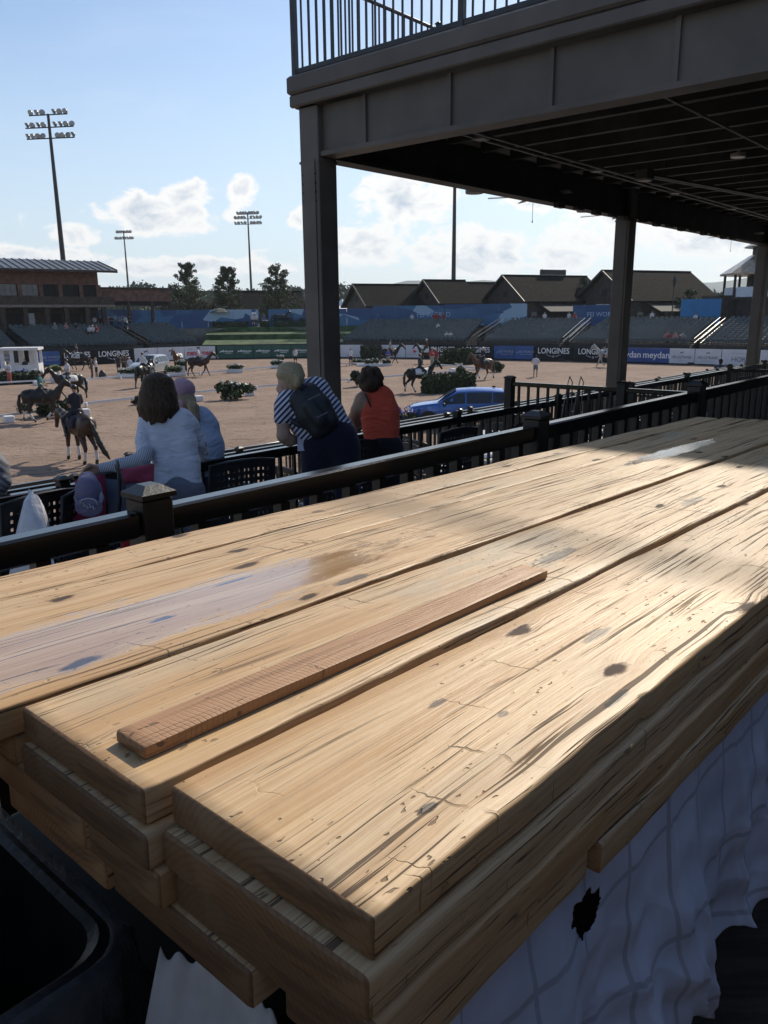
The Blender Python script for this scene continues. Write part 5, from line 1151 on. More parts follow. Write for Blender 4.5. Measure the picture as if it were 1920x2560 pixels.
for k in range(46):
    g = r_.normal(size=3); g /= np.linalg.norm(g); g[1] = -abs(g[1])*.8 if r_.random() < .6 else g[1]
    c = W(927, 950, 6.16)+g*np.array([.086, .085, .088])+ZV*.005
    if c[2] < W(0, 990, 6.16)[2]: continue
    pr.append(ell(c, (.024, .024, .026), .012))
reparent(body('hair', pr, .008, hairm('hair_dark_curly', (.035, .02, .013), (.075, .045, .028))), pD)
# ---- shoulder of somebody at the very left
pE = empty('person', (*W(-45, 1200, 4.6)[:2], Z2), 0, 'grey checked shoulder of a person cut off by the left edge', 'person')
sh = chain([J(-8, 1172, 4.6, .06), J(-40, 1150, 4.6, .08), J(-90, 1152, 4.6, .06)], .05)+chain([J(-30, 1180, 4.6, .10), J(-45, 1320, 4.6, .12)], .06)+chain([J(-72, 1180, 4.6, .10), J(-62, 1320, 4.6, .12)], .06)+chain([J(-4, 1176, 4.6, .055), J(6, 1205, 4.58, .045), J(-2, 1222, 4.7, .04)], .03)
reparent(body('shirt', sh, .014, striped('grey_check', (1, .3, 1), 210., (.2, .21, .23), (.09, .09, .11))), pE)
reparent(body('body', [ell(W(-50, 1085, 4.62), (.078, .09, .11))]+chain([J(-50, 1110, 4.62, .05), J(-50, 1150, 4.62, .05)], .03), .012, SKIN), pE); reparent(body('hair', [ell(W(-50, 1075, 4.6), (.088, .1, .1))], .012, HB1), pE)
reparent(body('trousers', legs_to(W(-50, 1330, 4.6), Z2, .12, XR, None, '', pE), .018, fabric('dark_trousers', (.02, .02, .025))), pE)
# ================================================================ perforated patio chairs
CHM = M('chair_black_steel', (.014, .014, .016), .4, .2, 10, spec=.5)
def make_chair():
    e = empty('patio_chair', (0, 0, 0)); mb = MB(); nx, nz = 13, 11; w_, h0, h1 = .24, .52, 1.0
    def bp(i, j):                                             # gently curved back panel
        u = i/nx*2-1; v = j/nz; return np.array([u*w_*(1-.04*v), -.23-.06*v+.025*u*u, h0+(h1-h0)*v+.02*(1-u*u)*v])
    for i in range(nx):
        for j in range(nz):
            c = [bp(i, j), bp(i+1, j), bp(i+1, j+1), bp(i, j+1)]; m_ = sum(c)/4
            if 0 < i < nx-1 and 0 < j < nz-1:
                t = [m_+(p-m_)*.42 for p in c]; mb.add(c+t, [(0, 1, 5, 4), (1, 2, 6, 5), (2, 3, 7, 6), (3, 0, 4, 7)])
            else: mb.add(c, [(0, 1, 2, 3)])
    o = mb.build('back_panel', CHM, e); o.modifiers.new('thickness', 'SOLIDIFY').thickness = .004
    mb = MB(); mb.tube([bp(0, 0), bp(0, nz/2), bp(0, nz), bp(nx*.25, nz), bp(nx*.5, nz), bp(nx*.75, nz), bp(nx, nz), bp(nx, nz/2), bp(nx, 0)], .011, 8); mb.build('back_frame', CHM, e, True)
    mb = MB(); mb.box((0, .0, .45), (.48, .46, .018), bev=.006); mb.build('seat', CHM, e)
    for sg in (-1, 1):
        mb = MB(); mb.tube([(sg*.24, -.24, .50), (sg*.265, -.22, .66), (sg*.275, -.08, .70), (sg*.275, .14, .69), (sg*.27, .24, .62), (sg*.26, .24, .0)], .012, 8); mb.build('arm', CHM, e, True)
        mb = MB(); mb.tube([(sg*.23, -.2, .46), (sg*.25, -.28, 0)], .012, 8); mb.build('leg', CHM, e, True)
    return e
ch0 = make_chair(); first = [True]
def put_chair(p, rz, label):
    o = ch0 if first[0] else copy_tree(ch0); first[0] = False; o.location = Vector(p); o.rotation_euler = (0, 0, rz); tag(o, label, 'chair', 'perforated black patio chairs'); return o
RZ = rad(49)
def floor_at(x, y, ztop, z): q = at(x, y, z+ztop); return (q[0], q[1], z)
put_chair(floor_at(28, 1228, 1.0, Z2), RZ+.15, 'black perforated patio chair at the left edge behind the white plastic bag')
put_chair(np.array(floor_at(290, 1182, 1.0, Z2))+GV*.22, RZ-.1, 'black perforated patio chair with the striped bag hung on its back')
put_chair(floor_at(566, 1142, 1.0, Z2), RZ-.25, 'black perforated patio chair right of the white top')
put_chair(floor_at(838, 1096, 1.0, Z2), RZ-.35, 'black perforated patio chair behind the person in stripes')
put_chair(floor_at(1090, 1068, 1.0, Z2), RZ-.1, 'black perforated patio chair right of the orange top')
put_chair(np.array(floor_at(135, 1222, 1.0, Z2))+GV*.1, RZ+.5, 'black perforated patio chair between the plastic bag and the tote bag')
TW = M('table_white', (.5, .52, .56), .35, .08, 4)
def table(p, label, r=.42):
    e = empty('round_table', p, 0, label, 'table', 'small terrace tables'); p = np.array(p); mb = MB(); mb.lathe(p, [(r-.02, .70), (r, .705), (r, .72), (r-.02, .725)], 24); mb.part('table_top', TW, e, 40)
    mb = MB(); mb.lathe(p, [(.2, .0), (.2, .015), (.03, .04), (.03, .70), (.1, .702)], 14); mb.part('pedestal', CHM, e, 40)
pos = [(9.6, 3.3, Z2), (11.6, 3.2, Z2), (13.2, 3.4, Z2), (6.6, 6.2, Z3), (8.9, 6.2, Z3), (12.9, 6.2, Z3), (16.8, 6.0, Z3), (10.4, 9.4, Z4), (14.6, 9.4, Z4), (18.9, 9.4, Z4)]
nm = ['nearest the tall cross railing on the second terrace', 'in the middle of the second terrace at the right', 'at the far right of the second terrace', 'on the third terrace behind the orange top', 'on the third terrace left of the tall railing', 'on the third terrace below the second pillar', 'on the third terrace far right', 'on the lowest terrace below the blue car', 'on the lowest terrace left of the second pillar', 'on the lowest terrace right of the second pillar']
for (a, b, z), n_ in zip(pos, nm):
    table(G(a, b, z), 'small white topped table '+n_)
    for k, (da, db, rr) in enumerate(((-.75, 0, -1.57), (.75, .05, 1.57))):
        put_chair(G(a+da, b+db, z), RZ+rr+random.uniform(-.3, .3), 'black patio chair '+('left' if k == 0 else 'right')+' of the table '+n_.replace('on the ', '').replace('nearest the tall cross railing ', 'nearest tall railing, ').replace('in the middle of the ', 'mid ').replace('at the far right of the ', 'far right, '))
# ================================================================ bags on the chairs
bg_ = empty('tote_bag', W(290, 1250, 4.42), 0, 'red and grey tote bag with black strap hung on the patio chair', 'bag')
def quad_bag(cs, th, name, mat, par):
    mb = MB(); cs = [np.array(c) for c in cs]; n = np.cross(cs[1]-cs[0], cs[3]-cs[0]); n /= np.linalg.norm(n)
    N_ = 7; vs = []; fs = []
    for sgn in (-1, 1):
        for i in range(N_+1):
            for j in range(N_+1):
                u, v = i/N_, j/N_; p = (cs[0]*(1-u)+cs[1]*u)*(1-v)+(cs[3]*(1-u)+cs[2]*u)*v; b = th*(max(0, 1-(2*u-1)**4)*max(0, 1-(2*v-1)**4))**.5
                vs.append(p+n*sgn*(b+.001)+n*.01*math.sin(u*7+v*5))
    k = (N_+1)**2
    for i in range(N_):
        for j in range(N_):
            a = i*(N_+1)+j; fs += [(a, a+1, a+N_+2, a+N_+1), (k+a, k+a+N_+1, k+a+N_+2, k+a+1)]
    mb.add(vs, fs); return mb.part(name, mat, par, True)
quad_bag([W(188, 1200, 4.44), W(262, 1185, 4.46), W(268, 1330, 4.42), W(176, 1345, 4.40)], .04, 'red_side', fabric('bag_red', (.25, .03, .07), .6), bg_)
quad_bag([W(300, 1172, 4.50), W(386, 1160, 4.56), W(384, 1210, 4.54), W(300, 1216, 4.49)], .035, 'red_top', fabric('bag_rose', (.28, .045, .085), .6), bg_)
quad_bag([W(264, 1196, 4.47), W(384, 1206, 4.55), W(380, 1330, 4.52), W(272, 1340, 4.44)], .035, 'grey_panel', fabric('bag_grey', (.09, .10, .14), .6), bg_)
mb = MB(); mb.tube([W(292, 1340, 4.34), W(300, 1250, 4.34), W(297, 1180, 4.38), W(294, 1158, 4.46), W(292, 1170, 4.57)], .024, 8, flat=.35); mb.tube([W(335, 1340, 4.38), W(318, 1250, 4.37), W(300, 1180, 4.39)], .018, 8, flat=.35); mb.part('strap', NYL, bg_, True)
cp = empty('cap', W(220, 1240, 4.32), 0, 'lavender cap with white embroidery dangling from the hand', 'cap')
LAV = fabric('cap_lavender', (.15, .145, .24), .5, 10, .2)
reparent(body('crown', [ell(W(222, 1228, 4.32), (.072, .055, .088), .03), ell(W(220, 1203, 4.36), (.05, .045, .055), .03)], .007, LAV), cp)
reparent(body('peak', [ell(W(222, 1268, 4.27), (.078, .014, .055), .006), ell(W(222, 1260, 4.28), (.07, .03, .03), .01)], .007, LAV), cp)
reparent(body('sweat_band', chain([J(196, 1215, 4.33, .012), J(190, 1245, 4.31, .012), J(198, 1275, 4.28, .01)], .01)+chain([J(247, 1215, 4.33, .012), J(254, 1245, 4.31, .012), J(246, 1275, 4.28, .01)], .01), .006, M('band_grey', (.3, .3, .38), .8)), cp)
mb = MB(); mb.tube([W(200, 1262, 4.25), W(206, 1250, 4.245), W(222, 1246, 4.24), W(238, 1250, 4.245), W(244, 1262, 4.25)], .004, 6)
for x_, y_ in ((208, 1262), (216, 1268), (224, 1266), (232, 1270)): mb.tube([W(x_, y_-5, 4.245), W(x_+3, y_+4, 4.24), W(x_+6, y_, 4.24)], .0035, 6)
mb.part('embroidery', M('thread_white', (.5, .5, .56), .8), cp, True)
PLB = M('white_plastic_bag', (.62, .62, .66), .4, .06, 20, .5, 30)
pb = empty('plastic_bag', W(70, 1340, 4.0), 0, 'white plastic carrier bag hanging on the left chair', 'bag')
quad_bag([W(72, 1222, 4.15), W(92, 1238, 4.12), W(146, 1430, 4.05), W(26, 1440, 4.1)], .05, 'front', PLB, pb); quad_bag([W(88, 1240, 4.2), W(102, 1250, 4.2), W(118, 1330, 4.18), W(80, 1335, 4.18)], .02, 'handle', PLB, pb)
rb = empty('red_bag', W(345, 1345, 4.3), 0, 'dark red carrier with yellow emblem standing under the striped bag', 'bag')
quad_bag([W(302, 1318, 4.32), W(364, 1308, 4.34), W(362, 1390, 4.3), W(300, 1400, 4.3)], .03, 'front', fabric('carrier_red', (.20, .008, .012), .4), rb)
mb = MB(); r_ = np.random.default_rng(2); cc = W(342, 1344, 4.265); pl_ = []
for k in range(14):
    g = k*2*math.pi/14; q = (.038 if k % 2 else .018)*(1+.3*r_.normal()); pl_.append(cc+np.array([math.cos(g)*q, 0, math.sin(g)*q]))
mb.prism(pl_, (0, .004, 0)); mb.part('emblem', M('emblem_yellow', (.55, .38, .03), .6, .05), rb)
# ================================================================ people at a distance (meshes shared between alike poses)
MESH = {}
def shared(key, prims, h, name, mat, parent):
    if key not in MESH:
        v, f = sdf(prims, h); o = npmesh(name, v, f, mat, None, True); MESH[key] = o.data
    else:
        o = bpy.data.objects.new(name, MESH[key]); COL.objects.link(o)
    o.parent = parent
    o.material_slots[0].link = 'OBJECT'; o.material_slots[0].material = mat; return o
def cloth_m(c): return M('cloth_%d_%d_%d' % tuple(int(q*255) for q in c), c, .85, .1, 9, .3, 30)
HAIRS = {'dark': (.025, .017, .012), 'brown': (.06, .038, .024), 'blonde': (.38, .29, .17), 'grey': (.3, .29, .28), 'cap_white': (.6, .6, .6), 'cap_dark': (.03, .03, .04), 'cap_red': (.35, .04, .04)}
def pose_prims(pose):
    """standing adult of 1.72 m, facing +y: joints per pose"""
    if pose == 'sit': hip = .48; kn = [(.10, .42, .50), (-.10, .42, .50)]; ft = [(.10, .44, .06), (-.10, .44, .06)]
    elif pose == 'cross': hip = .92; kn = [(.05, .05, .5), (-.06, -.02, .5)]; ft = [(-.07, .08, .05), (.09, -.05, .05)]
    else: hip = .92; kn = [(.11, .03, .5), (-.11, .03, .5)]; ft = [(.12, 0, .05), (-.12, -.02, .05)]
    s = hip-.92
    arms = {'stand': [((.24, .02, 1.12), (.24, .12, .88)), ((-.24, .0, 1.12), (-.25, .08, .88))], 'face': [((.25, .12, 1.15), (.06, .2, 1.48)), ((-.24, .05, 1.15), (-.08, .24, 1.18))],
            'fold': [((.24, .05, 1.14), (.0, .22, 1.2)), ((-.24, .05, 1.14), (.02, .24, 1.14))], 'hip': [((.33, -.06, 1.16), (.16, .05, 1.0)), ((-.33, -.06, 1.16), (-.16, .05, 1.0))],
            'point': [((.27, .16, 1.25), (.3, .42, 1.36)), ((-.24, 0, 1.12), (-.25, .08, .88))]}
    arms['cross'] = arms['face']; arms['sit'] = [((.24, .1, 1.12), (.12, .34, 1.02)), ((-.24, .1, 1.12), (-.12, .34, 1.02))]
    A = arms[pose]; z = lambda p: np.array([p[0], p[1], p[2]+s])
    body_ = [ell(z((0, .02, 1.60)), (.075, .092, .115))]+chain([(*z((0, 0, 1.42)), .05), (*z((0, .01, 1.55)), .05)])+[ell(z((0, .115, 1.58)), (.014, .02, .022), .015)]
    shirt = chain([(*z((-.15, 0, 1.38)), .07), (*z((0, 0, 1.41)), .085), (*z((.15, 0, 1.38)), .07)], .05)+chain([(*z((-.07, 0, 1.3)), .11), (*z((-.06, 0, .98)), .105)], .06)+chain([(*z((.07, 0, 1.3)), .11), (*z((.06, 0, .98)), .105)], .06)
    for sg, (e, hnd) in zip((1, -1), A):
        sh_ = z((sg*.175, 0, 1.38)); e = z(e); hnd = z(hnd); shirt += chain([(*sh_, .062), (*(sh_+(e-sh_)*.75), .055)], .03)
        body_ += chain([(*(sh_+(e-sh_)*.5), .042), (*e, .038), (*hnd, .03)], .03)+[ell(hnd+(hnd-e)/np.linalg.norm(hnd-e)*.05, (.036, .036, .055))]
    pants = [ell((0, 0, hip-.02), (.165, .125, .12), .05)]; shorts = [ell((0, 0, hip-.02), (.165, .125, .12), .05)]; shoe = []
    for sg, k, f in zip((1, -1), kn, ft):
        h_ = (sg*.085, 0, hip-.04); pants += chain([(*h_, .095), (*k, .07), (*f, .055)], .03); k_ = np.array(h_)+(np.array(k)-np.array(h_))*.72; shorts += chain([(*h_, .1), (*k_, .088)], .03)
        body_ += chain([(*h_, .07), (*k, .055), (*(np.array(k)+(np.array(f)-np.array(k))*.4), .052), (*f, .038)], .03); shoe += chain([(f[0], f[1]-.05, .05, .045), (f[0], f[1]+.12, .038, .04)], .03)
    hair = [ell(z((0, -.01, 1.645)), (.088, .1, .09)), ell(z((0, -.045, 1.58)), (.08, .06, .085))]; pony = hair+chain([(*z((0, -.1, 1.62)), .04), (*z((0, -.13, 1.45)), .025)])
    capp = [ell(z((0, 0, 1.655)), (.09, .104, .078))]+chain([(*z((0, .1, 1.645)), .035), (*z((0, .16, 1.63)), .02)])
    return dict(body=body_, shirt=shirt, trousers=pants, shorts=shorts, shoes=shoe, hair=hair, pony=pony, cap=capp)
PP = {}
def person(p, az, label, top, bottom, hair='dark', pose='stand', short=False, h=1.72, style='hair', skin=None, group=None, res=.026, dress=True):
    if pose not in PP: PP[pose] = pose_prims(pose)
    D_ = PP[pose]; e = empty('person', p, -rad(az), label, 'person', group, h/1.72); sk = skin or SKIN
    shared((pose, 'body'), D_['body'], res, 'body', sk, e); shared((pose, 'shirt'), D_['shirt'], res, 'shirt', cloth_m(top), e)
    k = 'shorts' if short else 'trousers'; shared((pose, k), D_[k], res, k, cloth_m(bottom), e); shared((pose, 'shoes'), D_['shoes'], res, 'shoes', M('shoe_far', (.08, .08, .085), .7), e)
    shared((pose, style), D_[style], res*.9, 'hair' if style != 'cap' else 'cap', cloth_m(HAIRS[hair]), e); return e
# ================================================================ horses and riders
def rotv(v, a): return np.array([v[0]*math.cos(a)+v[2]*math.sin(a), v[1], -v[0]*math.sin(a)+v[2]*math.cos(a)])
def horse_prims(pose):
    P = {'walk': dict(fl=(.32, .0), fr=(-.22, .35), hl=(-.25, .1), hr=(.3, .0), neck=.0), 'trot': dict(fl=(.45, .75), fr=(-.3, .1), hl=(-.42, .25), hr=(.42, .1), neck=.06), 'stand': dict(fl=(.04, .0), fr=(-.04, .0), hl=(.06, .0), hr=(-.08, .05), neck=-.03), 'low': dict(fl=(.12, .0), fr=(-.1, .0), hl=(.12, .0), hr=(-.1, .05), neck=.55), 'graze': dict(fl=(.1, 0.), fr=(-.1, 0.), hl=(.1, 0.), hr=(-.12, 0.), neck=.85)}[pose]
    b = chain([(-.72, 0, 1.34, .27), (-.35, 0, 1.26, .30), (.05, 0, 1.22, .315), (.4, 0, 1.27, .285), (.62, 0, 1.3, .24)], .12)
    b += chain([(-.85, 0, 1.42, .14), (-.5, 0, 1.46, .18), (.1, 0, 1.45, .14), (.48, 0, 1.53, .10)], .10)
    n0 = np.array([.62, 0, 1.36]); na = P['neck']
    def nk(v): return n0+rotv(np.array(v), na)
    b += chain([(.66, 0, 1.3, .22), (*nk((.22, 0, .22)), .165), (*nk((.44, 0, .5)), .115), (*nk((.60, 0, .66)), .095)], .08)
    hb = nk((.60, 0, .66)); ha = na*.4
    def hk(v): return hb+rotv(np.array(v), ha)
    b += chain([(*hk((0, 0, .0)), .095), (*hk((.14, 0, -.12)), .105), (*hk((.30, 0, -.34)), .068), (*hk((.40, 0, -.48)), .062)], .04)+[ell(hk((.42, 0, -.50)), (.065, .055, .06), .03), ell(hk((.08, 0, -.17)), (.10, .07, .11), .04)]
    for sg in (-1, 1): b += chain([(*hk((-.02, sg*.05, .07)), .03), (*hk((-.0, sg*.065, .2)), .008)], .02)
    wraps = []; hoofs = []
    for key, sg in (('fl', 1), ('fr', -1)):
        sw, bend = P[key]; t = np.array([.52, sg*.15, 1.1]); b.append(ell((.52, sg*.13, 1.2), (.17, .11, .26), .06))
        el_ = t+rotv((0, 0, -.14), sw*.5); kn = el_+rotv((.02, 0, -.44), -sw if sw > 0 else -sw); fe = kn+rotv((0, 0, -.36), -sw+bend*1.4); hf = fe+rotv((.05, 0, -.12), -sw+bend*1.4)
        b += chain([(*t, .12), (*el_, .10), (*kn, .058), (*(kn+(fe-kn)*.25), .042), (*fe, .044)], .03); hoofs += chain([(*fe, .042), (*hf, .058)], .02); wraps += chain([(*(kn+(fe-kn)*.18), .052), (*(kn+(fe-kn)*.95), .054)], .01)
    for key, sg in (('hl', 1), ('hr', -1)):
        sw, bend = P[key]; t = np.array([-.66, sg*.15, 1.2]); b.append(ell((-.72, sg*.14, 1.22), (.24, .13, .30), .08))
        st = t+rotv((.1, 0, -.24), -sw*.5); hk_ = st+rotv((-.27, 0, -.40), -sw); fe = hk_+rotv((.05, 0, -.40), -sw*1.1+bend); hf = fe+rotv((.06, 0, -.12), -sw+bend)
        b += chain([(*t, .17), (*st, .13), (*hk_, .062), (*(hk_+(fe-hk_)*.25), .048), (*fe, .046)], .035); hoofs += chain([(*fe, .044), (*hf, .06)], .02); wraps += chain([(*(hk_+(fe-hk_)*.22), .055), (*(hk_+(fe-hk_)*.95), .056)], .01)
    mane = []
    for k in range(9): 
        t = k/8; c = nk((.02+.56*t, 0, .12+.64*t)); mane += chain([(*(c+np.array([-.03, 0, .04])), .03), (*(c+np.array([-.05, .07, -.06])), .022)], .02)
    tail = chain([(-.98, 0, 1.42, .05), (-1.10, 0, 1.30, .065), (-1.16, .02, 1.0, .085), (-1.16, .03, .65, .08), (-1.14, .03, .4, .03)], .04)
    sw_t = chain([(-.98, 0, 1.42, .05), (-1.09, -.01, 1.32, .06), (-1.17, -.05, 1.08, .075), (-1.24, -.13, .75, .09), (-1.33, -.24, .45, .085), (-1.42, -.34, .22, .03)], .04)
    pad = chain([(-.22, 0, 1.29, .30), (.3, 0, 1.30, .30)], .03)
    saddle = chain([(-.2, 0, 1.60, .09), (.05, 0, 1.555, .1), (.27, 0, 1.62, .07)], .06)+[ell((.08, .29, 1.3), (.17, .06, .24), .03), ell((.08, -.29, 1.3), (.17, .06, .24), .03)]
    br = chain([(*hk((.29, 0, -.31)), .079), (*hk((.305, 0, -.335)), .077)], .005)+chain([(*hk((.0, 0, -.02)), .106), (*hk((.02, 0, -.03)), .106)], .005)
    return dict(body=b, hooves=hoofs, wraps=wraps, mane=mane, tail=tail, swish=sw_t, pad=pad, saddle=saddle, bridle=br)
HP_ = {}
def clip_pad(v):                                       # saddle cloth: keep only a shell of the upper flanks
    return v
def horse(p, az, label, coat, mane, pose='walk', wraps=None, pad=(.02, .02, .025), tail='tail', scale=1., saddle=True, tone='horse'):
    if pose not in HP_: HP_[pose] = horse_prims(pose)
    D_ = HP_[pose]; e = empty('horse', p, math.pi/2-rad(az), label, 'horse', 'horses in the arena', scale)
    cm = M('coat_%d_%d' % (coat[0]*999, coat[1]*999), coat, .42, .3, 2.2, .1, 60, spec=.4); mm = M('mane_%d' % int(mane[0]*999), mane, .5, .3, 9, .5, 60, stretch=(3, 3, .5))
    shared((pose, 'hb'), D_['body'], .026, 'body', cm, e); shared((pose, 'ho'), D_['hooves'], .024, 'hooves', M('hoof', (.03, .025, .02), .6), e); shared((pose, 'mn'), D_['mane'], .02, 'mane', mm, e); shared((pose, tail), D_[tail], .022, 'tail', mm, e); shared((pose, 'br'), D_['bridle'], .016, 'bridle', M('leather_black', (.018, .014, .012), .4), e)
    if wraps: shared((pose, 'wr'), D_['wraps'], .022, 'leg_wraps', cloth_m(wraps), e)
    if saddle:
        if 'padm' not in MESH:
            mb = MB(); vs = []; fs = []; n = 14; xs = (-.42, -.2, .05, .3, .46)
            for x in xs:
                for k in range(n+1):
                    g = rad(-8+196*k/n); rr = .335+.02*math.cos(2*g); vs.append((x-.05*abs(math.cos(g)), rr*math.cos(g)*.98, 1.24+rr*math.sin(g)*1.12))
            for i in range(len(xs)-1):
                for k in range(n): a = i*(n+1)+k; fs.append((a, a+n+1, a+n+2, a+1))
            mb.add(vs, fs); o = mb.build('saddle_cloth', cm, None, True); MESH['padm'] = o.data
        else: o = bpy.data.objects.new('saddle_cloth', MESH['padm']); COL.objects.link(o)
        o.parent = e; o.material_slots[0].link = 'OBJECT'; o.material_slots[0].material = cloth_m(pad); o.modifiers.new('thickness', 'SOLIDIFY').thickness = .02
        shared((pose, 'sd'), D_['saddle'], .024, 'saddle', M('leather_black', (.018, .014, .012), .4), e)
    return e
def rider_prims():
    sh_ = chain([(-.02, -.15, 2.18, .07), (-.02, 0, 2.22, .085), (-.02, .15, 2.18, .07)], .05)+chain([(-.02, -.07, 2.1, .11), (.0, -.06, 1.78, .10)], .06)+chain([(-.02, .07, 2.1, .11), (.0, .06, 1.78, .10)], .06)
    bd = [ell((.02, 0, 2.42), (.09, .075, .115))]+chain([(-.01, 0, 2.24, .05), (.01, 0, 2.36, .05)])+[ell((.115, 0, 2.40), (.02, .014, .022), .015)]
    br = [ell((-.02, 0, 1.70), (.15, .17, .12), .05)]; bt = []; sl = []
    for sg in (-1, 1):
        sl += chain([(-.02, sg*.17, 2.18, .06), (.02, sg*.23, 1.98, .05)], .03); bd += chain([(.0, sg*.21, 2.04, .042), (.04, sg*.23, 1.93, .038), (.26, sg*.10, 1.82, .03)], .03)+[ell((.31, sg*.085, 1.81), (.05, .035, .04))]
        br += chain([(-.02, sg*.12, 1.68, .10), (.26, sg*.34, 1.42, .085), (.22, sg*.37, 1.30, .07)], .04); bt += chain([(.26, sg*.36, 1.38, .07), (.14, sg*.37, 1.05, .058), (.10, sg*.37, .92, .05)], .03)+chain([(.06, sg*.37, .88, .045), (.24, sg*.38, .90, .036)], .03)
    he = [ell((.0, 0, 2.475), (.118, .098, .092), .02)]+chain([(.1, 0, 2.455, .03), (.155, 0, 2.44, .015)], .03)
    return dict(shirt=sh_+sl, body=bd, breeches=br, boots=bt, helmet=he)
RP = rider_prims()
def rider(p, az, label, top, breech=(.5, .5, .5), helmet=(.02, .02, .025), scale=1.):
    e = empty('rider', p, math.pi/2-rad(az), label, 'rider', 'riders on horseback', scale)
    for k, mt in (('body', SKIN), ('shirt', cloth_m(top)), ('breeches', cloth_m(breech)), ('boots', M('boot_black', (.012, .012, .014), .3)), ('helmet', M('helmet_%d' % int(helmet[0]*99), helmet, .35))): shared(('rider', k), RP[k], .022, k, mt, e)
    return e
BAY = (.05, .024, .014); DBAY = (.022, .014, .010); BLACKH = (.010, .009, .009); CHES = (.11, .048, .024); GREYH = (.42, .41, .40); MBLK = (.008, .008, .008)
SADW = (.62, .62, .62)
HL = [  # picture column, hoof row, azimuth, coat, mane, pose, wraps, pad, tail, horse label, rider (top, breeches, helmet, label)
 (204, 1154, -44, BAY, MBLK, 'low', SADW, (.015, .015, .03), 'swish', 'dark bay horse nearest the spectators, seen from behind with swishing tail', ((.012, .014, .03), (.015, .015, .03), (.02, .02, .022), 'rider in navy shirt and helmet on the nearest bay horse')),
 (112, 1054, 84, DBAY, MBLK, 'walk', SADW, (.02, .02, .025), 'tail', 'very dark horse in white leg wraps walking right past the shrub', ((.012, .12, .12), (.02, .02, .025), (.015, .015, .02), 'rider in teal shirt on the dark horse in wraps')),
 (176, 1000, 222, DBAY, MBLK, 'walk', None, SADW, 'tail', 'dark horse coming forward behind the teal rider', ((.6, .6, .62), (.03, .03, .035), (.03, .02, .02), 'rider in white polo shirt behind the teal rider')),
 (196, 926, -82, BLACKH, MBLK, 'trot', None, (.5, .5, .5), 'tail', 'black horse trotting in front of the black boards', ((.04, .04, .05), (.5, .5, .5), (.02, .02, .02), 'rider in dark jacket and pale breeches on the trotting black horse')),
 (362, 968, 12, BLACKH, MBLK, 'walk', None, (.02, .02, .025), 'tail', 'black horse walking away, half hidden behind the brown bob', ((.6, .6, .63), (.02, .02, .03), (.02, .02, .02), 'rider in white shirt in front of the silver car')),
 (447, 926, 186, CHES, (.07, .03, .015), 'stand', None, (.5, .5, .5), 'tail', 'chestnut horse facing the terrace in front of the white boards', None),
 (500, 941, 86, BAY, MBLK, 'walk', None, (.03, .02, .02), 'tail', 'brown horse walking right in front of the red lettered boards', ((.6, .6, .63), (.03, .03, .05), (.02, .02, .02), 'rider in white top on the brown horse by the red lettered boards')),
 (976, 910, 78, DBAY, MBLK, 'walk', None, (.03, .03, .03), 'tail', 'dark horse behind the person in blue bib', ((.3, .3, .32), (.3, .25, .22), (.02, .02, .02), 'rider in grey on the horse behind the blue bib')),
 (1066, 909, -60, BLACKH, MBLK, 'stand', None, SADW, 'tail', 'black horse standing behind the two red shirts', ((.10, .03, .03), (.03, .03, .03), (.4, .4, .42), 'rider in dark red behind the two red shirts')),
 (1050, 980, 68, BLACKH, MBLK, 'walk', SADW, (.7, .7, .7), 'tail', 'black horse with white saddle cloth walking right above the blue car', ((.03, .045, .045), (.02, .022, .028), (.02, .02, .022), 'rider in dark green on the black horse above the blue car')),
 (1206, 949, 236, CHES, (.04, .02, .012), 'walk', SADW, (.03, .03, .04), 'tail', 'chestnut horse in white wraps turning left of the tall railing post', ((.02, .02, .03), (.03, .03, .04), (.6, .6, .62), 'rider in dark jacket and white helmet on the chestnut horse')),
 (1514, 917, -62, GREYH, (.5, .5, .5), 'walk', None, (.5, .5, .5), 'tail', 'grey horse left of the second pillar', ((.015, .015, .02), (.4, .4, .4), (.02, .02, .02), 'rider in black on the grey horse by the second pillar'))]
for x, y, az, ct, mn, po, wr, pd, tl, lb, rd in HL:
    p = at(x, y, .01); sc_ = 1.1 if po == 'low' else 1.; horse(p, az, lb, ct, mn, po, wr, pd, tl, sc_)
    if rd: rider(p, az, rd[3], rd[0], rd[1], rd[2], sc_)
# ================================================================ people on foot in the arena
def foot(x, y): return at(x, y, .005)
person(foot(26, 962), 200, 'person in white top and coral shorts with backpack by the judge hut', (.55, .55, .58), (.42, .12, .09), 'cap_dark', 'fold', False, 1.78, 'cap')
person(foot(231, 946), 60, 'person in dark grey standing beside the black holdall', (.09, .075, .075), (.07, .065, .07), 'brown', 'fold', False, 1.68, 'pony')
person(foot(243, 946), 250, 'blonde person in white tee and black shorts with crossed legs', (.62, .62, .64), (.02, .02, .02), 'blonde', 'cross', True, 1.75)
person(foot(298, 934), 180, 'leftmost of the three in dark tops beside the low flower box', (.05, .035, .035), (.04, .03, .03), 'brown', 'stand', True, 1.7, 'pony')
person(foot(311, 936), 200, 'middle person in dark top and shorts behind the flower box', (.07, .05, .045), (.03, .02, .02), 'brown', 'face', True, 1.72)
person(foot(318, 931), 150, 'person in brown top partly hidden behind the flower box group', (.12, .085, .07), (.10, .08, .07), 'dark', 'stand', False, 1.66)
person(foot(327, 940), 190, 'person in white tee and beige shorts at the right of the flower box', (.6, .6, .62), (.34, .29, .23), 'cap_white', 'stand', True, 1.66, 'cap')
person(foot(739, 913), 165, 'person in white polo holding a hand to the face near the corner pillar', (.6, .6, .62), (.02, .02, .025), 'brown', 'face', True, 1.75)
person(foot(877, 914), 180, 'person in white top and navy shorts right of the corner pillar', (.62, .62, .65), (.03, .03, .06), 'brown', 'stand', True, 1.74)
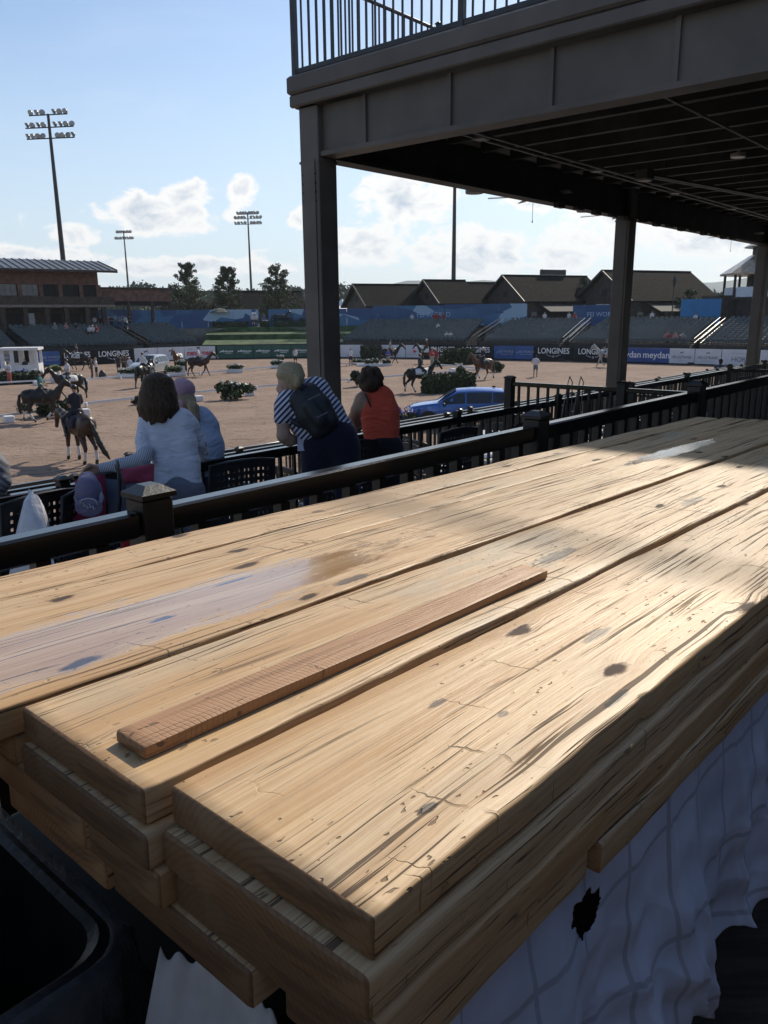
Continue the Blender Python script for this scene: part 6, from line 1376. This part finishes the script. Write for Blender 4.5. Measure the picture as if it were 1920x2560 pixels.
person(foot(970, 914), 170, 'person in blue bib and beige trousers in front of the dark horse', (.05, .09, .40), (.36, .28, .22), 'brown', 'fold', False, 1.68)
person(foot(1080, 915), 175, 'person in bright red polo and beige trousers by the black horse', (.45, .03, .04), (.42, .37, .3), 'brown', 'stand', False, 1.76)
person(foot(1093, 917), 250, 'person in dark red top and grey trousers beside the bright red polo', (.32, .03, .04), (.10, .10, .11), 'dark', 'point', False, 1.72)
person(foot(1338, 942), 20, 'person in white polo and grey shorts alone on the sand right of the car', (.62, .62, .66), (.16, .16, .19), 'dark', 'hip', True, 1.78)
q = at(1803, 892, Z4+1.36); person((q[0], q[1], Z4), 20, 'dark haired person sitting low behind the far right railings', (.05, .06, .1), (.03, .03, .04), 'dark', 'sit')
# ---- tiny spectators in the stands
def spec(px, off, z, label, top, hair='brown', pose='sit', az=180, h=1.72):
    p = onbar(px, off); person((p[0], p[1], z), az, label, top, (.05, .05, .07), hair, pose, False, h, 'cap' if hair.startswith('cap') else 'hair', group='spectators in the stands')
CT = {'white': (.55, .55, .58), 'red': (.32, .05, .05), 'blue': (.07, .11, .28), 'black': (.02, .02, .025), 'grey': (.2, .2, .21), 'pink': (.45, .2, .2)}
for px, c, hr_, pl in ((206, 'grey', 'cap_white', 'below the pavilion door'), (235, 'pink', 'blonde', 'in the upper rows left of the stair'), (262, 'black', 'dark', 'in the top row under the pavilion corner'), (278, 'white', 'brown', 'beside the stair under the shelter'), (286, 'white', 'cap_white', 'second from the stair under the shelter'), (296, 'red', 'brown', 'third from the stair under the shelter')):
    spec(px, 6.2 if px > 270 else 8.6, 2.9 if px > 270 else 3.2, 'tiny spectator in '+c+' '+pl, CT[c], hr_)
for px, c, pl in ((318, 'black', 'left group under the shelter'), (331, 'white', 'beside the first shelter post'), (347, 'black', 'between the shelter posts'), (363, 'red', 'near the second shelter post'), (376, 'black', 'at the second shelter post'), (396, 'grey', 'right of the second shelter post'), (412, 'white', 'in front of the hoarding lettering'), (424, 'black', 'at the last shelter post')):
    spec(px, 11.4, 3.5, 'small standing person in '+c+' '+pl, CT[c], 'dark', 'stand' if px % 2 else 'fold', 160)
for px, c, pl, z, of in ((628, 'white', 'on the bank beside the flag pole', 3.62, 11.9), (638, 'white', 'on the bank second beside the flag pole', 3.62, 11.8), (660, 'blue', 'behind the plinth on the bank', 3.62, 12.3), (545, 'white', 'under the garden umbrella', 3.62, 12.6), (563, 'black', 'right of the garden umbrella', 3.62, 12.6)):
    spec(px, of, z, 'small standing person in '+c+' '+pl, CT[c], 'cap_white' if c == 'white' else 'dark', 'stand', 170)
for px, c, pl, z, of in ((866, 'blue', 'on the walkway right of the corner pillar', 3.5, 12.2), (959, 'white', 'on the walkway left of the red group', 3.5, 12.2), (1020, 'red', 'first of the red group on the walkway', 3.5, 12.2), (1030, 'red', 'second of the red group on the walkway', 3.5, 12.2), (1045, 'red', 'third of the red group on the walkway', 3.5, 12.2), (1278, 'white', 'at the counter left of the second house', 3.5, 12.4), (1347, 'white', 'left of the small blue hoarding', 3.5, 12.0), (1362, 'red', 'in front of the small blue hoarding', 3.5, 12.0), (1436, 'grey', 'right of the small blue hoarding', 3.5, 12.0), (1458, 'blue', 'below the white notice board', 3.5, 12.0), (1530, 'white', 'left of the second pillar on the walkway', 3.5, 12.0), (1812, 'grey', 'at the head of the right stair', 3.5, 12.0)):
    spec(px, of, z, 'small standing person in '+c+' '+pl, CT[c], 'brown', 'stand', 175)
for k, (px, c, pl) in enumerate(((1102, 'white', 'left one of the pair low in the seats'), (1112, 'white', 'right one of the pair low in the seats'), (1056, 'white', 'alone mid seats right of the corner pillar'), (1640, 'pink', 'at the left of the group low in the right seats'), (1650, 'red', 'second of the group low in the right seats'), (1660, 'red', 'third of the group low in the right seats'), (1668, 'pink', 'fourth of the group low in the right seats'), (1678, 'white', 'fifth of the group low in the right seats'), (1688, 'grey', 'last of the group low in the right seats'), (1655, 'white', 'in the top rows in front of the bright blue screen'))):
    o_ = (1.4, 1.4, 6.0, 1.5, .9, 1.6, .9, 1.7, .9, 9.6)[k]; spec(px, 1.24+o_, 1.65+.185*int(o_/.86), 'tiny seated spectator in '+c+' '+pl, CT[c], 'brown')
# ================================================================ low white arena fences
FW = M('fence_white', (.66, .66, .68), .5, .06, 3)
def low_fence(px_pts, label, blocks):
    ps = [at(x, y, 0.) for x, y in px_pts]; e = empty('low_fence', ps[0], 0, label, 'fence')
    for a, b in zip(ps[:-1], ps[1:]):
        L = np.linalg.norm(b-a); n = max(1, int(L/4)); d = (b-a)/L
        for k in range(n):
            p = a+d*(L*k/n+.05); q = a+d*(L*(k+1)/n-.05); mb = MB(); mb.bar(p+ZV*.24, q+ZV*.24, .05, .13); mb.part('board', FW, e)
            mb = MB(); mb.box(p+ZV*.14, (.12, .3, .28), bev=.02); mb.part('foot', FW, e)
    for x, y in blocks: mb = MB(); mb.box(at(x, y, .17), (.5, .5, .34), rz=.6, bev=.03); mb.part('corner_block', FW, e)
low_fence([(-30, 1056), (110, 1037), (215, 1018), (345, 1003), (560, 982), (640, 975), (780, 963), (870, 956), (1010, 945), (1137, 934), (1215, 929)], 'long low white fence nearest the terrace, crossing the sand', [(22, 1048), (211, 1030), (496, 996), (624, 983)])
low_fence([(-30, 966), (92, 959), (210, 956), (300, 948), (420, 944), (500, 939), (590, 931), (690, 922)], 'low white fence farther back, past the flower boxes', [(92, 958), (211, 955)])
low_fence([(780, 917), (866, 914), (978, 914)], 'short low white fence right of the corner pillar', [])
low_fence([(1090, 917), (1150, 922), (1215, 929)], 'short low white fence behind the white flowering shrub', [(1132, 926)])
# ================================================================ shrubs, flowers, hedges
FLW = M('petal_white', (.72, .72, .66), .6, .1, 9); FLB = M('petal_blue', (.12, .16, .5), .6, .2, 9); FLG = M('petal_green', (.42, .5, .22), .6, .2, 9)
def bush(x, y, rx, rz, label, mat=None, n=700, size=.09, flower=None, nf=90, up=0., cat='shrub', name='shrub', base=0.):
    p = at(x, y, base) if not hasattr(x, '__len__') else np.array(x); e = empty(name, p, 0, label, cat); r = np.random.default_rng(int(x*13+y) if not hasattr(x, '__len__') else 77)
    cs = [p+np.array([r.normal()*rx*.45, r.normal()*rx*.45, up+rz*(.25+.55*r.random())]) for _ in range(14)]; v, f = leaf_cloud(cs, [rx*.5]*14, n, size, int(x) % 97 if not hasattr(x, '__len__') else 3, .8); v[:, 2] = np.maximum(v[:, 2], p[2]+.01)
    reparent(npmesh('foliage', v, f, mat or LEAF[1]), e)
    mb = MB()
    for k in range(4): g = k*1.6; mb.tube([p, p+np.array([math.cos(g)*rx*.3, math.sin(g)*rx*.3, rz*.6+up])], [.03, .012], 5)
    mb.part('stems', BARK, e)
    if flower:
        cs = [p+np.array([r.normal()*rx*.38, r.normal()*rx*.38, up+rz*(.75+.3*r.random())]) for _ in range(10)]; v, f = leaf_cloud(cs, [rx*.28]*10, nf, size*.8, 11); reparent(npmesh('blossom', v, f, flower), e)
    return e
bush(587, 998, .75, 1.1, 'big fern like shrub with white lilies beside the low fence', None, 1500, .12, FLW, 60)
bush(128, 1040, .85, 1.0, 'round green shrub behind the dark horse in wraps', None, 1500, .12)
bush(345, 1012, .3, .6, 'small dark shrub left of the brown bob', LEAF[2], 300, .1); bush(893, 967, .5, 1.3, 'dark upright shrub right of the corner pillar', LEAF[2], 700, .12)
bush(1150, 953, .55, 1.3, 'tall shrub with white blossoms between the two horses', None, 1000, .11, FLW, 70); bush(1242, 930, .6, .9, 'round shrub right of the chestnut horse', None, 800, .12); bush(1104, 914, .6, .9, 'round shrub right of the red shirts', None, 700, .12)
bush(895, 911, .6, .5, 'low plants in the white box right of the corner pillar', None, 500, .1, FLW, 30)
bush(338, 934, .6, .8, 'green shrub left of the silver car', None, 500, .12); bush(412, 933, .5, .8, 'green shrub right of the silver car', None, 500, .12)
pl = at(955, 1063, 1.3)
def planter(x, y, w_, label, fl=FLW, tall=.0, n=500):
    p = at(x, y, 0.); e = empty('flower_box', p, .2, label, 'flower box'); 
    mb = MB(); mb.box(p+ZV*(.17+tall/2), (w_, .45, .34+tall), rz=.2, bev=.02); mb.part('box', FW, e)
    r = np.random.default_rng(int(x)); X = np.array([math.cos(.2), math.sin(.2), 0]); cs = [p+X*w_*.45*r.uniform(-1, 1)+ZV*(.5+tall+.12*r.random()) for _ in range(12)]
    v, f = leaf_cloud(cs, [.26]*12, n, .09, 2); reparent(npmesh('foliage', v, f, LEAF[1]), e); v, f = leaf_cloud([c+ZV*.16 for c in cs], [.2]*12, 140, .08, 4); reparent(npmesh('blossom', v, f, fl), e)
planter(141, 957, .75, 'tall white flower pot with pale blossom beside the judge hut', FLG, .55); planter(318, 944, 1.7, 'long white flower box in front of the standing group'); planter(455, 940, .75, 'tall white flower pot left of the brown horse', FLW, .55); planter(436, 941, 1.2, 'low white flower box left of the tall pot', FLG)
planter(587, 932, 1.5, 'white flower box on the fence line in the middle of the sand'); planter(690, 921, 1.0, 'white flower box near the blonde head', FLW, .0); planter(703, 920, .6, 'small tall flower pot near the blonde head', FLW, .4); planter(935, 915, 3.6, 'long low white flower box right of the corner pillar', FLW, -.1, 700)
hedge('clipped_hedge', at(1112, 910), at(1184, 910), 1.4, 1.5, 'big clipped green hedge in front of the black boards', LEAF[1], 2600, .13)
hedge('clipped_hedge', at(1066, 984, .0), at(1176, 976, .0), 1.0, 1.15, 'clipped hedge block behind the roof of the blue car', LEAF[1], 2600, .12)
hedge('clipped_hedge', at(905, 898), at(952, 898), 1.2, 1.5, 'dark hedge block left of the white boards', LEAF[2], 1200, .13)
hedge('clipped_hedge', at(-30, 962), at(104, 956), 1.6, .8, 'dark green hedge in front of the white judge hut', LEAF[2], 2600, .12)
bush(105, 935, .35, 1.0, 'small cone shaped evergreen right of the judge hut', LEAF[2], 400, .1)
for k, x in enumerate((14, 62, 86)): bush(x, 952, .5, .9, ('left', 'middle', 'right')[k]+' one of the flowering shrubs around the judge hut', LEAF[1], 500, .1, FLB if k == 1 else FLW, 60)
mb = MB(); mb.lathe(at(257, 946), [(.28, .02), (.33, .15), (.3, .4), (.2, .6), (.06, .72)], 12); tag(mb.build('holdall', NYL, None, True), 'black holdall standing on the sand beside the crossed legs', 'bag')
# ================================================================ judge hut
c = at(48, 943); F_ = Frame((c[0]-1.75, c[1]+.5, 0), (1, .22, 0)); jh = empty('judge_hut', c, 0, 'white wooden judge hut with open front at the left', 'hut')
for x0, x1 in ((0, .35), (.85, 1.15), (2.95, 3.15)): F_.box(x0, x1, 0, .1, .2, 2.3, 'post', FW, jh)
F_.box(0, 3.15, -.03, .1, .2, 1.0, 'front_panel', FW, jh); F_.box(-.1, 3.3, -.25, 2.3, 2.3, 2.52, 'roof', FW, jh); F_.box(0, .08, .1, 2.1, .2, 2.3, 'side_wall', FW, jh); F_.box(0, 3.15, 2.1, 2.18, .2, 1.1, 'back_wall', FW, jh); F_.box(0, 3.15, 0, 2.1, .1, .2, 'floor', FW, jh)
for x0, x1 in ((0, .4), (1.1, 1.6), (2.0, 2.5), (2.9, 3.15)): F_.box(x0, x1, 2.1, 2.16, 1.1, 2.3, 'back_wall', FW, jh)
wn = F_.box(.4, .82, -.02, .05, 1.35, 2.0, 'window', M('hut_pane', (.2, .22, .26), .15, .1), jh); mb = MB(); mb.bar(F_.p(.4, -.03, 1.68), F_.p(.82, -.03, 1.68), .03, .04); o = mb.build('glazing_bar', FW); o.parent = wn
F_.box(3.07, 3.15, .1, 2.1, .2, 1.1, 'side_wall', FW, jh)
person(F_.p(1.9, .7, .25), 180, 'judge in dark jacket sitting inside the white hut', (.02, .02, .03), (.03, .03, .04), 'dark', 'sit')
# ================================================================ cars
def car(loc, rz, label, paint_c, L=4.85, Wd=1.0, H=1.8, name='parked_car'):
    e = empty(name, loc, rz, label, 'car'); PM = M('car_paint_%d' % int(paint_c[2]*99), paint_c, .25, .05, 3, coat=.8, metal=.3); GL = M('car_glass', (.012, .014, .016), .05, .1, 2, spec=.8); TY = M('tyre', (.015, .015, .016), .8); RM_ = M('wheel_rim', (.25, .25, .27), .3, .1, 4, metal=.8); BLK = M('car_trim', (.012, .012, .013), .5)
    # stations along the length, front at +x: x, half width, sill z, belt z, roof half width, roof z
    S = [(2.42, .62, .42, .72, .55, .78), (2.36, .80, .34, .80, .70, .92), (2.1, .93, .32, .92, .80, 1.04), (1.55, .98, .30, 1.02, .86, 1.13), (1.02, .99, .30, 1.08, .88, 1.19), (.55, .99, .30, 1.11, .78, 1.50), (.12, .99, .30, 1.12, .72, 1.74), (-.6, .99, .30, 1.13, .72, 1.79), (-1.4, .98, .30, 1.15, .71, 1.78), (-2.0, .96, .32, 1.17, .69, 1.74), (-2.28, .93, .36, 1.16, .70, 1.45), (-2.40, .88, .42, 1.08, .74, 1.12)]
    def sec(s): x, w_, zs, zb, rw, zr = s; return [(x, w_*.90, zs), (x, w_, zs+.14), (x, w_+.01, (zs+zb)/2+.05), (x, w_*.985, zb), (x, rw+(w_*.985-rw)*.12, zb+(zr-zb)*.88), (x, rw*.86, zr), (x, 0, zr+.035)]
    vs = []; fs = []; k = 7
    for s in S:
        h_ = sec(s); vs += h_+[(x, -y, z) for x, y, z in h_[::-1][1:]]
    n = 2*k-1
    for i in range(len(S)-1):
        for j in range(n-1): fs.append((i*n+j, i*n+j+1, i*n+n+j+1, i*n+n+j))
    fs += [tuple(range(n-1, -1, -1)), tuple(range(len(vs)-n, len(vs)))]
    for i in range(len(S)-1): fs.append((i*n, i*n+n, i*n+2*n-1, i*n+n-1))
    mb = MB(); mb.add(vs, fs); b = mb.build('body', PM, e, 32)
    def lerp(i, f): return [np.array(a)*(1-f)+np.array(c_)*f for a, c_ in zip(sec(S[i]), sec(S[i+1]))]
    for sg, nm_ in ((1, 'side'), (-1, 'side')):
        for i0, f0_, i1, f1_ in ((4, .55, 6, .5), (6, .6, 8, .1), (8, .2, 9, .5)):
            A_, B_ = lerp(i0, f0_), lerp(i1, f1_); pts_ = []
            def q(P, v): return np.array([P[3][0]*(1-v)+P[4][0]*v, (P[3][1]*(1-v)+P[4][1]*v+.012)*sg, P[3][2]*(1-v)+P[4][2]*v])
            mid = [lerp(j, 0) for j in range(i0+1, i1+1)]; top = [q(A_, .9)]+[q(m_, .9) for m_ in mid]+[q(B_, .9)]; bot = [q(A_, .06)]+[q(m_, .06) for m_ in mid]+[q(B_, .06)]
            mb = MB(); nn = len(top); mb.add(top+bot, [(j, j+1, nn+j+1, nn+j) for j in range(nn-1)]); mb.build('side_window', GL, e)
        for x in (1.42, -1.42):
            c = (x, sg*.90, .38); ax = (np.array([1., 0, 0]), np.array([0, 0, 1.]), np.array([0, float(sg), 0]))
            mb = MB(); mb.lathe(c, [(.30, -.14), (.37, -.10), (.375, .06), (.33, .10), (.27, .10)], 22, ax=ax); w_ = mb.build('wheel', TY, e, 40); mb = MB(); mb.lathe(c, [(.27, .08), (.25, .104), (.06, .11), (.02, .125)], 16, ax=ax); mb.build('rim', RM_, w_, 30)
            mb = MB(); mb.lathe((x, sg*.992, .40), [(.44, -.02), (.44, .01), (.38, .012)], 22, ax=ax); mb.build('wheel_arch', BLK, e)
        mb = MB(); mb.box((.72, sg*1.09, 1.14), (.12, .22, .16), bev=.04); mb.build('mirror', BLK, e, 30)
        mb = MB(); mb.box((2.22, sg*.74, .86), (.24, .26, .13), rz=-sg*.35, bev=.03); mb.build('headlight', M('headlamp', (.55, .57, .6), .12, .05, 4, spec=.8), e, 30)
        mb = MB(); mb.box((-2.33, sg*.80, 1.05), (.12, .22, .22), bev=.03); mb.build('tail_light', M('tail_lamp', (.35, .02, .02), .2), e, 30)
        for x in (.1, -.85): mb = MB(); mb.box((x, sg*1.005, .98), (.18, .02, .03), bev=.006); mb.build('door_handle', PM, e)
        for x in (.95, -.3, -1.25): mb = MB(); mb.bar((x, sg*.993, .45), (x-.03, sg*.985, 1.1), .006, .012, up=np.array([1., 0, 0])); mb.build('door_gap', BLK, e)
        mb = MB(); mb.box((0, sg*.96, .34), (3.9, .08, .1), bev=.02); mb.build('sill_trim', BLK, e)
    A_, B_ = sec(S[4]), sec(S[6]); mb = MB(); o_ = .014
    def ws(P, v, y): return (P[0][0]+.01, y*v, P[0][2])
    m5 = sec(S[5])
    mb.add([(1.0+o_, .80, 1.205), (1.0+o_, -.80, 1.205), (.55+o_, -.72, 1.50+o_*2), (.55+o_, .72, 1.50+o_*2), (.17, -.62, 1.745+o_), (.17, .62, 1.745+o_)], [(0, 1, 2, 3), (3, 2, 4, 5)]); mb.build('windscreen', GL, e)
    mb = MB(); mb.add([(-2.07, .58, 1.735), (-2.07, -.58, 1.735), (-2.405, -.66, 1.16), (-2.405, .66, 1.16), (-2.30, .62, 1.46), (-2.30, -.62, 1.46)], [(0, 4, 5, 1), (4, 3, 2, 5)]); mb.build('rear_window', GL, e)
    mb = MB(); mb.box((2.40, 0, .74), (.06, 1.0, .16), bev=.02); mb.build('grille', BLK, e); mb = MB(); mb.box((2.36, 0, .46), (.14, 1.5, .16), bev=.04); mb.build('bumper', BLK, e); mb = MB(); mb.box((-2.38, 0, .5), (.12, 1.6, .2), bev=.04); mb.build('bumper', BLK, e)
    mb = MB(); mb.box((-1.6, 0, 1.85), (.16, .05, .07), bev=.02); mb.build('roof_fin', BLK, e)
    return e
cpos = W(1147, 1075, 37.2); zc = .004
car((cpos[0], cpos[1], zc), rad(176), 'bright blue off road car on display in front of the terraces', (.04, .13, .42))
def bush_at(p, rx, rz, label, fl, n=600, size=.06):
    e = empty('shrub', p, 0, label, 'shrub'); r = np.random.default_rng(3); cs = [p+np.array([r.normal()*rx*.4, r.normal()*rx*.4, rz*(.2+.6*r.random())]) for _ in range(12)]; v, f = leaf_cloud(cs, [rx*.45]*12, n, size, 4); reparent(npmesh('foliage', v, f, LEAF[1]), e)
    v, f = leaf_cloud([c+ZV*rz*.3 for c in cs], [rx*.4]*12, n//2, size*.8, 8); reparent(npmesh('blossom', v, f, fl), e)
q = W(996, 1060, 36.2); bush_at(np.array([q[0], q[1], zc]), .6, 1.0, 'blue flowering plant at the nose of the blue car', FLB, 900, .07); q = W(968, 1062, 36.2); bush_at(np.array([q[0], q[1], zc]), .5, .8, 'green plant left of the blue flowers', LEAF[0], 500, .07)
q = at(375, 938, 0.); car((q[0], q[1], 0), rad(-100), 'silver off road car facing the terrace beyond the white shirt rider', (.42, .43, .44))
# ================================================================ odds and ends on the concourse
q = onbar(536, 12.8); e = empty('garden_umbrella', (q[0], q[1], 3.6), 0, 'dark garden umbrella on the bank under the middle tree', 'umbrella'); c = np.array([q[0], q[1], 3.6]); mb = MB(); mb.tube([c, c+ZV*2.4], .04, 6); mb.part('pole', MAST, e); mb = MB(); mb.lathe(c, [(1.7, 1.95), (1.0, 2.3), (.05, 2.55)], 8); mb.part('canopy', M('umbrella_green', (.02, .035, .03), .8), e)
q = onbar(664, 12.2); mb = MB(); mb.box((q[0], q[1], 4.05), (.8, .6, .9), bev=.03); tag(mb.build('plinth', FW), 'pale plinth on the bank between the hedges', 'plinth')
q = onbar(632, 12.9); e = empty('banner_pole', (q[0], q[1], 3.6), 0, 'striped banner pole on the bank behind the white shirts', 'pole'); c = np.array([q[0], q[1], 0])
for k in range(7): mb = MB(); mb.box(c+ZV*(3.75+.33*k), (.55, .12, .31)); mb.part('stripe', FW if k % 2 else NAV, e)
# bronze like running horse group on the bank
q = onbar(705, 12.1); horse((q[0], q[1], 3.62), 80, 'dark sculpture of a running horse on the bank beside the corner pillar', (.02, .035, .045), (.02, .035, .045), 'trot', None, saddle=False)
for i_, x in enumerate((728, 772)):
    q = onbar(x, 12.6); mb = MB(); mb.box((q[0], q[1], 4.1), (1.3, .8, .9), bev=.1); mb.box((q[0], q[1], 4.75), (1.2, .7, .12)); tag(mb.build('utility_cart', M('cart_dark', (.02, .025, .025), .5)), ('left', 'right')[i_]+' dark utility cart on the bank beside the corner pillar', 'cart')
# ================================================================ summer haze
mb = MB(); mb.box((0, 0, 105), (9100, 9100, 214))
hz = mb.build('haze', None); hz.data.materials.clear()
hm = bpy.data.materials.new('haze_air'); hm.use_nodes = True; T = NT(hm.node_tree); T.n.clear()
pv_ = T.new('ShaderNodeVolumePrincipled'); pv_.inputs['Color'].default_value = (.80, .90, 1., 1); pv_.inputs['Density'].default_value = .00014; pv_.inputs['Anisotropy'].default_value = .25
T.l.new(pv_.outputs[0], T.new('ShaderNodeOutputMaterial').inputs['Volume']); hz.data.materials.append(hm); tag(hz, kind='stuff')
